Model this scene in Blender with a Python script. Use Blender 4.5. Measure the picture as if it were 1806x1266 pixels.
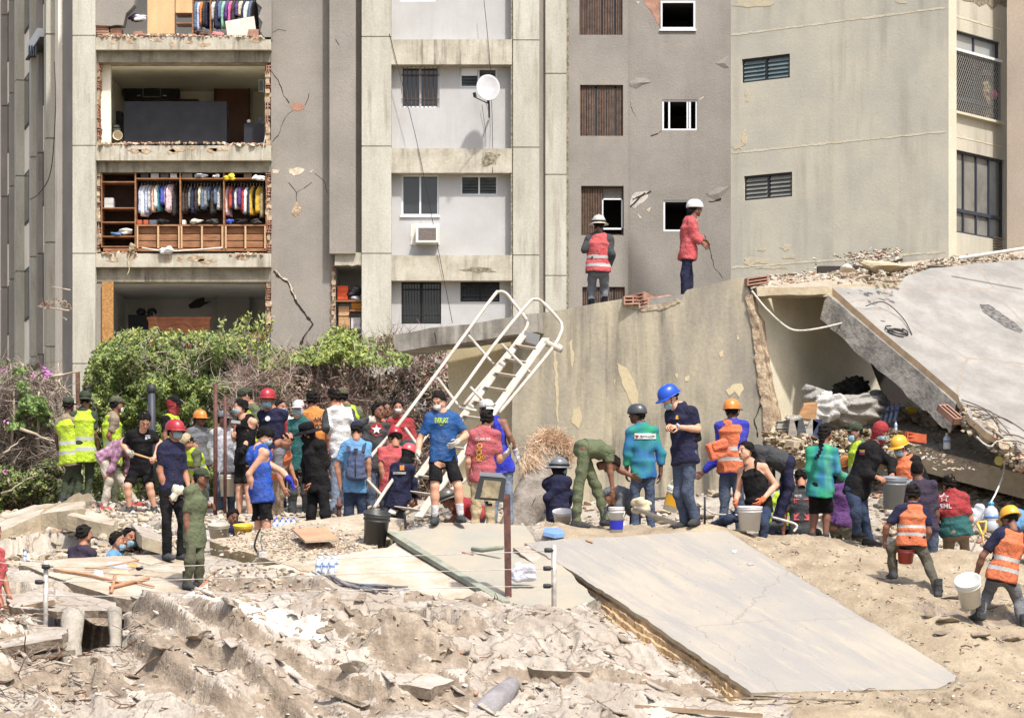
import bpy, math, random
import numpy as np
from mathutils import Vector, Matrix, noise as mnoise
from mathutils.bvhtree import BVHTree
from mathutils.geometry import tessellate_polygon
R = math.radians
rnd = random.Random(7)
scene = bpy.context.scene
for o in list(bpy.data.objects): bpy.data.objects.remove(o)
COL = scene.collection
# ---------------- camera (level, shifted; eye = world origin, looking +Y) ----------------
FPX = 5000.0; CX = 903.0; HY = 1050.0; WPX = 1806.0; HPX = 1266.0
cam = bpy.data.cameras.new('camera'); camo = bpy.data.objects.new('camera', cam); COL.objects.link(camo)
cam.sensor_width = 36.0; cam.lens = 36.0*FPX/WPX
cam.shift_x = 0.0; cam.shift_y = (HY-HPX/2)/WPX
cam.clip_start = 0.5; cam.clip_end = 3000
camo.location = (0, 0, 0); camo.rotation_euler = (R(90), 0, 0)
scene.camera = camo
# ---------------- sky and sun ----------------
SUN = Vector((0.50, -1.0, 1.75)).normalized()      # towards the sun
EL = math.asin(SUN.z); AZ = math.atan2(SUN.x, SUN.y)
wd = bpy.data.worlds.new('World'); scene.world = wd; wd.use_nodes = True
nt = wd.node_tree; bgn = nt.nodes['Background']
sky = nt.nodes.new('ShaderNodeTexSky'); sky.sky_type = 'NISHITA'; sky.sun_disc = False
sky.sun_elevation = EL; sky.sun_rotation = AZ; sky.air_density = 1.0; sky.dust_density = 4.0; sky.ozone_density = 1.0
nt.links.new(sky.outputs[0], bgn.inputs[0]); bgn.inputs[1].default_value = 0.15
sl = bpy.data.lights.new('sun', 'SUN'); so = bpy.data.objects.new('sun', sl); COL.objects.link(so)
sl.energy = 3.45; sl.angle = R(2.2); sl.color = (1.0, 0.965, 0.92)
so.rotation_euler = (-SUN).to_track_quat('-Z', 'Y').to_euler(); so.location = (20, -20, 60)
scene.view_settings.view_transform = 'Standard'; scene.view_settings.look = 'None'
scene.view_settings.gamma = 1.0; scene.view_settings.exposure = 0.69
scene.render.engine = 'CYCLES'
try:
    scene.cycles.max_bounces = 6; scene.cycles.diffuse_bounces = 3; scene.cycles.transparent_max_bounces = 8
except Exception: pass
# ---------------- helpers ----------------
def at(x, y, Y):                       # a point seen at photo pixel (x, y), Y metres away
    return Vector(((x-CX)*Y/FPX, Y, (HY-y)*Y/FPX))
def S2L(c):                            # sRGB 0-255 to linear
    return tuple((v/255/12.92 if v/255 <= .04045 else ((v/255+.055)/1.055)**2.4) for v in c)
_mats = {}
def mat(name, c1, c2=None, sc=1.5, rough=.9, bump=.25, bsc=25., metal=0., streak=None, fine=.12, alpha=1., spec=.3,
        crack=None, trans=0., zs=1., bd=.02, coat=0., along=None):
    """procedural surface: large blotches c1/c2, fine grain, optional run-off streaks and cracks (all colours linear)"""
    if name in _mats: return _mats[name]
    m = bpy.data.materials.new(name); m.use_nodes = True; t = m.node_tree; N = t.nodes; L = t.links
    b = N['Principled BSDF']; b.inputs['Roughness'].default_value = rough; b.inputs['Metallic'].default_value = metal
    b.inputs['Specular IOR Level'].default_value = spec
    if coat: b.inputs['Coat Weight'].default_value = coat; b.inputs['Coat Roughness'].default_value = .15
    if trans: b.inputs['Transmission Weight'].default_value = trans
    if alpha < 1: b.inputs['Alpha'].default_value = alpha
    g = N.new('ShaderNodeNewGeometry')
    def noi(scale, det, vec=None, ro=.6):
        n = N.new('ShaderNodeTexNoise'); n.inputs['Scale'].default_value = scale; n.inputs['Detail'].default_value = det
        n.inputs['Roughness'].default_value = ro; L.new(vec or g.outputs['Position'], n.inputs['Vector']); return n
    def mapv(s):
        mp = N.new('ShaderNodeMapping'); mp.inputs['Scale'].default_value = s; L.new(g.outputs['Position'], mp.inputs[0]); return mp.outputs[0]
    def ramp(src, a, bb):
        r = N.new('ShaderNodeMapRange'); r.inputs[1].default_value = a; r.inputs[2].default_value = bb; r.clamp = True
        L.new(src, r.inputs[0]); return r.outputs[0]
    def mix(f, a, bb, mode='MIX'):
        x = N.new('ShaderNodeMix'); x.data_type = 'RGBA'; x.blend_type = mode
        if isinstance(f, float): x.inputs[0].default_value = f
        else: L.new(f, x.inputs[0])
        for s, i in ((a, 6), (bb, 7)):
            if isinstance(s, tuple): x.inputs[i].default_value = (*s[:3], 1)
            else: L.new(s, x.inputs[i])
        return x.outputs[2]
    vec = mapv((1, 1, zs)) if zs != 1 else None
    col = c1
    if c2: col = mix(ramp(noi(sc, 6, vec).outputs[0], .36, .64), c1, c2)
    if streak:
        sc_, amt, stc = streak
        s = noi(sc_, 5, mapv((1, 1, .09)), .65)
        big = noi(.55, 3)
        mm = N.new('ShaderNodeMath'); mm.operation = 'MULTIPLY'
        L.new(ramp(s.outputs[0], .47, .66), mm.inputs[0]); L.new(ramp(big.outputs[0], .35, .62), mm.inputs[1])
        m2 = N.new('ShaderNodeMath'); m2.operation = 'MULTIPLY'; m2.inputs[1].default_value = amt; L.new(mm.outputs[0], m2.inputs[0])
        col = mix(m2.outputs[0], col, stc)
    if along:                              # smears running down a slope
        ma = N.new('ShaderNodeMapping'); ma.vector_type = 'TEXTURE'; ma.inputs['Rotation'].default_value = (0, 0, along[0]); ma.inputs['Scale'].default_value = (along[1], .35, 1)
        L.new(g.outputs['Position'], ma.inputs[0]); sm = noi(1.4, 6, ma.outputs[0], .65); col = mix(ramp(sm.outputs[0], .45, .62), col, tuple(x*(1-along[2])+y*along[2] for x, y in zip(c1, along[3])))
        s2_ = noi(2.3, 6, ma.outputs[0], .7); col = mix(ramp(s2_.outputs[0], .54, .68), col, c2 or c1)
    if crack:
        v = N.new('ShaderNodeTexVoronoi'); v.feature = 'DISTANCE_TO_EDGE'; v.inputs['Scale'].default_value = crack[0]
        wv = noi(2.5, 4)
        ad = N.new('ShaderNodeMixRGB'); ad.inputs[0].default_value = .25; L.new(g.outputs['Position'], ad.inputs[1]); L.new(wv.outputs['Color'], ad.inputs[2])
        L.new(ad.outputs[0], v.inputs['Vector'])
        cf = ramp(v.outputs[0], crack[1], 0.0)
        col = mix(cf, col, crack[2])
    if fine:
        n3 = noi(bsc*1.3, 5)
        r3 = N.new('ShaderNodeMapRange'); r3.inputs[1].default_value = .25; r3.inputs[2].default_value = .75
        r3.inputs[3].default_value = 1-fine; r3.inputs[4].default_value = 1+fine; L.new(n3.outputs[0], r3.inputs[0])
        cm = N.new('ShaderNodeCombineColor')
        for i in range(3): L.new(r3.outputs[0], cm.inputs[i])
        col = mix(1.0, col, cm.outputs[0], 'MULTIPLY')
    if isinstance(col, tuple): b.inputs['Base Color'].default_value = (*col, 1)
    else: L.new(col, b.inputs['Base Color'])
    if bump:
        bn = noi(bsc, 6); bu = N.new('ShaderNodeBump'); bu.inputs['Strength'].default_value = bump; bu.inputs['Distance'].default_value = bd
        L.new(bn.outputs[0], bu.inputs['Height']); L.new(bu.outputs[0], b.inputs['Normal'])
    _mats[name] = m; return m
_cols = {}
def cmat(rgb, rough=.8, kind='cloth', **k):        # plain material from a photographed colour
    key = (kind, tuple(rgb), rough, tuple(sorted(k.items())))
    if key in _cols: return _cols[key]
    if kind == 'cloth': gy = sum(rgb)/3; rgb = tuple(v*.86+gy*.14 for v in rgb)
    lin = S2L(rgb); nm = kind+'_%02x%02x%02x' % tuple(int(v) for v in rgb)
    if kind == 'cloth': m = mat(nm, lin, tuple(v*.80+d*(.015+.07*min(1, max(lin)*2.5)) for v, d in zip(lin, (.55, .47, .36))), sc=7, rough=.92, bump=.95, bsc=10, fine=.1, bd=.06, spec=.12)
    elif kind == 'plastic': m = mat(nm, lin, tuple(v*.9 for v in lin), sc=6, rough=k.get('r', .35), bump=.0, fine=.05, spec=.5)
    elif kind == 'metal': m = mat(nm, lin, tuple(v*.75 for v in lin), sc=12, rough=.45, bump=.1, bsc=60, metal=k.get('m', .3), fine=.08)
    elif kind == 'wood': m = mat(nm, lin, tuple(v*.65 for v in lin), sc=3, rough=.7, bump=.2, bsc=30, fine=.12, zs=5)
    elif kind == 'skin': m = mat(nm, lin, tuple(v*.85 for v in lin), sc=14, rough=.6, bump=.05, bsc=80, fine=.05, spec=.35)
    else: m = mat(nm, lin, tuple(v*.85 for v in lin), sc=4, rough=rough, bump=.3, bsc=30)
    _cols[key] = m; return m
def tag(o, label=None, cat=None, group=None, kind=None):
    if label: o['label'] = label
    if cat: o['category'] = cat
    if group: o['group'] = group
    if kind: o['kind'] = kind
    return o
def empty(name, loc, label=None, cat=None, group=None, rz=0.):
    o = bpy.data.objects.new(name, None); COL.objects.link(o); o.location = loc; o.rotation_euler = (0, 0, rz)
    o.empty_display_size = .1
    return tag(o, label, cat, group)
def wloc(o):
    v = Vector((0, 0, 0))
    while o is not None: v += Vector(o.location); o = o.parent
    return v
def mesh_np(name, V, F, mats, parent=None, mi=None, smooth=True, loc=None):
    """one mesh object out of numpy vertices (world coordinates) and equal-sized faces"""
    off = wloc(parent) if parent is not None else Vector(loc if loc is not None else (0, 0, 0))
    V = np.asarray(V, dtype=np.float32) - np.array(off, dtype=np.float32)
    me = bpy.data.meshes.new(name)
    F = np.asarray(F, dtype=np.int32); n, k = F.shape
    me.vertices.add(len(V)); me.vertices.foreach_set('co', V.ravel())
    me.loops.add(n*k); me.loops.foreach_set('vertex_index', F.ravel())
    me.polygons.add(n); me.polygons.foreach_set('loop_start', np.arange(0, n*k, k, dtype=np.int32))
    me.polygons.foreach_set('loop_total', np.full(n, k, dtype=np.int32))
    for m in mats: me.materials.append(m)
    if mi is not None: me.polygons.foreach_set('material_index', np.asarray(mi, dtype=np.int32))
    me.polygons.foreach_set('use_smooth', np.full(n, smooth, dtype=bool))
    me.update(calc_edges=True)
    o = bpy.data.objects.new(name, me); COL.objects.link(o)
    if parent is not None: o.parent = parent
    elif loc is not None: o.location = off
    return o
class MB:
    """collects shapes, links them as ONE mesh object"""
    def __init__(s): s.v = []; s.f = []; s.mi = []; s.sm = []
    def add(s, V, F, mi=0, sm=False):
        n = len(s.v); s.v += [tuple(p) for p in V]; s.f += [tuple(i+n for i in f) for f in F]
        s.mi += [mi]*len(F); s.sm += [sm]*len(F); return s
    def quad(s, a, b, c, d, mi=0): return s.add([a, b, c, d], [(0, 1, 2, 3)], mi)
    def hexa(s, P, mi=0):              # 8 points: 4 of one end, 4 of the other
        return s.add(P, [(3, 2, 1, 0), (4, 5, 6, 7), (0, 1, 5, 4), (1, 2, 6, 5), (2, 3, 7, 6), (3, 0, 4, 7)], mi)
    def box(s, lo, hi, mi=0):
        x0, y0, z0 = lo; x1, y1, z1 = hi
        return s.hexa([(x0, y0, z0), (x1, y0, z0), (x1, y0, z1), (x0, y0, z1), (x0, y1, z0), (x1, y1, z0), (x1, y1, z1), (x0, y1, z1)], mi)
    def obox(s, c, ax, ay, az, mi=0):  # centre and three half-axis vectors
        c = Vector(c); ax = Vector(ax); ay = Vector(ay); az = Vector(az)
        return s.hexa([c-ax-ay-az, c+ax-ay-az, c+ax-ay+az, c-ax-ay+az, c-ax+ay-az, c+ax+ay-az, c+ax+ay+az, c-ax+ay+az], mi)
    def bar(s, a, b, w, h=None, mi=0, up=(0, 0, 1)):
        a = Vector(a); b = Vector(b); d = b-a; h = h or w; u = Vector(up)
        if abs(d.normalized().dot(u)) > .98: u = Vector((0, 1, 0))
        x = d.cross(u).normalized(); z = x.cross(d).normalized()
        return s.obox((a+b)/2, x*w/2, d/2, z*h/2, mi)
    def prism(s, outline, vec, mi=0, mi2=None):   # any simple outline (3D, planar) pushed along vec
        P = [Vector(p) for p in outline]; vec = Vector(vec); n = len(P)
        tris = tessellate_polygon([P])
        s.add(P, [tuple(t) for t in tris], mi)
        s.add([p+vec for p in P], [tuple(reversed(t)) for t in tris], mi)
        V = P+[p+vec for p in P]
        s.add(V, [(i, (i+1) % n, n+(i+1) % n, n+i) for i in range(n)], mi if mi2 is None else mi2)
        return s
    def tube(s, pts, r, n=8, mi=0, caps=True, r1=None):
        P = [Vector(p) for p in pts]; m = len(P)
        if m < 2: return s
        V = []; prev = None
        for i, p in enumerate(P):
            d = (P[min(i+1, m-1)]-P[max(i-1, 0)]).normalized()
            if prev is None:
                a = Vector((0, 0, 1)) if abs(d.z) < .9 else Vector((1, 0, 0)); x = d.cross(a).normalized()
            else: x = (prev-d*prev.dot(d)).normalized()
            prev = x; y = d.cross(x)
            rr = r if r1 is None else r+(r1-r)*i/(m-1)
            if isinstance(r, (list, tuple)): rr = r[i]
            V += [p+x*rr*math.cos(2*math.pi*k/n)+y*rr*math.sin(2*math.pi*k/n) for k in range(n)]
        F = [(i*n+k, i*n+(k+1) % n, (i+1)*n+(k+1) % n, (i+1)*n+k) for i in range(m-1) for k in range(n)]
        if caps: F += [tuple(reversed(range(n))), tuple(range((m-1)*n, m*n))]
        return s.add(V, F, mi, True)
    def lathe(s, prof, c, axis=(0, 0, 1), n=20, mi=0, sx=1., sy=1., xax=None):  # prof: list (radius, height)
        c = Vector(c); z = Vector(axis).normalized()
        x = Vector(xax) if xax is not None else (z.cross(Vector((0, 1, 0))) if abs(z.y) < .9 else z.cross(Vector((1, 0, 0))))
        x = (x-z*x.dot(z)).normalized(); y = z.cross(x)
        V = []
        for r, h in prof: V += [c+z*h+x*r*sx*math.cos(2*math.pi*k/n)+y*r*sy*math.sin(2*math.pi*k/n) for k in range(n)]
        m = len(prof)
        F = [(i*n+k, i*n+(k+1) % n, (i+1)*n+(k+1) % n, (i+1)*n+k) for i in range(m-1) for k in range(n)]
        if prof[0][0] > 1e-4 and True: F.append(tuple(reversed(range(n))))
        if prof[-1][0] > 1e-4: F.append(tuple(range((m-1)*n, m*n)))
        return s.add(V, F, mi, True)
    def build(s, name, mats, parent=None, smooth=None, bevel=0., loc=None):
        if not isinstance(mats, (list, tuple)): mats = [mats]
        off = wloc(parent) if parent is not None else Vector(loc if loc is not None else (0, 0, 0))
        me = bpy.data.meshes.new(name)
        me.from_pydata([(p[0]-off[0], p[1]-off[1], p[2]-off[2]) for p in s.v], [], s.f)
        for m in mats: me.materials.append(m)
        me.polygons.foreach_set('material_index', s.mi)
        me.polygons.foreach_set('use_smooth', s.sm if smooth is None else [smooth]*len(s.f))
        me.update()
        o = bpy.data.objects.new(name, me); COL.objects.link(o)
        if parent is not None: o.parent = parent
        elif loc is not None: o.location = off
        if bevel:
            bv = o.modifiers.new('bevel', 'BEVEL'); bv.width = bevel; bv.segments = 2; bv.limit_method = 'ANGLE'; bv.angle_limit = R(40)
        return o
def thing(name, mb, mats, label, cat, group=None, loc=None, **k):   # a thing that is one mesh
    if loc is None:
        xs = [p[0] for p in mb.v]; ys = [p[1] for p in mb.v]; zs = [p[2] for p in mb.v]
        loc = ((min(xs)+max(xs))/2, (min(ys)+max(ys))/2, min(zs))
    return tag(mb.build(name, mats, None, loc=loc, **k), label, cat, group)
def copy_tree(o, parent=None):
    c = o.copy(); COL.objects.link(c)
    if parent is not None: c.parent = parent
    for ch in list(o.children): copy_tree(ch, c)
    return c
class Wall:
    """vertical plane through two plan points; u runs along it, d comes out towards the camera"""
    def __init__(s, xa, Ya, xb, Yb):
        s.p0 = Vector(((xa-CX)*Ya/FPX, Ya, 0)); p1 = Vector(((xb-CX)*Yb/FPX, Yb, 0))
        s.t = (p1-s.p0).normalized(); s.n = Vector((s.t.y, -s.t.x, 0))
        if s.n.dot(s.p0) > 0: s.n = -s.n
    def uz(s, px, py, d=0.):
        rx = (px-CX)/FPX; q = s.p0+s.n*d
        Y = q.dot(s.n)/(rx*s.n.x+s.n.y)
        return (Vector((rx*Y, Y, 0))-s.p0).dot(s.t), (HY-py)*Y/FPX
    def pt(s, u, z, d=0.): p = s.p0+s.t*u+s.n*d; return Vector((p.x, p.y, z))
    def px(s, px, py, d=0.): return s.pt(*s.uz(px, py, d), d)
    def box(s, mb, u0, u1, z0, z1, d0, d1, mi=0):
        return mb.hexa([s.pt(u0, z0, d1), s.pt(u1, z0, d1), s.pt(u1, z1, d1), s.pt(u0, z1, d1),
                        s.pt(u0, z0, d0), s.pt(u1, z0, d0), s.pt(u1, z1, d0), s.pt(u0, z1, d0)], mi)
    def pbox(s, mb, x0, x1, yt, yb, d0, d1, mi=0):       # the same from photo pixels measured on the front face
        u0, z1 = s.uz(x0, yt, d1); u1, _ = s.uz(x1, yt, d1); _, z0 = s.uz(x0, yb, d1)
        return s.box(mb, u0, u1, z0, z1, d0, d1, mi)
    def rect(s, x0, x1, yt, yb, d=0.):
        u0, z1 = s.uz(x0, yt, d); u1, _ = s.uz(x1, yt, d); _, z0 = s.uz(x0, yb, d); return (u0, u1, z0, z1)
    def holes(s, mb, ext, holes, d=0., th=.25, mi=0):    # wall sheet with openings and their reveals
        us = sorted({ext[0], ext[1]} | {h[0] for h in holes} | {h[1] for h in holes})
        zs = sorted({ext[2], ext[3]} | {h[2] for h in holes} | {h[3] for h in holes})
        us = [u for u in us if ext[0] <= u <= ext[1]]; zs = [z for z in zs if ext[2] <= z <= ext[3]]
        for a, b in zip(us, us[1:]):
            for c, e in zip(zs, zs[1:]):
                um, zm = (a+b)/2, (c+e)/2
                if any(h[0] < um < h[1] and h[2] < zm < h[3] for h in holes): continue
                mb.quad(s.pt(a, c, d), s.pt(b, c, d), s.pt(b, e, d), s.pt(a, e, d), mi)
        for u0, u1, z0, z1 in holes:
            for A, B in (((u0, z0), (u1, z0)), ((u1, z0), (u1, z1)), ((u1, z1), (u0, z1)), ((u0, z1), (u0, z0))):
                mb.quad(s.pt(*A, d), s.pt(*B, d), s.pt(*B, d-th), s.pt(*A, d-th), mi)
        return mb
def jag(pts, amp, seg, seed=0, closed=False):           # broken edge: points added along a polyline and shifted
    r = random.Random(seed); out = []
    n = len(pts); rng = range(n if closed else n-1)
    for i in rng:
        a = Vector(pts[i]); b = Vector(pts[(i+1) % n]); L = (b-a).length; k = max(1, int(L/seg))
        for j in range(k):
            p = a.lerp(b, j/k)
            if j: p = p+Vector([r.uniform(-amp, amp) for _ in range(len(p))])
            out.append(p)
    if not closed: out.append(Vector(pts[-1]))
    return out
# ---------------- implicit bodies (smooth unions on a grid, surface nets) ----------------
def vn(v): return np.array(v, dtype=np.float32)
class SDF:
    def __init__(s, lo, hi, h):
        s.h = h; s.lo = vn(lo)-2*h; s.n = np.ceil((vn(hi)-s.lo)/h).astype(int)+3
        s.D = np.full(s.n, .15, dtype=np.float32)
        s.ax = [s.lo[i]+h*np.arange(s.n[i], dtype=np.float32) for i in range(3)]
    def sub(s, lo, hi):
        a = np.clip(np.floor((vn(lo)-s.lo)/s.h).astype(int), 0, s.n); b = np.clip(np.ceil((vn(hi)-s.lo)/s.h).astype(int)+1, 0, s.n)
        sl = tuple(slice(a[i], b[i]) for i in range(3))
        X = s.ax[0][sl[0]][:, None, None]; Y = s.ax[1][sl[1]][None, :, None]; Z = s.ax[2][sl[2]][None, None, :]
        return sl, X, Y, Z
    def blend(s, sl, d, k, op='add'):
        A = s.D[sl]
        if A.size == 0: return
        if op == 'cut': s.D[sl] = np.maximum(A, -d); return
        if k <= 0: s.D[sl] = np.minimum(A, d); return
        h = np.maximum(k-np.abs(A-d), 0)/k
        s.D[sl] = np.minimum(A, d)-h*h*k*.25
    def cone(s, a, b, r0, r1, k=.03, clip=(), op='add'):
        a = vn(a); b = vn(b); m = max(r0, r1)+k+s.h*2
        sl, X, Y, Z = s.sub(np.minimum(a, b)-m, np.maximum(a, b)+m)
        d = b-a; L2 = float(d@d)+1e-9
        t = np.clip(((X-a[0])*d[0]+(Y-a[1])*d[1]+(Z-a[2])*d[2])/L2, 0, 1)
        q = np.sqrt((X-a[0]-t*d[0])**2+(Y-a[1]-t*d[1])**2+(Z-a[2]-t*d[2])**2)-(r0+(r1-r0)*t)
        for p, n in clip: q = np.maximum(q, (X-p[0])*n[0]+(Y-p[1])*n[1]+(Z-p[2])*n[2])
        s.blend(sl, q.astype(np.float32), k, op)
    def ell(s, a, b, A0, B0, A1, B1, side, cap=.05, k=.03, clip=(), op='add'):   # elliptical section: A along side, B across
        a = vn(a); b = vn(b); d = b-a; L = float(np.linalg.norm(d))+1e-6; u = d/L
        sd = vn(side); sd = sd-u*float(sd@u); sd /= np.linalg.norm(sd)+1e-9; f = np.cross(u, sd)
        m = max(A0, A1, B0, B1, cap)+k+s.h*2
        sl, X, Y, Z = s.sub(np.minimum(a, b)-m, np.maximum(a, b)+m)
        dx, dy, dz = X-a[0], Y-a[1], Z-a[2]
        ta = dx*u[0]+dy*u[1]+dz*u[2]; t = np.clip(ta/L, 0, 1); e = ta-t*L
        qs = dx*sd[0]+dy*sd[1]+dz*sd[2]; qf = dx*f[0]+dy*f[1]+dz*f[2]
        AA = A0+(A1-A0)*t; BB = B0+(B1-B0)*t
        q = (np.sqrt((qs/AA)**2+(qf/BB)**2+(e/cap)**2)-1)*np.minimum(AA, BB)
        for p, n in clip: q = np.maximum(q, (X-p[0])*n[0]+(Y-p[1])*n[1]+(Z-p[2])*n[2])
        s.blend(sl, q.astype(np.float32), k, op)
    def cut(s, p, n):
        X = s.ax[0][:, None, None]; Y = s.ax[1][None, :, None]; Z = s.ax[2][None, None, :]
        s.D = np.maximum(s.D, (X-p[0])*n[0]+(Y-p[1])*n[1]+(Z-p[2])*n[2])
    def wrinkle(s, amp, seed=0, f=26., zf=1.):
        r = np.random.RandomState(seed)
        X = s.ax[0][:, None, None]; Y = s.ax[1][None, :, None]; Z = s.ax[2][None, None, :]
        w = 0
        for i in range(4):
            k = r.normal(size=3); k[2] *= 1.6*zf; k *= f/np.linalg.norm(k)*r.uniform(.6, 1.5); p = r.uniform(0, 6.28, 3)
            w = w+np.sin(k[0]*X+p[0]+1.3*np.sin(7*Z+p[1]))*np.sin(k[1]*Y+k[2]*Z+p[1]+1.1*np.sin(9*X+p[2]))
        s.D = s.D+(amp*.5*w).astype(np.float32)
    def mesh(s):
        D = s.D; I = (D < 0)
        c = np.zeros(tuple(x-1 for x in D.shape), dtype=np.int8)
        offs = [(i, j, k) for i in (0, 1) for j in (0, 1) for k in (0, 1)]
        n0, n1, n2 = D.shape
        sh = lambda A, o: A[o[0]:n0-1+o[0], o[1]:n1-1+o[1], o[2]:n2-1+o[2]]
        for o in offs: c += sh(I, o)
        act = (c > 0) & (c < 8); ids = np.full(act.shape, -1, dtype=np.int32)
        ii = np.argwhere(act); m = len(ii)
        if m == 0: return np.zeros((0, 3), np.float32), np.zeros((0, 4), np.int32)
        ids[act] = np.arange(m)
        pos = np.zeros((m, 3), np.float32); cnt = np.zeros(m, np.float32)
        for a in offs:
            for ax in range(3):
                if a[ax]: continue
                b = list(a); b[ax] = 1
                va = D[ii[:, 0]+a[0], ii[:, 1]+a[1], ii[:, 2]+a[2]]; vb = D[ii[:, 0]+b[0], ii[:, 1]+b[1], ii[:, 2]+b[2]]
                x = (va < 0) != (vb < 0); t = np.where(x, va/np.where(x, va-vb, 1), 0)
                p = np.array(a, np.float32)[None, :].repeat(m, 0); p[:, ax] += t
                pos += p*x[:, None]; cnt += x
        V = (ii+pos/cnt[:, None])*s.h+s.lo
        Fs = []
        for ax in range(3):
            b1, b2 = (ax+1) % 3, (ax+2) % 3
            lo = [slice(None)]*3; hi = [slice(None)]*3; lo[ax] = slice(0, -1); hi[ax] = slice(1, None)
            A = I[tuple(lo)]; B = I[tuple(hi)]
            E = np.argwhere(A != B)
            E = E[(E[:, b1] > 0) & (E[:, b2] > 0) & (E[:, b1] < D.shape[b1]-1) & (E[:, b2] < D.shape[b2]-1)]
            inside = A[E[:, 0], E[:, 1], E[:, 2]]
            q = []
            for o1, o2 in ((1, 1), (0, 1), (0, 0), (1, 0)):
                e = E.copy(); e[:, b1] -= o1; e[:, b2] -= o2; q.append(ids[e[:, 0], e[:, 1], e[:, 2]])
            Q = np.stack(q, 1); Q[~inside] = Q[~inside][:, ::-1]; Fs.append(Q)
        return V.astype(np.float32), np.concatenate(Fs)
# ================= setting: ground and buildings =================
C_CONC = mat('beige_concrete', S2L((180, 178, 166)), S2L((163, 160, 147)), sc=1.2, bump=.3, bsc=18, zs=.35, streak=(5, .55, S2L((120, 112, 95))))
C_CONC2 = mat('stained_beam', S2L((180, 175, 160)), S2L((160, 154, 138)), sc=2.2, bump=.35, bsc=14, streak=(7, .75, S2L((95, 88, 72))))
C_LIGHT = mat('light_grey_panel', S2L((176, 176, 175)), S2L((166, 165, 163)), sc=1, bump=.12, bsc=20, fine=.05, streak=(6, .25, S2L((150, 145, 138))))
C_GREY = mat('taupe_render', S2L((143, 137, 129)), S2L((130, 125, 117)), sc=.8, bump=.5, bsc=22, fine=.1, streak=(3, .25, S2L((112, 106, 100))))
C_BRK = mat('raw_broken_plaster', S2L((186, 168, 140)), S2L((140, 118, 98)), sc=7, bump=1., bsc=9, fine=.3, bd=.05)
C_BRICK = mat('hollow_clay_brick', S2L((168, 130, 110)), S2L((142, 106, 90)), sc=5, bump=.6, bsc=22)
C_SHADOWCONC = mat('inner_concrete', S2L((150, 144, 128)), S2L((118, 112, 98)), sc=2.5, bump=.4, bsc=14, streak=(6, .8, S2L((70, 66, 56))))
C_CHIP = mat('bare_plaster_patch', S2L((205, 198, 178)), S2L((176, 160, 136)), sc=9, bump=.8, bsc=30)
C_CRACK = mat('crack_gap', S2L((46, 40, 36)), bump=0, fine=0)
C_CREAM = mat('cream_room_paint', S2L((232, 228, 210)), S2L((224, 218, 198)), sc=1, bump=.1)
C_ROOMG = mat('grey_room_paint', S2L((205, 204, 198)), S2L((196, 194, 188)), sc=1, bump=.1)
C_OLIVE = mat('faded_putty_render', S2L((186, 180, 163)), S2L((171, 168, 155)), sc=.7, bump=.25, bsc=16, fine=.05, streak=(2.6, .7, S2L((146, 141, 129))))
C_PALE = mat('pale_corner_render', S2L((196, 191, 172)), S2L((186, 180, 160)), sc=1, bump=.2, bsc=16)
C_PINK = mat('pinkish_render', S2L((214, 198, 180)), S2L((206, 190, 172)), sc=1, bump=.2, bsc=16)
C_GLASS = mat('dark_window_glass', (.03, .031, .032), rough=.06, bump=0, fine=0, spec=.6)
C_GLASSG = mat('grey_window_glass', S2L((92, 98, 98)), S2L((70, 76, 78)), sc=2, rough=.12, bump=0, fine=0, spec=.6)
C_ALU = mat('white_aluminium', S2L((214, 216, 218)), rough=.4, bump=0, fine=.03, spec=.5)
C_IRONB = mat('brown_iron', S2L((96, 72, 60)), S2L((70, 52, 44)), sc=9, rough=.6, bump=.1)
C_IRON = mat('black_iron', S2L((48, 48, 50)), S2L((36, 36, 38)), sc=9, rough=.55, bump=.1)
C_SLATW = mat('brown_slats', S2L((112, 90, 76)), S2L((84, 68, 58)), sc=8, rough=.7, bump=.1)
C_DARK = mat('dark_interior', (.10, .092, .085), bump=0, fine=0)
C_OLDW = mat('old_white_paint', S2L((210, 206, 196)), S2L((190, 184, 172)), sc=8, rough=.6, bump=.1)
C_MOULDSHADE = mat('black_mould_and_shade', S2L((92, 86, 74)), S2L((150, 142, 122)), sc=14, bump=.3)
grd = MB(); NG = 40
grd.quad((-1500, -200, -1.75), (1500, -200, -1.75), (1500, 2500, -1.75), (-1500, 2500, -1.75))
tag(grd.build('ground', mat('dry_soil', S2L((150, 136, 112)), S2L((120, 108, 88)), sc=.7, bump=.6, bsc=9)), kind='structure')

def blob2(cx, cy, rx, ry, n, seed, rough=.3):
    r = random.Random(seed); out = []
    for i in range(n):
        a = 2*math.pi*i/n; k = 1+r.uniform(-rough, rough); out.append((cx+rx*k*math.cos(a), cy+ry*k*math.sin(a)))
    return out
def wpoly(mb, W, pts, d0, d1, mi=0, mi2=None):   # outline in photo pixels on a wall plane, slab from depth d0 to d1
    P = [W.px(x, y, d1) for x, y in pts]
    return mb.prism(P, -W.n*(d1-d0), mi, mi2)
def crack(W, pts, w, parent, d=.0, name='crack', seed=1, m=None):
    mb = MB(); r = random.Random(seed)
    J = jag(pts, 1.6, 7, seed)
    for i in range(len(J)-1):
        a = W.px(J[i][0], J[i][1], d+.004); b = W.px(J[i+1][0], J[i+1][1], d+.004); ww = w*r.uniform(.35, 1.1)
        s = (b-a).normalized(); side = s.cross(W.n).normalized()*ww/2
        e = s*.004
        mb.quad(a-side-e, b-side*.9+e, b+side*.9+e, a+side-e)
    return mb.build(name, m or C_CRACK, parent)
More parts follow.
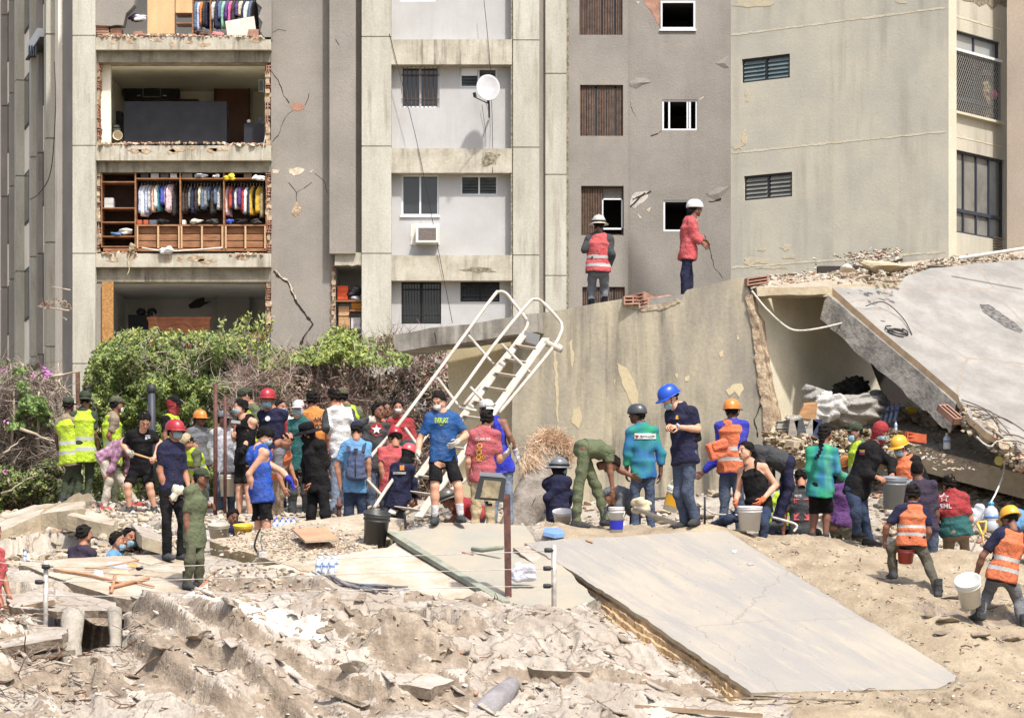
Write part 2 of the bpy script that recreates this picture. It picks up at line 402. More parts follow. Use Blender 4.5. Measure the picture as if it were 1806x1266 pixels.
def chip(W, pts, parent, d=0., seed=0, m=None, name='bare_plaster_patch'):
    mb = MB(); J = jag([Vector(p) for p in pts], 1.5, 6, seed, True)
    wpoly(mb, W, [(p[0], p[1]) for p in J], d-.01, d+.006)
    return mb.build(name, m or C_CHIP, parent)
def window(W, x0, x1, yt, yb, d, parent, style='slide', frame=None, rec=.1, glass=None, mull=(.5,), fw=.045, label=None, sill=False):
    """a window set back in its opening; frame = the part, panes / bars / louvres its sub-parts"""
    u0, u1, z0, z1 = W.rect(x0, x1, yt, yb, d); fm = frame or C_ALU
    f = MB(); D0, D1 = d-rec-.04, d-rec+.03
    W.box(f, u0, u0+fw, z0, z1, D0, D1); W.box(f, u1-fw, u1, z0, z1, D0, D1)
    W.box(f, u0+fw, u1-fw, z0, z0+fw, D0, D1-.002); W.box(f, u0+fw, u1-fw, z1-fw, z1, D0, D1-.002)
    for k in mull:
        um = u0+(u1-u0)*k; W.box(f, um-fw*.5, um+fw*.5, z0+fw, z1-fw, D0, D1-.004)
    if sill: W.box(f, u0-.03, u1+.03, z0-.05, z0-.002, d-rec, d+.05)
    w = f.build('window', fm, parent)
    if label: w['label'] = label
    if style != 'open':
        g = MB(); ks = [0]+list(mull)+[1]
        if style == 'louvre':
            for a, b in zip(ks, ks[1:]):
                ua = u0+(u1-u0)*a+fw; ub = u0+(u1-u0)*b-fw; n = max(4, int((z1-z0)/.1))
                for i in range(n):
                    z = z0+fw+(z1-z0-2*fw)*(i+.5)/n; h = (z1-z0-2*fw)/n*.56
                    g.hexa([W.pt(ua, z-h, D0+.07), W.pt(ub, z-h, D0+.07), W.pt(ub, z-h+.01, D0+.08), W.pt(ua, z-h+.01, D0+.08),
                            W.pt(ua, z+h-.01, D0+.01), W.pt(ub, z+h-.01, D0+.01), W.pt(ub, z+h, D0+.02), W.pt(ua, z+h, D0+.02)])
            g.build('louvre_blades', glass or C_GLASSG, w)
            g = MB(); W.box(g, u0+.01, u1-.01, z0+.01, z1-.01, D0-.05, D0-.03); g.build('dark_backing', C_DARK, w)
        else:
            for a, b in zip(ks, ks[1:]):
                g = MB(); W.box(g, u0+(u1-u0)*a+fw*.4, u0+(u1-u0)*b-fw*.4, z0+fw*.5, z1-fw*.5, D0+.02, D0+.03); g.build('pane', glass or C_GLASS, w)
    return w, (u0, u1, z0, z1, D1)
def bars(W, r, parent, n, m, h=2, th=.018, d=.05, low=None):
    u0, u1, z0, z1, D = r; g = MB()
    for i in range(n):
        u = u0+(u1-u0)*(i+.5)/n; W.box(g, u-th/2, u+th/2, z0, z1, D+d, D+d+th)
    for i in range(h):
        z = z0+(z1-z0)*((i+.35)/(h-.3) if h > 1 else .5); W.box(g, u0, u1, z-th/2, z+th/2, D+d-th, D+d-.001)
    return g.build('window_bars', m, parent)
def roombox(W, r, d0, depth, parent, m, name='room_shell'):   # inside surfaces of a room behind an opening
    u0, u1, z0, z1 = r; g = MB(); a, b = d0, d0-depth
    g.quad(W.pt(u0, z0, b), W.pt(u1, z0, b), W.pt(u1, z1, b), W.pt(u0, z1, b))
    g.quad(W.pt(u0, z0, a), W.pt(u0, z0, b), W.pt(u0, z1, b), W.pt(u0, z1, a))
    g.quad(W.pt(u1, z0, b), W.pt(u1, z0, a), W.pt(u1, z1, a), W.pt(u1, z1, b))
    g.quad(W.pt(u0, z1, b), W.pt(u1, z1, b), W.pt(u1, z1, a), W.pt(u0, z1, a))
    g.quad(W.pt(u0, z0, a), W.pt(u1, z0, a), W.pt(u1, z0, b), W.pt(u0, z0, b))
    return g.build(name, m, parent)

W0 = Wall(0, 74, 1806, 74)
BY = 74.
mainb = empty('apartment_building', (-4, 76, -1.5), 'tall beige and taupe apartment building with its left flats torn open', 'building')
ZT = 17.2; ZB = -1.7
def uzr(x0, x1, z0=ZB, z1=ZT, d=0.): return (W0.uz(x0, 500, d)[0], W0.uz(x1, 500, d)[0], z0, z1)
# --- columns with cast joints
def column(x0, x1, d0, d1, joints, name='column', m=C_CONC, W=W0, z0=ZB, z1=ZT):
    u0 = W.uz(x0, 500, d1)[0]; u1 = W.uz(x1, 500, d1)[0]; zs = sorted([z0]+[W.uz(x0, y, d1)[1] for y in joints]+[z1]); g = MB()
    for a, b in zip(zs, zs[1:]): W.box(g, u0, u1, a+.015, b-.015, d0, d1)
    W.box(g, u0+.02, u1-.02, z0, z1, d0-.01, d1-.025)
    return g.build(name, m, mainb)
column(128, 168, -.6, .35, (63, 257, 447, 641))
column(638, 690, -.4, .35, (65, 258, 447, 641))
column(905, 951, -.4, .35, (71, 260, 450, 641))
column(962, 999, -.4, .12, (-60, 130, 308, 486))
# --- torn left bay: slab edges and lintels
for (ya, yb, yc) in ((66, 88, 110), (257, 283, 304), (447, 471, 497)):
    g = MB(); W0.pbox(g, 168, 478, ya, yb, -.5, .26)
    o = g.build('slab_edge', C_CONC2, mainb)
    for k in range(7):                       # spalled places along the slab edge
        x = 190+rnd.uniform(0, 270); chip(W0, blob2(x, ya+rnd.uniform(4, 14), rnd.uniform(6, 16), rnd.uniform(3, 6), 9, k*7+ya), o, .26, k, C_BRK, 'spalled_patch')
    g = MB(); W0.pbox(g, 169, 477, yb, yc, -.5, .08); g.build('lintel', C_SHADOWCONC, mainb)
def broken_edge(x0, x1, yt, yb, seed, d0=-.35, d1=.12):    # torn hollow brick wall end
    r = random.Random(seed); g = MB(); y = yt
    while y < yb:
        h = r.uniform(5, 12); a = x0+r.uniform(-.5, 3); b = x1-r.uniform(-.5, 3)
        mi = 1 if r.random() < .4 else 0
        if mi:
            n = 2; hh = h/n
            for i in range(n):
                W0.pbox(g, a, b, y+i*hh, y+i*hh+hh*.35, d0, d1-r.uniform(0, .1), 1)
                W0.pbox(g, (a+b)/2-.8, (a+b)/2+.8, y+i*hh, y+i*hh+hh, d0, d1-.05, 1)
            W0.pbox(g, a, a+1.2, y, y+h, d0, d1-.04, 1)
        else:
            P = jag([(a, y), (b, y), (b, y+h), (a, y+h)], 1.2, 4, r.randint(0, 999), True)
            wpoly(g, W0, [(p[0], p[1]) for p in P], d0, d1-r.uniform(0, .12), 0)
        y += h
    g2 = W0.pbox(g, x0, x1, yt, yb, d0, d0+.1, 0)
    return g.build('torn_wall_end', [C_BRK, C_BRICK], mainb)
broken_edge(169, 177, 110, 252, 1); broken_edge(467, 478, 115, 256, 2)
broken_edge(169, 178, 304, 440, 3); broken_edge(469, 479, 306, 448, 4)
broken_edge(468, 479, 497, 585, 5)
g = MB(); W0.pbox(g, 168, 180, 471, 640, -.4, .05); W0.pbox(g, 169, 181, 471, 640, -.4, .0); g.build('wall_stub', C_GREY, mainb)
# upper torn storey
g = MB(); P = [(168, -30), (240, -30), (237, 8), (232, 14), (222, 24), (217, 45), (205, 44), (195, 46), (168, 45)]
wpoly(g, W0, P, -.15, .26); g.build('plaster_remnant', C_GREY, mainb); g = MB()
P = [(452, -30), (479, -30), (479, 70), (468, 70), (459, 55), (463, 40), (456, 30), (462, 14), (452, 4)]
wpoly(g, W0, P, -.15, .26); g.build('plaster_remnant', C_GREY, mainb)
g = MB()
for i in range(5): W0.pbox(g, 169+i*.7, 190+rnd.uniform(0, 5), 46+i*4, 49+i*4, -.2, .2)
W0.pbox(g, 196, 214, 50, 62, -.2, .15); W0.pbox(g, 438, 456, 52, 66, -.1, .22); W0.pbox(g, 236, 252, 55, 62, -.1, .2)
g.build('exposed_bricks', C_BRICK, mainb)
# rooms behind
rm1 = W0.rect(176, 470, 108, 258, 0); rm2 = W0.rect(176, 471, 300, 446, 0); rm3 = W0.rect(178, 471, 494, 640, 0); rm0 = W0.rect(168, 478, -60, 66, 0)
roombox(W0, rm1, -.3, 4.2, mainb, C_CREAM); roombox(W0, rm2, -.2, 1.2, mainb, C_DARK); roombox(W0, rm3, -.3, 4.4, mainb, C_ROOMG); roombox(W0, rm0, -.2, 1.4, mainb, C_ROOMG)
g = MB(); W0.pbox(g, 178, 195, 112, 251, -.45, -.3); g.build('inner_wall_end', C_CREAM, mainb)
g = MB(); W0.box(g, *W0.rect(168, 480, 0, 10)[:2], ZB, W0.uz(0, 641, 0)[1], -.3, 0); g.build('lower_wall', C_GREY, mainb)
# --- taupe wall between the torn bay and the middle pier
ext = (W0.uz(478, 0)[0], W0.uz(590, 0)[0], ZB, ZT)
g = MB(); W0.holes(g, ext, [], 0.); g.build('wall', C_GREY, mainb)
# pier with a torn foot
g = MB(); u0, _ = W0.uz(581, 0, .45); u1, _ = W0.uz(627, 0, .45); zc = W0.uz(0, 447, .45)[1]
W0.box(g, u0, u1, zc, ZT, -.2, .42); g.build('pier', C_GREY, mainb)
g = MB(); W0.holes(g, (W0.uz(589, 0)[0], W0.uz(645, 0)[0], ZB, ZT), [W0.rect(592, 638, 470, 640, 0)], 0., .2); g.build('wall', C_GREY, mainb)
g = MB(); wpoly(g, W0, [(p[0], p[1]) for p in jag([(590, 449), (612, 446), (627, 445), (638, 446), (638, 468), (590, 468)], 1.5, 8, 3, True)], 0, .3); g.build('beam_stub', C_CONC2, mainb)
broken_edge(583, 592, 468, 585, 6, -.2, .1)
roombox(W0, W0.rect(592, 638, 468, 640, 0), -.1, 1.5, mainb, C_ROOMG)
# --- middle bay: light panels between stained beams
hol = [W0.rect(707, 775, 117, 190), W0.rect(811, 877, 120, 154), W0.rect(708, 774, 308, 380), W0.rect(812, 878, 309, 344), W0.rect(708, 778, 494, 571),
       W0.rect(812, 881, 495, 532), W0.rect(705, 771, -70, 3)]
g = MB(); W0.holes(g, (W0.uz(685, 0)[0], W0.uz(908, 0)[0], ZB, ZT), hol, 0., .2); g.build('wall', C_LIGHT, mainb)
for ya, yb in ((-122, -80), (70, 114), (262, 305), (450, 495)):
    g = MB(); W0.pbox(g, 690, 903, ya, yb, -.1, .33)
    o = g.build('beam', C_CONC2, mainb)
g = MB(); W0.pbox(g, 901, 906, -200, 640, -.05, .3); g.build('shade_strip', C_MOULDSHADE, mainb)  # shade beside the column, painted as a dark strip
w, r = window(W0, 707, 775, 117, 190, 0, mainb); bars(W0, r, w, 9, C_IRONB)
w, r = window(W0, 811, 877, 120, 154, 0, mainb, 'louvre')
g = MB(); W0.pbox(g, 813, 842, 121, 134, -.06, -.045); g.build('white_blind', C_ALU, w)
w, r = window(W0, 708, 774, 308, 380, 0, mainb, sill=True)
g = MB(); W0.pbox(g, 744, 772, 311, 377, -.16, -.15); g.build('curtain', cmat((60, 58, 52)), w)
window(W0, 812, 878, 309, 344, 0, mainb, 'louvre')
w, r = window(W0, 708, 778, 494, 571, 0, mainb, frame=C_IRON); bars(W0, r, w, 14, C_IRON, 2, .022)
w, r = window(W0, 812, 881, 495, 532, 0, mainb, 'louvre', frame=C_IRON); bars(W0, r, w, 12, C_IRON, 5, .02)
window(W0, 705, 771, -70, 3, 0, mainb)
chip(W0, blob2(866, 280, 14, 15, 16, 4, .4), mainb, .33, 4, C_MOULDSHADE, 'mould_stain')
chip(W0, blob2(845, 476, 26, 5, 12, 8, .4), mainb, .33, 5, C_MOULDSHADE, 'mould_stain')
# --- right taupe walls
gh = [W0.rect(1022, 1098, -30, 62), W0.rect(1023, 1099, 150, 240), W0.rect(1025, 1100, 328, 415), W0.rect(1027, 1102, 506, 600)]
g = MB(); W0.holes(g, (W0.uz(950, 0)[0], W0.uz(1108, 0)[0], ZB, ZT), gh, -.0, .3); g.build('wall', C_GREY, mainb)
W1 = Wall(0, 74.12, 1806, 74.12)
gh2 = [W1.rect(1165, 1226, 3, 52), W1.rect(1168, 1230, 176, 230), W1.rect(1170, 1231, 353, 408)]
g = MB(); W1.holes(g, (W1.uz(1107, 0)[0], W1.uz(1310, 0)[0], ZB, ZT), gh2, 0, .35); g.build('wall', C_GREY, mainb)
g = MB(); W0.box(g, W0.uz(998, 0)[0], W0.uz(1003, 0)[0], ZB, ZT, -.05, .03); g.build('dark_joint', C_MOULDSHADE, mainb)
for (x0, x1, yt, yb) in ((1022, 1098, -30, 62), (1023, 1099, 150, 240), (1027, 1102, 506, 600)):
    w, (a, b, c, e, D) = window(W0, x0, x1, yt, yb, 0, mainb, frame=C_IRONB, rec=.25, mull=(.14, .45, .58), glass=C_GLASSG if yt == 150 else C_GLASS)
    g = MB(); n = 26
    for i in range(n):
        if rnd.random() < .06: continue
        u = a+(b-a)*(i+.5)/n+rnd.uniform(-.004, .004); W0.box(g, u-.012, u+.012, c+.01, e-.01, D+.1, D+.15)
    g.build('vertical_slats', C_SLATW, w)
w, (a, b, c, e, D) = window(W0, 1025, 1100, 328, 415, 0, mainb, 'open', frame=C_IRONB, rec=.2, mull=(.5,))
g = MB(); [W0.box(g, a+(b-a)*(i+.5)/26-.012, a+(b-a)*(i+.5)/26+.012, c+.01, e-.01, D+.02, D+.07) for i in range(13)]; g.build('vertical_slats', C_SLATW, w)
g = MB(); W0.pbox(g, 1062, 1098, 330, 350, -.2, -.18); g.build('roller_blind', cmat((120, 116, 108)), w)
g = MB()
for q in ((1062, 1064, 350, 405), (1096, 1098, 350, 405), (1062, 1098, 350, 352.5), (1062, 1098, 402, 405)): W0.pbox(g, *q, -.18, -.12)
g.build('sash', C_ALU, w)
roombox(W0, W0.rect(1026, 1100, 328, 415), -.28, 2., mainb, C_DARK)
for i, (x0, x1, yt, yb) in enumerate(((1165, 1226, 3, 52), (1168, 1230, 176, 230), (1170, 1231, 353, 408))):
    w, r = window(W1, x0, x1, yt, yb, 0, mainb, 'open', rec=.06 if i else -.02, mull=((), (.2, .72, .79), ())[i], frame=C_ALU, sill=(i == 0))
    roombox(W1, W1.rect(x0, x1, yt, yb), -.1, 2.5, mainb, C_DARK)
# plaster damage on the taupe walls
chip(W0, [(512, 186), (519, 181), (530, 182), (538, 187), (536, 193), (524, 196), (516, 194)], mainb, 0, 1, C_BRICK, 'exposed_brick_patch')
chip(W0, [(509, 298), (524, 295), (538, 299), (532, 306), (518, 310), (510, 305)], mainb, 0, 2)
chip(W0, [(480, 299), (493, 300), (490, 306), (481, 305)], mainb, 0, 3); chip(W0, [(545, 303), (553, 299), (549, 305)], mainb, 0, 9)
chip(W0, [(522, 355), (530, 364), (532, 372), (523, 384), (514, 378), (518, 366)], mainb, 0, 4, C_BRK)
crack(W0, [(479, 126), (491, 142), (498, 162), (510, 182)], .03, mainb, seed=3); crack(W0, [(516, 196), (503, 208), (494, 232), (481, 250)], .022, mainb, seed=4)
crack(W0, [(538, 186), (545, 165)], .02, mainb, seed=5); crack(W0, [(509, 322), (523, 340), (550, 322)], .02, mainb, seed=6); crack(W0, [(523, 340), (523, 356)], .03, mainb, seed=7)
crack(W0, [(483, 478), (510, 503), (520, 528), (537, 552), (552, 572), (540, 588), (530, 608)], .085, mainb, seed=8)
crack(W0, [(485, 476), (511, 500), (522, 527)], .05, mainb, d=.004, seed=9, m=C_CHIP)
crack(W0, [(480, 58), (492, 52), (505, 55)], .015, mainb, seed=10); crack(W0, [(556, 306), (570, 318), (577, 340)], .015, mainb, seed=11)
chip(W1, [(1135, 0), (1160, -8), (1165, 0), (1166, 52), (1158, 40), (1152, 28), (1143, 14)], mainb, 0, 5, C_BRICK, 'exposed_brick_patch')
chip(W1, [(1121, 3), (1128, 3), (1126, 8)], mainb, 0, 6)
def bulge(W, pts, parent, d, off, seed=0):          # sheet of render that has come away from the wall
    g = MB(); P = [W.px(x, y, d+.004) for x, y in pts]; c = sum(P, Vector())/len(P)+W.n*off-Vector((0, 0, off*.2)); n = len(P)
    g.add(P+[c], [(i, (i+1) % n, n) for i in range(n)]); return g.build('loose_render', C_GREY, parent)
bulge(W1, [(1109, 146), (1122, 137), (1140, 138), (1150, 145), (1133, 150), (1123, 157), (1110, 152)], mainb, 0, .04)
bulge(W1, [(1262, 112), (1286, 96), (1286, 120), (1276, 120)], mainb, 0, .035)
bulge(W1, [(1246, 345), (1262, 332), (1288, 328), (1270, 350), (1262, 352)], mainb, 0, .035)
chip(W1, [(1112, 352), (1118, 341), (1142, 337), (1143, 348), (1136, 356), (1120, 368), (1111, 364)], mainb, 0, 7, mat('lifted_white_plaster', S2L((190, 184, 174)), S2L((160, 152, 142)), sc=12))
crack(W1, [(1112, 364), (1135, 344), (1148, 337)], .05, mainb, d=.01, seed=12); crack(W1, [(1116, 352), (1138, 340)], .04, mainb, d=.01, seed=13)
chip(W1, [(1140, 370), (1148, 365), (1145, 375)], mainb, 0, 8); chip(W1, [(1123, 375), (1132, 384), (1128, 385)], mainb, 0, 9)
crack(W1, [(1246, 342), (1255, 347), (1268, 344), (1271, 352), (1250, 356)], .05, mainb, seed=14)
crack(W1, [(1148, 240), (1160, 236), (1167, 231)], .03, mainb, seed=15); crack(W1, [(1234, 176), (1241, 171)], .05, mainb, seed=16, m=C_CHIP)
crack(W1, [(1243, 415), (1252, 440), (1255, 455), (1262, 475), (1274, 490)], .022, mainb, seed=17); crack(W1, [(1112, 180), (1116, 196), (1121, 206)], .014, mainb, seed=18)
crack(W0, [(592, 70), (598, 80)], .02, mainb, d=.42, seed=19)
chip(W0, [(1000+5, 0), (1006, 1), (1005, 2)], mainb, 0, 2)
# --- facade that recedes on the far left
WL = Wall(-3, 90, 100, 76)
lf = empty('side_wing', WL.pt(4, ZB, 0), 'grey wing with vertical concrete fins receding at the far left edge', 'building')
Lu = WL.uz(100, 500)[0]
def lu(x, d=0.): return WL.uz(x, 500, d)[0]
g = MB(); WL.box(g, 0, Lu+.3, ZB, ZT+4, -.3, 0); g.build('wall', mat('white_wall_paint', S2L((238, 230, 214)), S2L((226, 218, 202)), sc=1, bump=.1, streak=(5, .3, S2L((180, 178, 172)))), lf)
g = MB(); WR_ = Wall(99, 76.3, 129, 74.8); ua = WR_.uz(99, 300)[0]; ub = WR_.uz(130, 300)[0]
WR_.box(g, ua-.1, ub+.15, ZB, ZT+4, -.2, 0); g.build('shaded_return_wall', C_GREY, lf)
for i, (x0, x1, dd, m) in enumerate(((6, 13, .16, C_GREY), (22, 28, .16, C_GREY), (31, 43, .24, C_CONC), (58, 70, .24, C_CONC), (71, 76, .13, C_GREY), (86, 97, .24, C_CONC))):
    g = MB(); u0 = WL.uz(x0, 500, dd)[0]; u1 = WL.uz(x1, 500, dd)[0]
    u1 = WL.uz(x1, 500, 0)[0]; u0 = u1-.45
    for k in range(8):
        za = ZB+k*2.8+.02; WL.box(g, u0, u1, za+.0, za+2.76, -.05, dd+(.0 if k % 1 == 0 else 0))
        WL.box(g, u0+.05, u1-.05, za+2.76, za+2.81, -.05, dd-.05)
    g.build('concrete_fin', m, lf)
for k in range(7):
    for (x0, x1) in ((44, 56), (14, 21), (76, 84)):
        z0 = ZB+.3+k*2.8+1.; g = MB(); u0, u1 = lu(x0), lu(x1); WL.box(g, u0+.12, u1-.3, z0, z0+1.5, .002, .03)
        w = g.build('window', C_IRON, lf); g = MB(); WL.box(g, u0+.2, u1-.38, z0+.08, z0+1.42, .032, .04); g.build('pane', C_GLASS, w)
g = MB(); WL.pbox(g, 47, 66, 80, 104, .05, .3); W_ac = thing('air_conditioner', g, mat('ac_white', S2L((205, 205, 200)), rough=.5), 'small white air conditioner box sticking out of the receding side wing', 'air conditioner')
g = MB(); 
for i in range(4): WL.pbox(g, 50+i*4, 52+i*4, 83, 100, .3, .32)
g.build('grille', C_IRON, W_ac)
g = MB(); WL.pbox(g, 45, 70, 104, 107, .0, .32); g.build('bracket', C_IRON, W_ac)
# far pale block and a sliver of sky beyond
g = MB(); a = at(-60, 205, 110); b = at(8, 205, 110); g.box((a.x, 110, ZB), (b.x, 116, a.z)); 
farb = empty('distant_block', (a.x, 112, ZB), 'distant pale block seen in a sliver at the left edge', 'building')
g.build('wall', C_PINK, farb); g = MB(); c = at(0, 195, 109.8); e = at(7, 183, 109.8); g.box((c.x-.4, 109.7, c.z), (e.x, 109.98, e.z)); g.build('window', C_GLASS, farb)

# ================= right building =================
WA = Wall(1280, 69.35, 1673, 66.0); WB = Wall(1673, 66.0, 1790, 68.25)
rb = empty('putty_building', (9.5, 70, ZB), 'putty coloured block standing at an angle behind the collapsed roof', 'building')
uA1 = WA.uz(1673, 500)[0]; RA = [WA.rect(1308, 1393, 105, 147), WA.rect(1312, 1397, 311, 354)]
# these openings follow the slope of the receding wall, so take heights at their left edge
g = MB(); WA.holes(g, (WA.uz(1289, 500)[0], uA1, ZB, 18), RA, 0, .2); g.build('wall', C_OLIVE, rb)
for q in ((1308, 1393, 105, 147), (1312, 1397, 311, 354)):
    window(WA, *q, 0, rb, 'louvre', frame=C_IRON, rec=.08, glass=mat('bluegrey_louvre', S2L((104, 118, 120)), S2L((88, 100, 104)), sc=2, rough=.25, bump=0) if q[0] == 1308 else mat('grey_louvre', S2L((122, 122, 116)), S2L((106, 106, 102)), sc=2, rough=.3, bump=0))
hb = [WB.rect(1688, 1771, 54, 180), WB.rect(1690, 1779, 262, 408)]
zt1 = WB.uz(1688, 50)[1]; zb1 = WB.uz(1688, 195)[1]; zt2 = WB.uz(1690, 262)[1]; zb2 = WB.uz(1690, 408)[1]
uB = lambda x: WB.uz(x, 500)[0]
hb = [(uB(1687), uB(1772), zb1, zt1), (uB(1689), uB(1779), zb2, zt2)]
g = MB(); WB.holes(g, (0, uB(1797), ZB, 18), hb, -.12, .3); g.build('wall', C_OLIVE, rb)
g = MB(); WB.box(g, 0, uB(1687), ZB, 18, -.1, 0); g.build('corner_strip', C_PALE, rb)
WC = Wall(1776, 67.2, 1850, 66.2); g = MB(); WC.box(g, 0, 3, ZB, 18, -1.5, 0); g.build('end_wall', C_PINK, rb)
# window 1 (mesh guard, grey net, woman inside) and window 2 (dark framed screen)
def bwin(h, n, low):
    u0, u1, z0, z1 = h; f = MB(); d0, d1 = -.26, -.18; w = .05
    WB.box(f, u0, u0+w, z0, z1, d0, d1); WB.box(f, u1-w, u1, z0, z1, d0, d1); WB.box(f, u0+w, u1-w, z0, z0+w, d0, d1-.002); WB.box(f, u0+w, u1-w, z1-w, z1, d0, d1-.002)
    WB.box(f, u0+w, u1-w, z0+low, z0+low+w*1.6, d0, d1-.004)
    for i in range(1, n): u = u0+(u1-u0)*i/n; WB.box(f, u-w*.35, u+w*.35, z0+w, z1-w, d0, d1-.006)
    return f.build('window', mat('navy_frame', S2L((58, 62, 72)), rough=.5, bump=0), rb)
w = bwin(hb[1], 4, .5); g = MB(); WB.box(g, hb[1][0]+.03, hb[1][1]-.03, hb[1][2]+.03, hb[1][3]-.03, -.25, -.24); g.build('pane', mat('net_curtain_glass', S2L((140, 138, 130)), S2L((112, 110, 104)), sc=1.2, rough=.15, bump=0, fine=.02), w)
u0, u1, z0, z1 = hb[0]; w = bwin((u0, u1, z0, z1), 2, .32)
g = MB(); WB.box(g, u0+.04, u1-.04, z1-.42, z1-.05, -.25, -.24); g.build('pane', mat('pale_glass', S2L((150, 152, 148)), rough=.1, bump=0, fine=0), w)
g = MB(); WB.box(g, u0+.02, u1-.02, z1-.5, z1-.44, -.2, -.05); g.build('rail', C_ALU, w)
roombox(WB, (u0, u1, z0, z1), -.3, 2.2, rb, mat('tan_room', S2L((150, 138, 118)), bump=.1))
g = MB(); WB.box(g, u0+.02, u0+.42, z0+.5, z1-.5, -.5, -.48); g.build('blue_panel', cmat((70, 90, 140)), w)
g = MB(); nn = 26
for i in range(nn):
    for sgn in (1, -1):
        a = u0+(u1-u0)*i/nn; zz = z0+.02; top = z1-.5; L = .42
        for j in range(4):
            pass
H = z1-.5-z0; Wd = u1-u0; st = .085
import itertools
for sgn in (1, -1):                       # diamond mesh guard
    c = -H*.6
    while c < Wd+H*.6:
        a = (c, 0.) if sgn > 0 else (c, 0.); pts = []
        ua, ub = c, c+sgn*H*.6
        t0, t1 = 0., 1.
        lo_, hi_ = (0-ua)/(ub-ua), (Wd-ua)/(ub-ua)
        t0 = max(0, min(lo_, hi_)); t1 = min(1, max(lo_, hi_))
        if t1-t0 > .03:
            A = WB.pt(u0+ua+(ub-ua)*t0, z0+H*t0, -.1+.006*sgn); B = WB.pt(u0+ua+(ub-ua)*t1, z0+H*t1, -.1+.006*sgn)
            g.bar(A, B, .009, .009)
        c += st
g.build('mesh_guard', mat('galvanised_mesh', S2L((150, 150, 146)), rough=.5, metal=.4), w)
g = MB(); WB.box(g, u0-.03, u1+.03, z0-.06, z0-.002, -.3, .0); g.build('sill', C_PALE, w)
g = MB(); va = WB.uz(1760, 425)[0]
for i in range(9): zz = WB.uz(1768, 420+i*4.5)[1]; WB.box(g, va-.02, va+.32, zz-.02, zz+.02, -.12, -.06)
g.build('vent', cmat((150, 140, 122)), rb)
def bandline(W, x0, y0, x1, d, sd, w=.035):     # chalky line of old mortar along each floor
    z = W.uz(x0, y0)[1]; r = random.Random(sd); a = W.uz(x0, y0)[0]; b = W.uz(x1, y0)[0]; g = MB(); u = a
    top = []; bot = []
    while u < b: top.append((u, z+r.uniform(.3, 1)*w)); bot.append((u, z-r.uniform(.3, 1)*w)); u += .11
    for i in range(len(top)-1):
        g.quad(W.pt(*bot[i], d+.005), W.pt(*bot[i+1], d+.005), W.pt(*top[i+1], d+.005), W.pt(*top[i], d+.005))
    g.build('mortar_line', mat('chalky_mortar', S2L((200, 194, 176)), S2L((190, 178, 148)), sc=3, bump=.6), rb)
for y in (62, 270, 472): bandline(WA, 1290, y, 1672, 0, y)
for y in (22, 235, 446): bandline(WB, 1674, y, 1778, .002 if False else -.118, y, .025)
for i, (x, y, a, b) in enumerate(((1325, 6, 30, 8), (1590, 2, 8, 5), (1330, 460, 18, 7), (1385, 437, 8, 5), (1395, 453, 12, 4), (1318, 168, 4, 9), (1312, 245, 4, 14), (1300, 258, 12, 6), (1360, 472, 22, 3), (1344, 440, 7, 3))):
    chip(WA, blob2(x, y, a, b, 14, i, .5), rb, 0, i, mat('ochre_old_paint', S2L((196, 182, 150)), S2L((182, 174, 156)), sc=5, bump=.4), 'peeled_paint_patch')
g = MB(); wpoly(g, WB, [(1690, -6), (1776, -6), (1776, 14), (1762, 8), (1750, 18), (1740, 6), (1728, 12), (1718, 4), (1700, 2)], -.13, -.112); g.build('soot_stain', C_MOULDSHADE, rb)
# ---- wall fittings of the main building
g = MB(); W0.pbox(g, 733, 773, 397, 428, -.1, .52); ac = thing('air_conditioner', g, mat('ac_white', S2L((205, 205, 200)), rough=.5), 'white boxed window air conditioner below the sliding window of the middle bay', 'air conditioner', bevel=.01)
g = MB(); W0.pbox(g, 738, 769, 402, 423, .515, .53); g.build('grille', mat('ac_grille', S2L((120, 112, 106)), S2L((90, 84, 80)), sc=30, bump=.5, bsc=60), ac)
g = MB(); W0.pbox(g, 724, 775, 395, 432, -.02, .02); g.build('surround', C_OLDW, ac)
# satellite dish on its arm
dc = at(861, 155, 73.1); dn = Vector((.10, -1, .42)).normalized()
dish = empty('satellite_dish', dc+Vector((0, .4, -.5)), 'oval white satellite dish on a bracket beside the louvre window', 'satellite dish')
g = MB(); prof = [(.001, -.075)]+[(.33*k/8, -.075*(1-(k/8)**2)) for k in range(1, 9)]+[(.335, .01), (.325, .015)]+[(.31*k/8, -.06*(1-(k/8)**2)+.012) for k in range(7, 0, -1)]+[(.001, -.045)]
g.lathe(prof, dc, dn, 28, sx=.92, sy=1.18, xax=(1, 0, 0)); g.build('reflector', mat('dish_white', S2L((165, 164, 164)), S2L((150, 149, 148)), sc=4, rough=.6, bump=0), dish)
g = MB(); e = at(838, 172, 72.6); g.tube([dc+Vector((0, .1, -.1)), dc+Vector((-.02, -.1, -.42)), e], .015); g.bar(e, e+Vector((-.02, -.02, .12)), .06, .06); g.build('feed_arm', C_IRON, dish)
g = MB(); g.tube([dc+Vector((.0, .12, -.12)), dc+Vector((.02, .25, -.45)), dc+Vector((.02, .85, -.62))], .025); g.build('bracket', C_IRON, dish)
def cable(name, pts, r, m, label, cat='cable', sub=6, group=None, sag=0):
    P = [Vector(p) for p in pts]; out = []
    for i in range(len(P)-1):
        p0 = P[max(i-1, 0)]; p1 = P[i]; p2 = P[i+1]; p3 = P[min(i+2, len(P)-1)]
        for j in range(sub):
            t = j/sub; out.append(.5*((2*p1)+(p2-p0)*t+(2*p0-5*p1+4*p2-p3)*t*t+(3*p1-p0-3*p2+p3)*t**3))
    out.append(P[-1]); g = MB(); g.tube(out, r, 5)
    return thing(name, g, m, label, cat, group)
C_WIRE = mat('black_cable', S2L((50, 48, 46)), bump=0)
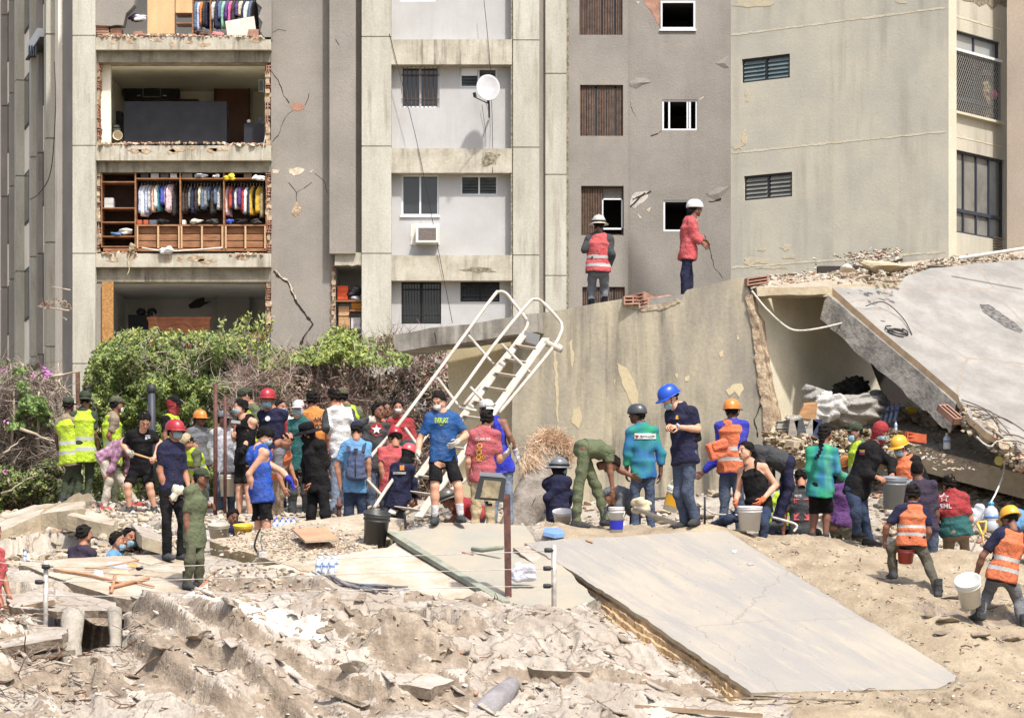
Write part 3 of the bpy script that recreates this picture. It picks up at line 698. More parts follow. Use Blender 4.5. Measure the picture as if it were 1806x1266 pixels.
cable('wall_cable', [W0.px(687, 60, .36), W0.px(702, 120, .36), W0.px(735, 250, .36), W0.px(765, 400, .4), W0.px(798, 570, .36)], .008, C_WIRE, 'long thin cable slanting down the whole light middle bay')
cable('wall_cable', [W0.px(853, -5, .36), W0.px(864, 110, .36), W0.px(868, 210, .1), W0.px(869, 305, .36)], .008, C_WIRE, 'thin cable dropping past the satellite dish')
cable('wall_cable', [W0.px(850, 185, .1), W0.px(856, 230, .05), W0.px(857, 260, .1)], .006, C_WIRE, 'short looped cable hanging under the satellite dish')
cable('wall_cable', [WR_.px(103, -5, .05), WR_.px(103, 200, .05), WR_.px(101, 350, .05), WR_.px(104, 640, .05)], .02, C_WIRE, 'black cable down the dark return wall beside the corner column')
cable('wall_cable', [WL.px(96, 110, 1), WL.px(98, 190, 1.1), WL.px(90, 300, 1), WL.px(70, 340, 1), WL.px(53, 352, 1)], .012, C_WIRE, 'loose drooping cable across the fins of the side wing')
# ================= what stands in the torn-open rooms =================
def pbox(mb, x0, x1, yt, yb, Y, dp, mi=0):      # box whose front face covers a pixel rectangle at depth Y
    a = at(x0, yb, Y); b = at(x1, yt, Y); return mb.box((a.x, Y, a.z), (b.x, Y+dp, b.z), mi)
BLK = mat('black_lacquer', S2L((44, 44, 50)), S2L((34, 34, 38)), sc=3, rough=.5, bump=.05)
WOOD = mat('brown_wardrobe_wood', S2L((150, 108, 76)), S2L((118, 80, 54)), sc=3, rough=.6, bump=.15, zs=4)
PLY = mat('pale_plywood', S2L((206, 170, 128)), S2L((190, 152, 110)), sc=2, rough=.6, bump=.1, zs=.3)
OSB = mat('strand_board', S2L((176, 134, 82)), S2L((134, 94, 54)), sc=22, rough=.8, bump=.4, bsc=40)
def st(name, x0, x1, yt, yb, Y, dp, m, label, cat, **k): g = MB(); pbox(g, x0, x1, yt, yb, Y, dp); return thing(name, g, m, label, cat, **k)
cab = st('wall_cabinet', 218, 315, 138, 175, 78.0, .35, BLK, 'black wall cabinet with a framed glass door hung above the counter', 'cabinet')
g = MB()
for q in ((251, 253, 141, 172), (282, 284, 141, 172), (253, 282, 141, 143), (253, 282, 170, 172)): pbox(g, *q, 77.96, .04)
g.build('glass_door_frame', cmat((120, 120, 118), kind='metal'), cab); g = MB(); pbox(g, 253, 282, 143, 170, 77.98, .01); g.build('door_glass', C_GLASS, cab)
g = MB(); pbox(g, 242, 248, 168, 169.5, 77.97, .03); pbox(g, 287, 293, 168, 169.5, 77.97, .03); g.build('handle', C_ALU, cab)
st('kitchen_counter', 218, 400, 179, 253, 75.0, .6, BLK, 'long black counter unit along the edge of the open room', 'counter', bevel=.01)
g = MB(); pbox(g, 316, 350, 175, 178, 77.9, .35); thing('wall_shelf', g, BLK, 'short dark shelf to the right of the wall cabinet', 'shelf')
dr = st('interior_door', 381, 438, 152, 254, 78.05, .05, mat('brown_door', S2L((110, 74, 54)), S2L((92, 60, 44)), sc=2, rough=.5, bump=.05), 'brown interior door at the back of the cream room', 'door')
g = MB()
for q in ((377, 381, 147, 254), (438, 441, 147, 254), (381, 438, 147, 152)): pbox(g, *q, 78.02, .08)
g.build('door_frame', mat('brown_door_frame', S2L((90, 62, 46)), bump=0), dr)
sp = st('air_conditioner', 384, 433, 124, 142, 77.8, .25, cmat((205, 200, 184), kind='plastic'), 'white split air conditioner above the brown interior door', 'air conditioner', bevel=.03)
g = MB(); pbox(g, 388, 430, 136, 138, 77.79, .02); g.build('vent_slot', C_IRON, sp)
st('low_cabinet', 430, 467, 218, 254, 74.8, .5, BLK, 'low dark cabinet in the right corner of the cream room', 'cabinet', bevel=.01)
g = MB(); c = at(439, 217, 74.9); g.lathe([(.05, 0), (.06, .02), (.05, .06), (.02, .09)], c); thing('ornament', g, C_OLDW, 'small white ornament standing on the low dark cabinet', 'ornament')
g = MB(); c = at(459, 217, 74.9); g.lathe([(.03, 0), (.035, .02), (.03, .1), (.012, .13), (.012, .16)], c); thing('bottle', g, cmat((70, 90, 150), kind='plastic'), 'small blue bottle on the low dark cabinet', 'bottle')
pic = MB(); 
for q in ((456, 457.5, 140, 162), (464, 465.5, 140, 162), (457.5, 464, 140, 142), (457.5, 464, 160, 162)): pbox(pic, *q, 75.9, .03)
pic = thing('picture', pic, C_OLDW, 'small framed blue picture on the right wall of the cream room', 'picture'); g = MB(); pbox(g, 457.5, 464, 142, 160, 75.92, .01); g.build('print', cmat((120, 150, 180)), pic)
g = MB(); c = at(208, 243, 74.2); g.lathe([(.05, .0), (.10, .08), (.13, .2), (.125, .2), (.09, .08), (.04, .02)], c, Vector((.1, -1, .15)), 20); lb = thing('fallen_lampshade', g, cmat((200, 188, 160), kind='plastic'), 'fallen cream lampshade lying at the left of the counter', 'lamp')
g = MB()
for i in range(4): pbox(g, 197+i, 216-i*2, 238-i*6, 243-i*6, 75.0, .5)
thing('folded_cushions', g, cmat((122, 118, 108)), 'stack of grey cushions beside the left end of the counter', 'cushions', bevel=.03)
st('dark_armchair', 196, 215, 195, 236, 77.0, .5, BLK, 'dark chair back in the shaded left corner of the cream room', 'chair', bevel=.05)
# room three
g = MB(); pbox(g, 180, 200, 497, 640, 73.85, .03); thing('strand_board_panel', g, OSB, 'upright strand board panel at the left side of the lower room', 'board')
hbm = MB(); top = []
N = 40
for i in range(N+1):
    t = i/N; x = 262+t*108; top.append((x, 572-3*math.cos(t*math.pi*2*2)*(1 if .2 < t < .8 else .6)))
P = [at(x, y, 75.) for x, y in top]+[at(370, 640, 75.), at(262, 640, 75.)]
hbm.prism(P, Vector((0, .06, 0))); pbox(hbm, 259, 372, 559, 563, 74.93, .16); pbox(hbm, 261, 370, 563, 567, 74.96, .1); P = [at(x, y, 74.97) for x, y in ((264, 567), (368, 567))]+[at(x, y-1.5, 74.97) for x, y in reversed(top)]
hbm.prism([at(262, 567, 74.97)]+[at(370, 567, 74.97)]+[at(x, y+1.5, 74.97) for x, y in reversed(top)], Vector((0, .03, 0)))
thing('headboard', hbm, mat('reddish_wood', S2L((160, 98, 62)), S2L((128, 76, 48)), sc=3, rough=.45, bump=.05), 'carved reddish wooden headboard standing in the lower room', 'headboard')
st('dark_sideboard', 226, 262, 555, 600, 77.0, .4, BLK, 'dark sideboard behind the headboard in the lower room', 'sideboard')
g = MB(); 
for x in (249, 268): g.lathe([(.02, 0), (.10, .02), (.14, .08), (.1, .17), (.02, .2)], at(x, 556, 77.1))
thing('dark_bundles', g, BLK, 'two round dark bundles on top of the sideboard', 'bundle')
dc_ = st('drawer', 440, 470, 588, 604, 74.2, .4, WOOD, 'pulled out wooden drawer at the right of the lower room', 'drawer', bevel=.01)
st('grey_door', 383, 440, 516, 600, 78.1, .05, mat('grey_door', S2L((152, 150, 144)), rough=.5, bump=0), 'pale grey interior door at the back of the lower room', 'door')
g = MB(); wp = [(332, 538), (345, 528), (360, 524), (361, 533), (372, 531), (352, 543), (335, 544)]
g.prism([at(x, y, 78.3) for x, y in wp], Vector((0, .02, 0))); g.build('broken_plaster_patch', cmat((60, 52, 44), kind='wood'), mainb)
# closets
def shelfunit(parent_name, label, cat, boards, m, Y=73.95, dp=.55):
    g = MB()
    for q in boards: pbox(g, *q, Y+rnd.uniform(0, .01), dp)
    return thing(parent_name, g, m, label, cat)
V = [(178, 180, 305, 436), (237.5, 240, 303, 440), (316.5, 319, 303, 440), (393.5, 396, 303, 440), (468.5, 471, 303, 440)]
Hs = [(180, 237.5, y, y+2) for y in (320, 366, 391, 416, 434)]+[(240, 316.5, 314, 316), (319, 393.5, 314, 316), (396, 468.5, 314, 316), (240, 316.5, 396, 399), (319, 393.5, 396, 399), (396, 468.5, 396, 399), (182, 470, 438, 443)]
wr = shelfunit('wardrobe', 'long brown built-in wardrobe open to the air, full of clothes', 'wardrobe', V+Hs, WOOD)
g = MB(); pbox(g, 178, 471, 303, 442, 74.52, .03); g.build('back_panel', mat('dark_wood_back', S2L((60, 44, 34)), S2L((44, 32, 26)), sc=3), wr)
for (xa, xb) in ((243, 314.5), (321, 391), (399, 466.5)):
    for c in range(2):
        for rr in range(3):
            w = (xb-xa)/2; a = xa+c*w+1.2; b = xa+(c+1)*w-1.2; yt = 401+rr*12.2
            g = MB(); pbox(g, a, b, yt, yt+10.8, 74.02+.05*(rr == 0), .4); d = g.build('drawer', WOOD, wr)
    g = MB(); m_ = at((xa+xb)/2, 400, 73.93); pbox(g, (xa+xb)/2-1.4, (xa+xb)/2+1.4, 399, 438, 73.92, .1); pbox(g, xa-2, xa+.4, 399, 438, 73.92, .1); pbox(g, xb-.4, xb+2, 399, 438, 73.92, .1); g.build('drawer_frame', mat('pale_edge_wood', S2L((186, 156, 118)), sc=4), wr)
    g = MB(); g.tube([at(xa-1, 321, 74.25), at((xa+xb)/2, 323.5, 74.25), at(xb+1, 321, 74.25)], .014); g.build('hanging_rod', C_IRON, wr)
ucl = shelfunit('upper_closet', 'ruined closet on the top storey with pale plywood doors', 'closet', [(338.5, 341, -30, 66), (370, 372, -30, 66), (310, 340, 23, 25), (310, 340, 40, 42)], WOOD, 74.0, .5)
g = MB(); pbox(g, 260, 308, -30, 60, 73.95, .03); ud = g.build('sliding_door', PLY, ucl); g = MB(); pbox(g, 309, 339, -30, 23, 73.97, .03); g.build('sliding_door', PLY, ucl)
g = MB(); pbox(g, 308.5, 309.2, -30, 60, 73.94, .04); g.build('door_edge', C_IRON, ud)
g = MB(); g.tube([at(341, 1, 74.25), at(455, 1, 74.25)], .014); g.build('hanging_rod', C_IRON, ucl)
g = MB(); g.prism([at(x, y, 73.85) for x, y in ((397, 38), (448, 29), (452, 56), (452, 66), (402, 69))], Vector((0, .02, 0))); thing('leaning_board', g, C_OLDW, 'tilted white panel leaning in front of the upper closet clothes', 'panel')
def garment(x, yt, yb, Y, w, col, lab, kind, seed, group):
    r = random.Random(seed); top = at(x, yt, Y); L = (yb-yt)*Y/FPX; w = w*Y/FPX; yaw = r.uniform(1.0, 1.45)*r.choice((-1, 1)) if w < .16 else r.uniform(.2, .7)
    ax = Vector((math.cos(yaw), math.sin(yaw), 0)); W = .22
    ax = Vector((w/2/.22*r.uniform(.7, 1.25), .8, r.uniform(-.12, .12))) ; ay = Vector((1, 0, 0)); V = []; n = 14; rows = 8
    for j in range(rows):
        t = j/(rows-1); hw = W*(.28+.72*min(1, t*4.5))*(1-.12*t); th = .035+.03*t
        for k in range(n):
            a = 2*math.pi*k/n; c = math.cos(a); sN = math.sin(a)
            p = top+ax*(c*hw)+ay*(sN*th*(1+.45*math.sin(5*a+seed)*t))+Vector((r.uniform(-.008, .008), 0, -L*t-(.02*math.sin(3*a+seed) if j == rows-1 else 0)-.035*abs(c)*(1 if j < 3 else .3)))
            V.append(p)
    F = [(j*n+k, j*n+(k+1) % n, (j+1)*n+(k+1) % n, (j+1)*n+k) for j in range(rows-1) for k in range(n)]+[tuple(reversed(range(n))), tuple(range((rows-1)*n, rows*n))]
    g = MB(); g.add(V, [tuple(reversed(f)) for f in F], 0, True)
    if r.random() < .45:
        s = top+ax*.2+Vector((0, 0, -.06)); g.tube([s, s+Vector((r.choice((-1, 1))*.05, -.03, -.18)), s+Vector((r.choice((-1, 1))*.07, -.03, -L*.55))], [.05, .045, .035], 8)
    o = thing('hanging_'+kind, g, cmat(col), lab, kind, group)
    h = MB(); h.tube([top+Vector((0, 0, -.03)), top+Vector((0, 0, .03)), top+Vector((.018, 0, .055)), top+Vector((0, 0, .075))], .005, 5); h.build('hanger', C_OLDW, o)
    return o
CN = {'pale blue': (176, 190, 222), 'white': (222, 222, 222), 'lavender': (170, 164, 200), 'peach': (226, 172, 146), 'royal blue': (64, 84, 196), 'pale pink': (226, 192, 198), 'teal': (60, 130, 140),
      'charcoal': (66, 62, 60), 'dark brown': (82, 68, 58), 'navy': (46, 52, 84), 'cream': (214, 202, 168), 'denim blue': (92, 112, 142), 'grey': (140, 142, 146), 'light grey': (186, 186, 184),
      'red orange': (200, 74, 48), 'purple': (92, 60, 134), 'red': (170, 48, 52), 'mustard yellow': (214, 170, 44), 'black': (34, 34, 38), 'khaki': (168, 150, 112), 'hot pink': (214, 90, 150), 'mint green': (130, 190, 160), 'orange': (206, 120, 60)}
ORD = ['first', 'second', 'third', 'fourth', 'fifth', 'sixth', 'seventh', 'eighth', 'ninth', 'tenth', 'eleventh', 'twelfth', 'thirteenth', 'fourteenth']
secs = [('left section of the brown wardrobe', 247, 313, 325, 384, 'pale blue,white,pale blue,light grey,peach,white,teal,royal blue,lavender,pale pink,pale pink,charcoal'.split(',')),
        ('middle section of the brown wardrobe', 323, 391, 328, 380, 'dark brown,charcoal,grey,navy,charcoal,cream,denim blue,grey,denim blue,charcoal,denim blue,light grey'.split(',')),
        ('right section of the brown wardrobe', 400, 466, 328, 384, 'pale pink,red orange,navy,white,purple,red,white,navy,mustard yellow,black,mustard yellow,khaki'.split(',')),
        ('left part of the top closet', 344, 369, 2, 58, 'denim blue,pale blue,orange,charcoal,navy'.split(',')),
        ('right part of the top closet', 375, 452, 2, 52, 'light grey,navy,denim blue,mint green,purple,hot pink,charcoal,purple,cream,navy,white,denim blue,charcoal'.split(','))]
for nm, xa, xb, yt, yb, cols in secs:
    n = len(cols)
    for i, cn in enumerate(cols):
        x = xa+(xb-xa)*(i+.5)/n; big = cn in ('white', 'pale pink', 'royal blue', 'mustard yellow') and rnd.random() < .6
        kd = 'trousers' if cn in ('denim blue', 'charcoal') and i % 2 else 'shirt'
        garment(x, yt+rnd.uniform(-1, 2), yb-rnd.uniform(0, 24), 74.25+rnd.uniform(-.05, .05), (xb-xa)/n*(1.9 if big else 1.25), CN[cn], f'{cn} {kd} {ORD[i]} from the left in the {nm}', kd, i*13+xa, 'clothes in the '+nm)
def bundle(name, x, y, w, h, Y, col, label, cat, seed=0, kind='cloth', group=None, flat=1.):
    s = SDF((-.5, -.5, -.5), (.5, .5, .5), .02 if w*Y/FPX > .3 else .03 if w*Y/FPX > .1 else .05); r = random.Random(seed)
    for k in range(5): s.ell((r.uniform(-.3, .3), r.uniform(-.2, .2), r.uniform(-.28, .1)), (r.uniform(-.3, .3), r.uniform(-.2, .2), r.uniform(-.28, .2)), .16, .16, .2, .16, (1, 0, 0), .15, .1)
    s.wrinkle(.035 if w < 60 else .05, seed, 16 if w < 60 else 34); V, F = s.mesh(); V[:, 2] -= V[:, 2].min()
    c = at(x, y, Y); W_ = w*Y/FPX; H_ = h*Y/FPX; V = V*np.array([W_/(np.ptp(V[:, 0])), max(W_*.7, .1)/np.ptp(V[:, 1])*flat, H_/np.ptp(V[:, 2])])+np.array(c)
    return tag(mesh_np(name, V, F, [cmat(col, kind=kind)], loc=c), label, cat, group)
bundle('towel', 405, 319, 24, 13, 73.95, (226, 196, 50), 'bright yellow cloth on the wardrobe top shelf', 'towel', 1)
bundle('white_hangers', 456, 319, 24, 11, 73.9, (226, 226, 226), 'bunch of white hangers and cloth on the wardrobe top shelf', 'hangers', 2)
for i, (x, w, c, nm) in enumerate(((255, 14, (60, 60, 64), 'black framed'), (273, 14, (176, 172, 164), 'pale'), (290, 14, (90, 84, 80), 'dark'), (306, 12, (190, 186, 178), 'white'), (330, 18, (120, 112, 100), 'brown'), (437, 14, (120, 96, 74), 'small tan'))):
    st('shoe_box', x-w/2, x+w/2, 306, 314, 74.0, .3, cmat(c, kind='wood'), f'{nm} box on the top shelf of the brown wardrobe', 'box', bevel=.005)
bundle('folded_linen', 356, 314, 26, 8, 74.0, (186, 196, 206), 'pale blue folded linen on the top shelf of the wardrobe', 'linen', 3)
bundle('folded_linen', 381, 314, 14, 8, 74.0, (206, 206, 206), 'pale grey folded linen at the end of the middle top shelf', 'linen', 4)
st('document_box', 184, 200, 349, 366, 74.1, .3, cmat((196, 196, 190), kind='wood'), 'white printed box on the left shelves of the wardrobe', 'box')
bundle('blue_bedding', 205, 416, 20, 7, 74.0, (84, 120, 164), 'blue bedding folded on a lower left wardrobe shelf', 'bedding', 5)
bundle('white_bedding', 222, 415, 26, 12, 74.1, (200, 196, 186), 'white bedding on a lower left wardrobe shelf', 'bedding', 6)
for i, (x, w, c, nm) in enumerate(((246, 8, (176, 90, 56), 'orange'), (257, 8, (176, 90, 56), 'second orange'), (270, 13, (90, 98, 112), 'grey lidded'), (324, 6, (220, 220, 216), 'small white'))):
    st('shoe_box', x-w/2, x+w/2, 388, 396, 74.0, .25, cmat(c, kind='wood'), f'{nm} box on the wardrobe floor under the hanging clothes', 'box', bevel=.004)
for i, (x, w, c, nm) in enumerate(((288, 22, (40, 40, 46), 'black'), (345, 24, (196, 190, 176), 'dusty white'), (373, 24, (70, 70, 72), 'dark grey'), (406, 14, (50, 80, 180), 'blue'), (425, 22, (44, 40, 44), 'dark'), (452, 22, (60, 60, 60), 'grey'))):
    bundle('heap_of_clothes', x, 396, w, 10, 74.0, c, f'{nm} heap of clothes on the wardrobe floor', 'clothes', 20+i)
bundle('hanging_rag', 294, 449, 27, 15, 73.7, (206, 208, 206), 'white crumpled rag on the sill below the wardrobe', 'rag', 9)
bundle('debris_bag', 233, 446, 14, 18, 73.7, (150, 134, 104), 'dusty cloth bag on the sill under the wardrobe shelves', 'bag', 10)
cable('curtain_rod', [at(250, 437, 73.7), at(300, 443, 73.7), at(392, 437, 73.7)], .02, C_OLDW, 'long bent white rod lying on the sill below the drawers', 'rod')
cable('dangling_cord', [at(230, 440, 73.68), at(226, 460, 73.66), at(228, 475, 73.66), at(224, 485, 73.66)], .012, cmat((190, 176, 140)), 'short beige cord dangling over the slab edge', 'cord')
cable('dangling_cord', [at(468, 240, 73.68), at(464, 262, 73.66), at(461, 283, 73.66)], .01, C_OLDW, 'white cord dangling from the low cabinet over the slab edge', 'cord')
bundle('heap_of_clothes', 240, 40, 28, 16, 74.1, (60, 40, 70), 'dark patterned heap on the upper closet shelf', 'clothes', 31)
bundle('white_pillow', 248, 38, 22, 12, 73.9, (206, 206, 214), 'white pillow on the left shelf of the upper closet', 'pillow', 32)
bundle('heap_of_clothes', 355, 66, 26, 12, 74., (96, 70, 60), 'reddish brown heap at the bottom of the upper closet left part', 'clothes', 33)
bundle('heap_of_clothes', 384, 66, 26, 10, 74., (190, 120, 120), 'pink and beige heap at the bottom of the upper closet right part', 'clothes', 34)
# cupboard of boxes in the pier
for q, c, l in (((595, 614, 504, 528), (226, 96, 56), 'bright orange bin on the pier cupboard shelf'), ((597, 616, 540, 557), (196, 156, 116), 'brown cardboard box under the orange bin'), ((597, 617, 559, 580), (190, 152, 112), 'larger brown cardboard box at the foot of the pier cupboard'),
               ((620, 637, 534, 545), (216, 150, 60), 'orange cardboard box with round marks beside the brown boxes'), ((619, 636, 560, 580), (214, 208, 206), 'pale white box low in the pier cupboard')):
    st('storage_box', *q, 74.15, .3, cmat(c, kind='wood'), l, 'box', bevel=.005)
bundle('black_bag', 622, 524, 30, 20, 74.2, (50, 52, 56), 'shiny black bag on the top shelf of the pier cupboard', 'bag', 41, 'plastic')
bundle('silver_pot', 627, 530, 16, 8, 74.05, (190, 190, 194), 'crumpled silver things beside the orange bin', 'foil', 42, 'metal')
g = MB(); pbox(g, 593, 638, 529, 532, 74.0, .5); pbox(g, 617, 638, 546, 549, 74.05, .5); thing('cupboard_shelves', g, WOOD, 'wooden shelves of the small cupboard in the torn pier', 'shelf')
# rubble on the sills
def crumbs(name, x0, x1, y, Y, n, s, m, parent=None, seed=0, label=None):
    r = random.Random(seed); g = MB()
    for i in range(n):
        c = at(r.uniform(x0, x1), y-r.uniform(0, 2), Y+r.uniform(0, .3)); k = s*r.uniform(.4, 1.3)
        A = Vector((r.uniform(-1, 1), r.uniform(-1, 1), r.uniform(-.4, .4))).normalized()*k; B = A.cross(Vector((r.uniform(-.3, .3), r.uniform(-.3, .3), 1))).normalized()*k*r.uniform(.4, 1); C_ = A.cross(B).normalized()*k*r.uniform(.3, .7)
        P = [c+(A*sx+B*sy+C_*sz)*r.uniform(.7, 1.15) for sx, sy, sz in ((-1, -1, -1), (1, -1, -1), (1, -1, 1), (-1, -1, 1), (-1, 1, -1), (1, 1, -1), (1, 1, 1), (-1, 1, 1))]
        g.hexa(P, r.randint(0, len(m)-1) if isinstance(m, list) else 0)
    return g.build(name, m, parent) if parent else tag(g.build(name, m), label, 'rubble', kind='stuff')
for y, a, b, sd in ((255, 176, 246, 1), (256, 400, 468, 2), (66, 180, 260, 3), (66, 345, 460, 4), (448, 180, 240, 5), (450, 405, 470, 6), (254, 250, 400, 7), (64, 230, 345, 8)):
    crumbs('sill_debris', a, b, y, 73.7, 60, .045, [C_BRK, C_BRICK, C_CHIP], mainb, sd)
# ================= collapsed house =================
def plane3(a, b, c):
    a, b, c = at(*a), at(*b), at(*c); n = (b-a).cross(c-a).normalized(); return a, n
def onp(pl, x, y, off=0.):
    o, n = pl; r = at(x, y, 1.); o = o+n*off; return r*(o.dot(n)/r.dot(n))
S_STAIN = mat('rain_stained_wall', S2L((184, 173, 146)), S2L((140, 134, 122)), sc=1.1, bump=.3, bsc=16, zs=.3, streak=(2.6, .95, S2L((84, 81, 75))))
S_YEL = mat('yellow_render', S2L((196, 182, 148)), S2L((182, 168, 136)), sc=1, bump=.15, bsc=20)
S_SLAB = mat('pale_roof_screed', S2L((146, 142, 135)), S2L((124, 121, 115)), sc=1.7, bump=.4, bsc=12, fine=.08, crack=(.55, .012, S2L((134, 122, 108))))
S_EDGE = mat('grey_cut_edge', S2L((142, 137, 128)), S2L((104, 100, 94)), sc=3, bump=.8, bsc=9, bd=.05)
S_TAN = mat('tan_slab', S2L((178, 166, 142)), S2L((158, 144, 120)), sc=2.2, bump=.6, bsc=10, bd=.03)
S_RUB = mat('pale_rubble', S2L((180, 166, 146)), S2L((146, 131, 110)), sc=6, bump=.9, bsc=14, bd=.04, fine=.2)
S_INNER = mat('inner_cream_wall', S2L((214, 206, 184)), S2L((196, 188, 164)), sc=1.2, bump=.15)
house = empty('collapsed_house', (3, 45, 1.5), 'fallen house with a stained wall, broken roof slabs and a gaping room', 'building')
HW = Wall(930, 45.4, 1340, 44.2)
out = [(944, 553), (1000, 545), (1050, 535), (1099, 527), (1103, 535), (1112, 541), (1132, 546), (1165, 543), (1198, 531), (1204, 527), (1208, 515), (1212, 511), (1260, 500), (1306, 489), (1313, 494), (1322, 515), (1332, 570), (1342, 660), (1352, 730), (1362, 780), (1362, 860), (900, 900), (905, 640), (900, 590), (943, 586)]
def wpoly_j(mb, W, pts, d0, d1, amp, seg, seed, mi=0, mi2=None): return wpoly(mb, W, [(p[0], p[1]) for p in jag([Vector(p) for p in pts], amp, seg, seed, True)], d0, d1, mi, mi2)
g = MB(); wpoly(g, HW, out, -.22, 0, 0, 1); g.build('stained_wall', [S_STAIN, S_EDGE], house)
g = MB(); wpoly_j(g, HW, [(1313, 520), (1326, 519), (1338, 580), (1350, 665), (1366, 740), (1372, 800), (1352, 800), (1345, 730), (1334, 650), (1326, 575)], -.45, .03, 2.2, 9, 4); g.build('torn_wall_edge', C_BRK, house)
for i, p in enumerate(([(1088, 640), (1104, 648), (1115, 668), (1124, 690), (1126, 712), (1118, 722), (1108, 700), (1098, 680)], [(1082, 672), (1086, 668), (1084, 680)], [(1010, 722), (1022, 716), (1026, 740), (1020, 756), (1008, 745)],
                       [(1268, 622), (1276, 616), (1275, 628), (1270, 630)], [(1190, 660), (1196, 658), (1194, 668)], [(1208, 665), (1216, 662), (1214, 672), (1208, 672)], [(1280, 688), (1292, 678), (1308, 676), (1312, 686), (1304, 700), (1296, 690), (1286, 698)],
                       [(1300, 590), (1304, 598), (1300, 600)], [(1004, 604), (1009, 598), (1012, 636), (1009, 650), (1006, 620)], [(976, 618), (980, 616), (985, 690), (984, 760), (980, 690)])):
    chip(HW, p, house, 0, i, S_YEL, 'ochre_paint_patch')
crack(HW, [(1345, 660), (1338, 690), (1344, 712), (1330, 740), (1336, 770)], .03, house, seed=21)
YW = Wall(786, 46.4, 940, 45.9); g = MB(); wpoly(g, YW, [(788, 600), (946, 560), (946, 900), (800, 900)], -.2, 0); g.build('yellow_wall', S_YEL, house)
PW = Wall(690, 45.9, 950, 45.2)
g = MB(); wpoly(g, PW, [(p[0], p[1]) for p in jag([Vector(p) for p in [(693, 591), (760, 578), (828, 572), (905, 558), (945, 552), (947, 585), (905, 590), (830, 602), (760, 611), (703, 620), (696, 612)]], .7, 14, 5, True)], -.5, .28, 0, 0)
g.build('roof_overhang', mat('overhang_concrete', S2L((158, 153, 142)), S2L((118, 113, 104)), sc=1.3, bump=.4, bsc=14, streak=(4, .8, S2L((70, 66, 60)))), house)
crack(PW, [(766, 586), (769, 606)], .012, house, d=.28, seed=2); crack(PW, [(828, 573), (829, 600)], .012, house, d=.28, seed=3)
# roof behind the stained wall
rp = [HW.px(x, y, -.01) for x, y in ((944, 553), (1099, 527), (1212, 511), (1312, 490))]
back = [p+Vector((.4, 7.5, -.25)) for p in rp]; g = MB(); low = Vector((0, 0, -.28))
for i in range(3): g.hexa([rp[i]+low, rp[i+1]+low, rp[i+1]-Vector((0, 0, .06)), rp[i]-Vector((0, 0, .06)), back[i]+low, back[i+1]+low, back[i+1], back[i]])
g.build('flat_roof', S_SLAB, house)
# broken hollow bricks in the notch
def hollow(mb, c, ax, ay, az, t=.012, nx=2, nz=2):
    c = Vector(c); ax = Vector(ax); ay = Vector(ay); az = Vector(az); lx, lz = ax.length, az.length
    for i in range(nx+1): mb.obox(c+ax*(2*i/nx-1)*(1-t/lx), ax.normalized()*t, ay, az)
    for k in range(nz+1): mb.obox(c+az*(2*k/nz-1)*(1-t/lz), ax*.995, ay*.995, az.normalized()*t)
def brickpile(x0, x1, y, Y, n, seed, s=.16, label=None):
    r = random.Random(seed)
    for i in range(n):
        c = at(x0+(x1-x0)*(i+.5)/n, y+r.uniform(-3, 3), Y); a = r.uniform(-.5, .5); ax = Vector((math.cos(a), math.sin(a), r.uniform(-.1, .25)))*s; ay = Vector((-math.sin(a), math.cos(a), r.uniform(-.2, .2)))*s*1.2; az = Vector((0, r.uniform(-.2, .2), 1))*s*.45
        g = MB(); hollow(g, c, ax, ay, az); thing('hollow_brick', g, C_BRICK, label or 'broken hollow clay brick lying in the notch of the stained wall', 'brick', 'hollow bricks in the wall notch')
brickpile(1108, 1150, 532, 44.95, 3, 3, .15); brickpile(1160, 1204, 528, 45.2, 2, 5, .12)
g = MB(); wpoly_j(g, HW, [(1102, 534), (1112, 543), (1132, 549), (1168, 546), (1200, 533), (1196, 527), (1165, 536), (1130, 540)], -.25, .012, 1.2, 5, 9); g.build('exposed_mortar', S_RUB, house)
g = MB(); hollow(g, at(1329, 497, 44.4), (.17, .04, .03), (-.05, .22, 0), (0, 0, .06), nx=1, nz=2); thing('hollow_brick', g, C_BRICK, 'hollow clay brick open end on the corner of the stained wall', 'brick')
# fallen roof slab
BP = plane3((1462, 503, 44.6), (1806, 792, 40.8), (1806, 458, 47.6)); bn = BP[1] if BP[1].z > 0 else -BP[1]
edge = [(1462, 503), (1550, 580), (1640, 655), (1690, 697), (1706, 728), (1740, 762), (1806, 800), (2050, 960), (2100, 470), (1806, 458), (1760, 462), (1700, 468), (1640, 473), (1600, 486), (1585, 496), (1520, 500)]
E = [onp(BP, x, y) for x, y in edge]; J = jag(E[:1], 0, 1)
body = jag(E[9:], .03, .25, 5)+jag(E[0:4], .006, .3, 2)[0:]+jag(E[3:8], .06, .18, 3)[1:]
g = MB(); g.prism([BP[0]+(p-BP[0])-bn*(p-BP[0]).dot(bn) for p in body], -bn*.10, 0, 1); g.build('fallen_roof_slab', [S_SLAB, mat('tan_edge', S2L((206, 176, 138)), S2L((180, 156, 124)), sc=6, bump=.4)], house)
lo = [p-bn*.10 for p in (onp(BP, 1460, 507), onp(BP, 1550, 583), onp(BP, 1640, 658), onp(BP, 1690, 702))]
g = MB(); dl = Vector((-.10, -.02, -.42)); inw = Vector((.3, .6, .25)); r = random.Random(4)
n = 26; top = []; 
for i in range(n+1):
    t = i/n*3; k = min(2, int(t)); top.append(lo[k].lerp(lo[k+1], t-k))
botp = [p+dl*(1+r.uniform(-.06, .07)) for p in top]
for i in range(n): g.hexa([botp[i], botp[i+1], top[i+1], top[i], botp[i]+inw, botp[i+1]+inw, top[i+1]+inw, top[i]+inw])
g.build('slab_rib', S_EDGE, house)
def onslab(x, y, o=.0): p = onp(BP, x, y); return p+bn*o
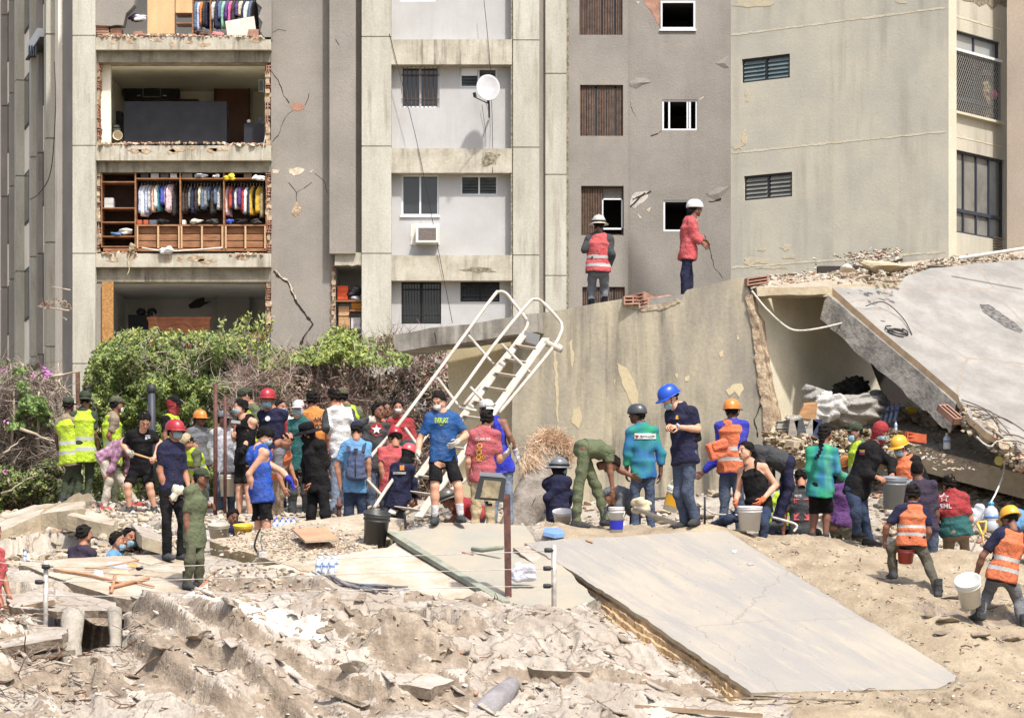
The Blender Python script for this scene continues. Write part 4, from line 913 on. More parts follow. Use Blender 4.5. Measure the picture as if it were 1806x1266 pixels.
def slabpatch(pts, name, m, amp=.02, seed=0, h=.008, par=None):
    g = MB(); P = [p for p in jag([onslab(x, y) for x, y in pts], amp, .08, seed, True)]; P = [p-bn*(p-BP[0]).dot(bn) for p in P]
    g.prism([p-bn*.02 for p in P], bn*(.02+h)); return g.build(name, m, par or house)
slabpatch([(1728, 537), (1745, 538), (1770, 556), (1790, 570), (1804, 583), (1800, 587), (1775, 578), (1750, 562), (1733, 550)], 'soot_streak', mat('soot', S2L((58, 56, 56)), S2L((120, 116, 110)), sc=14, bump=.3), .012, 3)
for i, (x, y, rr) in enumerate(((1583, 589, .16), (1586, 588, .13), (1580, 586, .18))):
    c = onslab(x, y, .02); g = MB(); u = Vector((1, 0, 0)); u = (u-bn*u.dot(bn)).normalized(); v = bn.cross(u)
    g.tube([c+(u*math.cos(a)*rr+v*math.sin(a)*rr*.7)+bn*.01*i for a in [k*.35+i for k in range(16)]], .011, 5); thing('wire_coil', g, C_WIRE, 'loop of black wire curled on the fallen roof slab', 'wire', 'loops of wire on the roof slab')
cable('loose_wire', [onslab(1525, 545, .05), onslab(1555, 545, .12), onslab(1590, 565, .05), onslab(1608, 592, .02)], .008, C_WIRE, 'thin wire bowed above the fallen roof slab')
g = MB(); c = onslab(1678, 712, -.12); e1 = (onslab(1690, 697)-onslab(1640, 655)).normalized()
hollow(g, c+e1*.05-bn*.03, e1*.22, bn*.05, bn.cross(e1)*.09, nx=1, nz=2); thing('hollow_brick', g, C_BRICK, 'red hollow brick wedged in the lower edge of the fallen slab', 'brick')
# roof rubble strip beyond the corner (ledge + top)
RT = plane3((1330, 512, 44.3), (1462, 505, 44.5), (1500, 470, 50.)); rn = RT[1] if RT[1].z > 0 else -RT[1]
tp = [(1322, 508), (1400, 507), (1462, 505), (1520, 500), (1585, 495), (1610, 483), (1645, 473), (1700, 467), (1830, 456), (1840, 438), (1700, 452), (1600, 462), (1540, 470), (1450, 482), (1390, 488), (1322, 492)]
g = MB(); P = jag([onp(RT, x, y) for x, y in tp], .03, .3, 8, True); P = [p-rn*(p-RT[0]).dot(rn) for p in P]; g.prism(P, -Vector((0, 0, 1))*.16, 0, 1); g.build('roof_remnant', [S_RUB, S_TAN], house)
g = MB(); wpoly(g, Wall(1320, 44.2, 1470, 44.35), [(p[0], p[1]) for p in jag([Vector(p) for p in [(1334, 506), (1400, 508), (1448, 508), (1458, 519), (1400, 520), (1336, 522)]], .8, 8, 3, True)], -.4, .06); g.build('ceiling_edge', S_TAN, house)
# room under the roof
IW = Wall(1338, 44.5, 1590, 47.9); g = MB(); wpoly(g, IW, [(1318, 512), (1492, 508), (1500, 560), (1535, 640), (1566, 720), (1572, 860), (1360, 800), (1348, 740)], -.15, 0); g.build('inner_wall', S_INNER, house)
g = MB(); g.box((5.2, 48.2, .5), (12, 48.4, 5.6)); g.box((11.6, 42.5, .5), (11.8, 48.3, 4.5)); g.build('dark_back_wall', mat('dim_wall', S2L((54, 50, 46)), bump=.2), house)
# floor slab under the room, tilted towards the viewer
FP = plane3((1560, 776, 42.6), (1806, 836, 41.7), (1640, 742, 45.2)); fn = FP[1] if FP[1].z > 0 else -FP[1]
fl = [(1545, 772), (1600, 782), (1700, 808), (1806, 836), (2000, 880), (2000, 810), (1760, 735), (1560, 728)]
g = MB(); P = jag([onp(FP, x, y) for x, y in fl], .012, .2, 11, True); P = [p-fn*(p-FP[0]).dot(fn) for p in P]; g.prism(P, Vector((0, .04, -.36)), 0, 1); g.build('tilted_floor_slab', [mat('dusty_floor', S2L((180, 168, 148)), S2L((144, 132, 114)), sc=4, bump=.7, bsc=14), S_TAN], house)
# hanging wire
cable('hanging_wire', [at(1326, 513, 44.1), at(1352, 545, 44.), at(1385, 575, 44.), at(1410, 583, 44.), at(1450, 578, 44.), at(1492, 568, 44.2)], .018, cmat((196, 190, 176)), 'pale wire sagging across the mouth of the open room')
cable('hanging_cord', [at(1771, 812, 41.3), at(1770, 835, 41.2), at(1757, 868, 40.8), at(1748, 885, 40.4), at(1738, 905, 40.), at(1722, 920, 39.8), at(1728, 935, 39.8)], .014, C_OLDW, 'white cord hanging from the yellow pipe down to the rubble')
cable('steel_strap', [at(1722, 770, 41.), at(1735, 782, 41.), at(1748, 787, 40.9), at(1762, 778, 40.9), at(1790, 800, 40.8)], .014, cmat((190, 184, 172)), 'bent pale reinforcing strap under the lower slab edge', 'reinforcing bar')
r = random.Random(11)
for i in range(9):
    a = onslab(1695+i*9, 708+i*9, .03); b = onslab(1760+i*10, 745+i*8, .06+r.random()*.1); cable('reinforcing_bar', [a, a.lerp(b, .5)+Vector((0, 0, r.uniform(-.12, .12))), b+Vector((r.uniform(-.2, .2), -.1, r.uniform(-.3, .1)))], .010, cmat((120, 104, 90), kind='metal'), 'thin bent reinforcing bar sticking out of the crushed lower slab edge', 'reinforcing bar', group='bars at the crushed slab edge')
cable('long_pole', [at(1690, 456, 46.), at(1750, 447, 46.), at(1830, 435, 46.)], .03, C_OLDW, 'long pale pole lying across the top of the fallen roof', 'pole')
cable('roof_bar', [at(1560, 468, 47.), at(1592, 457, 47.)], .02, C_IRON, 'thin dark bars among the rubble on the ridge', 'bar')
# rocks: pool of irregular stones
def rockmesh(seed, n=2, flat=.6):
    r = random.Random(seed); t = (1+5**.5)/2
    V = [Vector(v).normalized() for v in ((-1, t, 0), (1, t, 0), (-1, -t, 0), (1, -t, 0), (0, -1, t), (0, 1, t), (0, -1, -t), (0, 1, -t), (t, 0, -1), (t, 0, 1), (-t, 0, -1), (-t, 0, 1))]
    F = [(0, 11, 5), (0, 5, 1), (0, 1, 7), (0, 7, 10), (0, 10, 11), (1, 5, 9), (5, 11, 4), (11, 10, 2), (10, 7, 6), (7, 1, 8), (3, 9, 4), (3, 4, 2), (3, 2, 6), (3, 6, 8), (3, 8, 9), (4, 9, 5), (2, 4, 11), (6, 2, 10), (8, 6, 7), (9, 8, 1)]
    for _ in range(n-1):
        cache = {}; F2 = []
        def mid(a, b):
            k = (min(a, b), max(a, b))
            if k not in cache: V.append((V[a]+V[b]).normalized()); cache[k] = len(V)-1
            return cache[k]
        for a, b, c in F: ab, bc, ca = mid(a, b), mid(b, c), mid(c, a); F2 += [(a, ab, ca), (b, bc, ab), (c, ca, bc), (ab, bc, ca)]
        F = F2
    cuts = [(Vector((r.gauss(0, 1), r.gauss(0, 1), r.gauss(0, 1))).normalized(), r.uniform(.45, .8)) for _ in range(9)]
    out = []
    for v in V:
        p = v.copy()
        for n_, d in cuts:
            e = p.dot(n_)-d
            if e > 0: p = p-n_*e
        p = p*(1+.08*mnoise.noise(v*3+Vector((seed, 0, 0)))); out.append((p.x*1.2, p.y, p.z*flat))
    return np.array(out, np.float32), np.array(F, np.int32)
ROCKS = [rockmesh(i, 2, r_) for i, r_ in enumerate((.6, .45, .7, .3, .55, .8, .25, .5, .65, .35))]
ROCKS3 = [rockmesh(i+40, 3, r_) for i, r_ in enumerate((.6, .45, .7, .4))]
def rots(r, tilt=.5):
    return np.array(Matrix.Rotation(r.uniform(0, 6.28), 3, 'Z') @ Matrix.Rotation(r.gauss(0, tilt), 3, 'X') @ Matrix.Rotation(r.gauss(0, tilt), 3, 'Y'), np.float32)
def stones(name, spots, mats, label=None, parent=None, seed=0, tilt=.5, kind='stuff'):
    """spots: (x, y, z, size) - one mesh of many small uncountable fragments"""
    r = random.Random(seed); Vs = []; Fs = []; M_ = []; n = 0
    for (x, y, z, s) in spots:
        V, F = ROCKS[r.randrange(len(ROCKS))]; V2 = (V @ rots(r, tilt).T)*(s*np.array([r.uniform(.7, 1.3), r.uniform(.7, 1.3), r.uniform(.7, 1.1)], np.float32))+np.array((x, y, z), np.float32)
        Vs.append(V2); Fs.append(F+n); n += len(V2); M_ += [r.choices(range(len(mats)), [8, 3, 2, 1][:len(mats)])[0]]*len(F)
    o = mesh_np(name, np.concatenate(Vs), np.concatenate(Fs), mats, parent, M_, smooth=False)
    if parent is None: tag(o, label, 'rubble', kind=kind)
    else: o['kind'] = 'stuff'
    return o
RM = [S_RUB, mat('grey_rubble', S2L((156, 149, 137)), S2L((124, 117, 107)), sc=6, bump=.8, bsc=14, bd=.04), mat('white_rubble', S2L((196, 188, 176)), S2L((172, 163, 149)), sc=6, bump=.6, bsc=14), C_BRICK]
r = random.Random(21); sp = []
for i in range(1500):
    x = r.uniform(1325, 1850); t = r.random(); yt = 508-(x-1322)*.1; yb_ = 490-(x-1322)*.095
    if r.random() < .4: x = r.gauss(1550, 36)
    y = yt+(yb_-yt)*t if x < 1590 else np.interp(x, (1590, 1645, 1850), (492, 472, 456))-9*t; p = onp(RT, x, y); hill = max(0, 1-abs(x-1550)/90)*.09+max(0, 1-abs(x-1700)/130)*.1
    sp.append((p.x, p.y, p.z+hill*r.random()+.01, r.uniform(.012, .05)*(1+hill*2)))
stones('roof_rubble', sp, RM, 'pale crushed masonry strewn along the top of the broken roof', seed=3)
g = MB()
V_, F_ = ROCKS3[0]; c = at(1555, 471, 46.5); V2 = (V_*np.array([.38, .22, .26]))+np.array(c); o = mesh_np('concrete_lump', V2, F_, [S_TAN], loc=c, smooth=False); tag(o, 'large tan lump of concrete on the ridge of the fallen roof', 'rubble lump')
V_, F_ = ROCKS3[2]; c = at(1493, 474, 46.3); o = mesh_np('concrete_lump', (V_*np.array([.12, .1, .12]))+np.array(c), F_, [RM[2]], loc=c, smooth=False); tag(o, 'white lump left of the large tan one on the roof ridge', 'rubble lump')
sp = []
for i in range(700):                      # crushed lower edge of the slab
    t = r.random(); p = onslab(1700+t*110, 712+t*85+r.gauss(0, 6), r.uniform(-.2, .0)); sp.append((p.x, p.y-.05, p.z-r.uniform(0, .12), r.uniform(.015, .07)))
stones('crushed_edge_rubble', sp, RM, 'crushed pale concrete hanging at the lower edge of the fallen slab', seed=5)
for i in range(5):
    p = onslab(1745+i*18, 757+i*12, -.05); V_, F_ = ROCKS3[i % 4]; o = mesh_np('concrete_lump', (V_ @ rots(r).T)*np.array([.16, .14, .16])+np.array(p), F_, [RM[i % 2]], loc=p, smooth=False); tag(o, 'grey lump crushed between the fallen slab and the floor slab', 'rubble lump', 'lumps between the slabs')
def floorpt(x, y, o=0.): return onp(FP, x, y)+fn*o
sp = []
for i in range(500): p = floorpt(r.uniform(1560, 1806), r.uniform(748, 830), .0); sp.append((p.x, p.y, p.z+.01, r.uniform(.012, .045)))
for i in range(260): p = at(r.uniform(1560, 1720), r.uniform(722, 765), 44.8); sp.append((p.x, p.y+r.uniform(-.3, .3), p.z, r.uniform(.05, .18)))
stones('floor_crumbs', sp, RM, 'broken bits scattered over the tilted floor slab in the room', seed=6)
# left ledge: rough brown rubble bank carrying bags and books
sp = []
for i in range(4200): x = r.uniform(1350, 1600); y = r.uniform(762, 815)-max(0, (x-1400))*.01; p = at(x, y, 43.2+r.uniform(-.4, .6)-(y-762)*.012); sp.append((p.x, p.y, p.z, r.uniform(.02, .07)))
stones('ledge_rubble', sp, [mat('brown_dirt_clod', S2L((130, 110, 84)), S2L((96, 80, 60)), sc=6, bump=.8), S_TAN, RM[0]], 'brown rough rubble bank under the bags at the mouth of the room', seed=7)
LP = plane3((1360, 770, 42.9), (1580, 780, 42.7), (1420, 735, 45.5)); g = MB(); P = [onp(LP, x, y) for x, y in ((1352, 772), (1400, 778), (1470, 772), (1560, 778), (1600, 772), (1600, 735), (1500, 722), (1380, 722))]
g.prism(P, Vector((0, .05, -.42))); g.build('rough_ledge', S_TAN, house)
# bags, boxes, books in the room
bundle('rubble_sack', 1500, 766, 130, 72, 43.6, (150, 146, 138), 'big crumpled white sack lying in the middle of the open room', 'sack', 51)
bundle('rubble_sack', 1462, 750, 70, 62, 43.3, (184, 182, 176), 'bright white sack leaning left of the big crumpled one', 'sack', 52)
bundle('rubble_sack', 1440, 716, 56, 38, 44.2, (140, 138, 132), 'small bulging sack at the back behind the books', 'sack', 53)
bundle('rubble_sack', 1530, 722, 80, 36, 44.4, (128, 125, 118), 'grey dusty sack on top of the heap', 'sack', 54)
bundle('dark_garment', 1500, 706, 70, 44, 45.2, (44, 44, 44), 'black crumpled cover behind the sacks', 'cover', 55)
g = MB(); P = [at(x, y, 43.1) for x, y in ((1407, 737), (1418, 714), (1442, 712), (1439, 739))]; g.prism(P, Vector((.02, .3, .05))); thing('cardboard_box', g, cmat((176, 134, 92), kind='wood'), 'open brown cardboard box left of the white sacks', 'box')
for k, (x0, x1, y0, n) in enumerate(((1370, 1404, 760, 8), (1364, 1395, 778, 6), (1388, 1412, 746, 6))):
    for i in range(n):
        g = MB(); pbox(g, x0+r.uniform(-2, 3), x1+r.uniform(-3, 2), y0-i*2.4-2.1, y0-i*2.4, 43.0+r.uniform(-.03, .03)-k*.06, .22)
        thing('flat_folder', g, cmat(r.choice(((196, 190, 178), (170, 164, 150), (150, 146, 136)))), 'pale dusty folder in the stacks beside the inner wall', 'folder', 'stacked folders beside the inner wall')
for i, (x, w, c, a, l) in enumerate(((1397, 16, (150, 142, 130), .12, 'grey box file standing left of the dark one'), (1412, 17, (74, 76, 78), -.25, 'dark slate box file standing in the middle of the row'), (1426, 15, (156, 152, 144), .5, 'pale grey box file leaning to the right'), (1440, 18, (52, 58, 84), 0, 'navy box file at the right end of the row'))):
    c0 = at(x, 762, 42.85); g = MB(); u = Vector((math.cos(a), 0, -math.sin(a))); v = Vector((math.sin(a), 0, math.cos(a))); g.obox(c0, u*w*.0042, Vector((0, .13, 0)), v*.19); thing('box_file', g, cmat(c, kind='wood'), l, 'box file', bevel=.006)
def bottle(x, y, Y, h, col, label, group=None, cap=None, tilt=0., name='water_bottle', rr=.30):
    c = at(x, y, Y); h = h*Y/FPX; ax = Vector((math.sin(tilt), 0, math.cos(tilt))); rad = h*rr*.5; g = MB()
    g.lathe([(rad*.9, 0), (rad, h*.03), (rad, h*.3), (rad*.93, h*.33), (rad, h*.36), (rad, h*.62), (rad*.8, h*.75), (rad*.35, h*.86), (rad*.33, h*.9)], c, ax, 12)
    o = thing(name, g, mat('clear_plastic_'+str(col[0]), S2L(col), rough=.15, bump=0, fine=0, spec=.6, alpha=.8), label, 'bottle', group)
    g = MB(); g.lathe([(rad*.38, h*.88), (rad*.38, h)], c, ax, 10); g.build('cap', cmat(cap or (40, 80, 200), kind='plastic'), o)
    g = MB(); g.lathe([(rad*1.03, h*.42), (rad*1.03, h*.54)], c, ax, 12); g.build('bottle_label', cmat((110, 140, 200), kind='plastic'), o); return o
for i in range(12):
    bottle(1532+i % 6*9+(i//6)*3, 752-(i % 6)*1.4-(i//6)*11, 43.6+(i//6)*.2, 24, (140, 150, 168), 'small clear water bottle in the pack beside the sacks', 'pack of water bottles by the sacks', tilt=.25)
bottle(1580, 760, 42.5, 18, (190, 196, 206), 'single upright water bottle behind the red hood man')
bottle(1670, 792, 42.2, 29, (214, 216, 214), 'white plastic bottle standing alone on the tilted floor slab', cap=(214, 214, 210), name='plastic_bottle', rr=.46)
g = MB(); c = at(1613, 772, 42.3); hollow(g, c, (.15, .04, -.02), (-.02, .1, 0), (0, 0, .065), .01, 2, 2); g.obox(c+Vector((0, -.1, 0)), (.15, .0, -.02), (0, .008, 0), (0, 0, .065)); thing('clay_brick', g, mat('orange_brick', S2L((190, 96, 62)), S2L((160, 78, 50)), sc=8, bump=.3), 'orange brick on the floor slab behind the yellow helmet', 'brick')
bundle('yellow_helmet', 1608, 730, 22, 14, 44.0, (190, 160, 40), 'dusty yellow hard hat lying in the dark of the room', 'hard hat', 56, 'plastic')
g = MB(); a = at(1762, 812, 41.5); b = at(1800, 800, 42.6); d = (b-a).normalized(); g.tube([a, b], .07, 16, caps=False); g.tube([b, a], .06, 16, caps=False); g.lathe([(.06, 0), (.072, 0), (.072, .03)], a, d, 16); thing('plastic_pipe', g, mat('yellow_pipe', S2L((196, 184, 104)), rough=.4, bump=0), 'short pale yellow plastic pipe end on the floor slab', 'pipe')
cable('white_rod', [at(1770, 800, 41.6), at(1786, 792, 41.6)], .02, C_OLDW, 'short white rod above the yellow pipe', 'rod')
# ================= white steel stair =================
stair = empty('steel_stair', at(760, 915, 41.), 'toppled white steel stair with handrails leaning on the stained wall', 'stair')
S_WH = mat('chipped_white_paint', S2L((186, 181, 170)), S2L((172, 158, 142)), sc=6, rough=.45, bump=.1, bsc=40)
def LY(y): return 44.3-(y-515)*.0105     # top leans back on the house
def L3(x, y, o=0.): return at(x, y, LY(y)+o)
def spl(P, sub=5):
    out = []
    for i in range(len(P)-1):
        p0 = P[max(i-1, 0)]; p1 = P[i]; p2 = P[i+1]; p3 = P[min(i+2, len(P)-1)]
        for j in range(sub): t = j/sub; out.append(.5*((2*p1)+(p2-p0)*t+(2*p0-5*p1+4*p2-p3)*t*t+(3*p1-p0-3*p2+p3)*t**3))
    return out+[P[-1]]
for nm, pts in (('handrail', [(640, 838, .1), (652, 808, .1), (700, 752, .1), (780, 645, .1), (866, 528, .1), (880, 515, .1), (893, 518, .1), (905, 533, .1), (924, 557, .1), (930, 568, .1), (926, 582, .1), (900, 616, .1), (818, 714, .1)]),
                ('handrail', [(660, 895, -.5), (700, 836, -.5), (800, 706, -.5), (870, 610, -.5), (930, 537, -.5), (944, 528, -.5), (958, 534, -.5), (985, 563, -.5), (991, 575, -.5), (988, 590, -.5), (968, 622, -.5), (880, 728, -.5)])):
    g = MB(); g.tube(spl([L3(*p) for p in pts], 6), .026, 10); g.build(nm, S_WH, stair)
for a, b in (((827, 592, .1), (870, 642, .1)), ((772, 667, .1), (812, 720, .0)), ((885, 607, -.5), (935, 657, -.5)), ((830, 683, -.5), (852, 706, -.5)), ((812, 720, .0), (840, 724, -.2)), ((640, 838, .1), (672, 872, .1)), ((715, 755, .1), (740, 790, .1)), ((925, 590, .1), (940, 600, .1))):
    g = MB(); g.tube([L3(*a), L3(*b)], .022, 8); g.build('baluster', S_WH, stair)
for a, b in (((924, 590, .0), (690, 906, .0)), ((963, 597, -.5), (738, 912, -.5))):
    g = MB(); p, q = L3(*a), L3(*b); g.bar(p, q, .025, .12, up=(1, 0, .2)); g.build('stringer', S_WH, stair)
for i in range(12):
    t = (i+.8)/12.2; a = L3(924, 590).lerp(L3(690, 906), t); b = L3(963, 597, -.5).lerp(L3(738, 912, -.5), t); d = (L3(690, 906)-L3(924, 590)).normalized()
    g = MB(); pn = d.cross(b-a).normalized(); g.obox((a+b)/2, (b-a)*.47, pn*.055+d*.035, d*.010); g.build('tread', S_WH, stair)
g = MB(); g.tube([L3(962, 604, -.5), L3(990, 617, -.5)], .05, 12); g.tube([L3(975, 602, -.4), L3(992, 612, -.5)], .02, 8); g.build('wheel_axle', S_WH, stair)
g = MB(); g.bar(L3(924, 592), L3(950, 600, -.1), .02, .16); g.build('end_plate', mat('grey_steel_plate', S2L((150, 150, 148)), rough=.5, bump=.1), stair)
g = MB(); g.tube([L3(716, 905, -.3), L3(790, 868, -.3), L3(835, 835, -.3)], .03, 8); g.tube([L3(760, 830, -.3), L3(800, 900, -.3)], .03, 8); g.build('bent_brace', S_WH, stair)
# ================= broken palm trunk =================
trunk = empty('palm_trunk', at(915, 915, 42), 'grey broken palm trunk with a frayed orange fibre end', 'tree trunk')
A = at(884, 985, 41.2); B = at(979, 790, 42.6); d = (B-A).normalized(); side = d.cross(Vector((0, 1, 0))).normalized(); V = []
g = MB(); rad = .255; n = 28; m = 30; r = random.Random(2)
for i in range(m):
    c = A.lerp(B, i/(m-1)); x = side; y = d.cross(x)
    for k in range(n): a = 2*math.pi*k/n; rr = rad*(1+.05*math.sin(a*3+i*.4)+.06*mnoise.noise(Vector((i*.5, math.cos(a)*2, math.sin(a)*2)))); V.append(c+x*rr*math.cos(a)+y*rr*math.sin(a))
g.add(V, [(i*n+k, i*n+(k+1) % n, (i+1)*n+(k+1) % n, (i+1)*n+k) for i in range(m-1) for k in range(n)]+[tuple(range((m-1)*n, m*n))], 0, True)
g.build('bark', mat('palm_bark', S2L((138, 130, 120)), S2L((104, 97, 88)), sc=5, bump=1., bsc=18, bd=.04), trunk)
g = MB(); g.tube([A+side*.0+Vector((.12, -.25, 0)), B+Vector((.02, -.28, 0))], .008, 5); g.tube([A+Vector((-.1, -.22, .1)), B+Vector((-.16, -.22, 0))], .008, 5); g.build('bark_seam', C_CRACK, trunk)
V = []; F = []; C0 = B
for i in range(4200):
    a = r.uniform(0, 6.28); q = r.random()**.5*rad*1.1; p = C0+d*r.uniform(-.12, .16)+side*.10+side*q*math.cos(a)+d.cross(side)*q*math.sin(a)-d*r.uniform(0, .25)+Vector((r.gauss(.0, .05), -abs(r.gauss(0, .05)), 0))
    droop = r.random(); v = (d*r.uniform(.1, .7)+Vector((r.gauss(.25, .6), r.gauss(-.25, .5), r.gauss(-.2, .5)))).normalized(); L = r.uniform(.05, .17)*(1.9 if r.random() < .05 else 1); w = Vector((r.gauss(0, 1), r.gauss(0, 1), r.gauss(0, 1))).normalized()*r.uniform(.0015, .004)
    p2 = p+v*L*.5; p3 = p2+(v+Vector((r.gauss(0, .5), r.gauss(0, .3), r.gauss(-.3, .4)))).normalized()*L*.5; k = len(V); V += [p-w, p+w, p2+w, p2-w, p3]; F += [(k, k+1, k+2, k+3), (k+3, k+2, k+4, k+4)]
fr_ = (Vector((0, -1, 0))-d*d.dot(Vector((0, -1, 0)))).normalized()
for i in range(2600):                         # frayed cap hanging over the front
    t = r.random(); a = r.gauss(.15, .8); p = B+d*r.uniform(-.20, .06)+fr_*rad*1.18*math.cos(a)+side*rad*1.18*math.sin(a); v = (Vector((r.gauss(.1, .5), r.gauss(-.5, .4), r.gauss(-.1, .5)))).normalized(); L = r.uniform(.04, .15); w = Vector((r.gauss(0, 1), r.gauss(0, 1), r.gauss(0, 1))).normalized()*r.uniform(.0015, .004); p2 = p+v*L; k = len(V); V += [p-w, p+w, p2+w, p2-w]; F.append((k, k+1, k+2, k+3))
for i in range(1500):                         # skirt of fibre on the right side
    t = r.random(); p = B+side*.27-d*t*.6+Vector((r.gauss(.06, .08), -.15+r.gauss(0, .08), r.gauss(0, .05))); v = Vector((r.gauss(.3, .4), r.gauss(-.2, .3), r.gauss(-.7, .4))).normalized(); L = r.uniform(.08, .3); w = Vector((r.gauss(0, 1), r.gauss(0, 1), r.gauss(0, 1))).normalized()*r.uniform(.0015, .004); p2 = p+v*L; k = len(V); V += [p-w, p+w, p2+w, p2-w]; F.append((k, k+1, k+2, k+3))
g = MB(); g.add(V, [f if len(set(f)) == 4 else f[:3] for f in F]); o = g.build('frayed_fibre', mat('orange_fibre', S2L((216, 192, 164)), S2L((190, 158, 128)), sc=20, bump=0, rough=.8), trunk)
# ================= numpy value noise =================
def vnoise(X, Y, seed=0):
    xi = np.floor(X).astype(np.int64); yi = np.floor(Y).astype(np.int64); fx = X-xi; fy = Y-yi
    fx = fx*fx*(3-2*fx); fy = fy*fy*(3-2*fy)
    def h(a, b):
        n = (a*374761393+b*668265263+seed*982451653) & 0xffffffff; n = ((n ^ (n >> 13))*1274126177) & 0xffffffff
        return ((n ^ (n >> 16)) & 0xffff)/65535.
    return (h(xi, yi)*(1-fx)+h(xi+1, yi)*fx)*(1-fy)+(h(xi, yi+1)*(1-fx)+h(xi+1, yi+1)*fx)*fy
def fbm(X, Y, o=4, seed=0, ridged=False):
    s = 0; a = 1; t = 0
    for i in range(o):
        n = vnoise(X*2**i+17*i, Y*2**i-9*i, seed+i)
        s = s+a*((1-np.abs(2*n-1)) if ridged else n); t += a; a *= .5
    return s/t
# ================= vegetation =================
def px3(px, py, Y): return np.stack([(px-CX)*Y/FPX, Y, (HY-py)*Y/FPX], 1)
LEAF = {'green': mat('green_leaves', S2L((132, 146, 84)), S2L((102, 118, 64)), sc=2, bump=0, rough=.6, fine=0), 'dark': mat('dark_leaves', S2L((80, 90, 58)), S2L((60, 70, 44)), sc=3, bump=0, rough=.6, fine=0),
        'lime': mat('yellow_green_leaves', S2L((156, 162, 84)), S2L((134, 144, 72)), sc=3, bump=0, rough=.6, fine=0), 'dry': mat('dry_leaves', S2L((168, 148, 130)), S2L((136, 114, 100)), sc=5, bump=0, rough=.8, fine=0),
        'twig': mat('dry_twigs', S2L((170, 158, 144)), S2L((134, 120, 108)), sc=6, bump=0, fine=0), 'rust': mat('reddish_dead_leaves', S2L((156, 122, 110)), S2L((122, 92, 84)), sc=5, bump=0, fine=0),
        'pink': mat('pink_flowers', S2L((200, 120, 190)), bump=0, fine=0), 'fresh': mat('fresh_leaves', S2L((110, 134, 74)), S2L((86, 112, 58)), sc=3, bump=0, rough=.6, fine=0)}
def leafcloud(P, size, mats, w, parent, seed, name='foliage'):
    rs = np.random.RandomState(seed); n = len(P); d = rs.normal(size=(n, 3)); d /= np.linalg.norm(d, axis=1)[:, None]
    e = rs.normal(size=(n, 3))+np.array([0, -.7, .7]); e = np.cross(d, e); e /= np.linalg.norm(e, axis=1)[:, None]
    s = size*rs.uniform(.5, 1.3, n)[:, None]; V = np.stack([P-d*s, P+e*s*.45+d*s*.1, P+d*s, P-e*s*.45+d*s*.1], 1).reshape(-1, 3)
    F = np.arange(4*n).reshape(n, 4); mi = rs.choice(len(mats), n, p=np.array(w)/sum(w))
    return mesh_np(name, V, F, mats, parent, mi, smooth=False)
def twigs(P, L, mats, w, parent, seed, name='twigs', wd=.006, up=0.):
    rs = np.random.RandomState(seed); n = len(P); d = rs.normal(size=(n, 3))+np.array([0, 0, up]); d /= np.linalg.norm(d, axis=1)[:, None]; l = L*rs.uniform(.4, 1.5, n)[:, None]
    P2 = P+d*l; d2 = d+rs.normal(size=(n, 3))*.4; P3 = P2+d2*l*.7; s = rs.normal(size=(n, 3)); s /= np.linalg.norm(s, axis=1)[:, None]; s *= wd*rs.uniform(.5, 1.4, n)[:, None]
    V = np.stack([P-s, P+s, P2+s*.8, P2-s*.8, P3+s*.4, P3-s*.4], 1).reshape(-1, 3); b = np.arange(n)[:, None]*6
    F = np.concatenate([b+np.array([0, 1, 2, 3]), b+np.array([3, 2, 4, 5])]); mi = rs.choice(len(mats), n, p=np.array(w)/sum(w)); return mesh_np(name, V, F, mats, parent, np.concatenate([mi, mi]), smooth=False)
def bank(n, x0, x1, topf, bot, Y0, amp, seed, sc=38., thick=.5, fuzz=6.):
    """points through the front of a shrub mass: bulging clumps, gaps between them, ragged top"""
    rs = np.random.RandomState(seed); x = rs.uniform(x0, x1, n); tp = np.interp(x, *zip(*topf)); u = rs.uniform(0, 1, n); y = tp+(bot-tp)*u
    cl = fbm(x/sc, y/sc, 3, seed); Yf = Y0-amp*(cl-.5)*2+np.maximum(0, 1-(y-tp)/40.)**2*1.3
    keep = (rs.uniform(0, 1, n) < np.clip((cl-.28)*4.5, .12, 1)) & (np.minimum(x-x0, x1-x) > 34*fbm(y/22., x*0, 3, seed+4)-8) & (bot-y > (16*fbm(x/14., y*0, 3, seed+5)-4 if bot < 880 else -1)); y = y-np.where(u < .06, np.abs(rs.normal(0, fuzz, n)), 0)
    Y = Yf+rs.exponential(thick*.5, n); return px3(x[keep], y[keep], Y[keep]), Y[keep]
def stems(parent, spots, m=None):
    g = MB(); r = random.Random(3)
    for (x0, y0, x1, y1, Y, w) in spots:
        a, b = at(x0, y0, Y), at(x1, y1, Y); P = [a.lerp(b, t/5)+Vector((r.uniform(-.05, .05), r.uniform(-.05, .05), 0)) for t in range(6)]; g.tube(P, [w*(1-.14*i) for i in range(6)], 6)
    return g.build('branches', m or LEAF['twig'], parent)
hg = empty('shrub', at(320, 900, 52), 'tall dense green shrub growing in front of the torn flats', 'shrub')
tf = [(140, 720), (150, 660), (175, 612), (220, 590), (300, 594), (380, 590), (440, 600), (500, 622), (520, 680)]
P, _ = bank(72000, 140, 500, tf, 905, 52.0, 1.1, 5, fuzz=5); leafcloud(P, .042, [LEAF['green'], LEAF['dark'], LEAF['lime'], LEAF['fresh']], [6, 2, 4, 3], hg, 1)
P, _ = bank(16000, 140, 512, tf, 905, 53.0, .9, 6); leafcloud(P, .085, [LEAF['dark'], LEAF['twig']], [4, 1], hg, 2, 'inner_foliage'); P, _ = bank(2600, 140, 512, tf, 905, 51.9, 1., 7); twigs(P, .16, [LEAF['twig']], [1], hg, 3); P, _ = bank(7000, 400, 520, [(400, 640), (520, 625)], 905, 51.3, .7, 8); twigs(P, .2, [LEAF['twig'], LEAF['rust']], [2, 1], hg, 33)
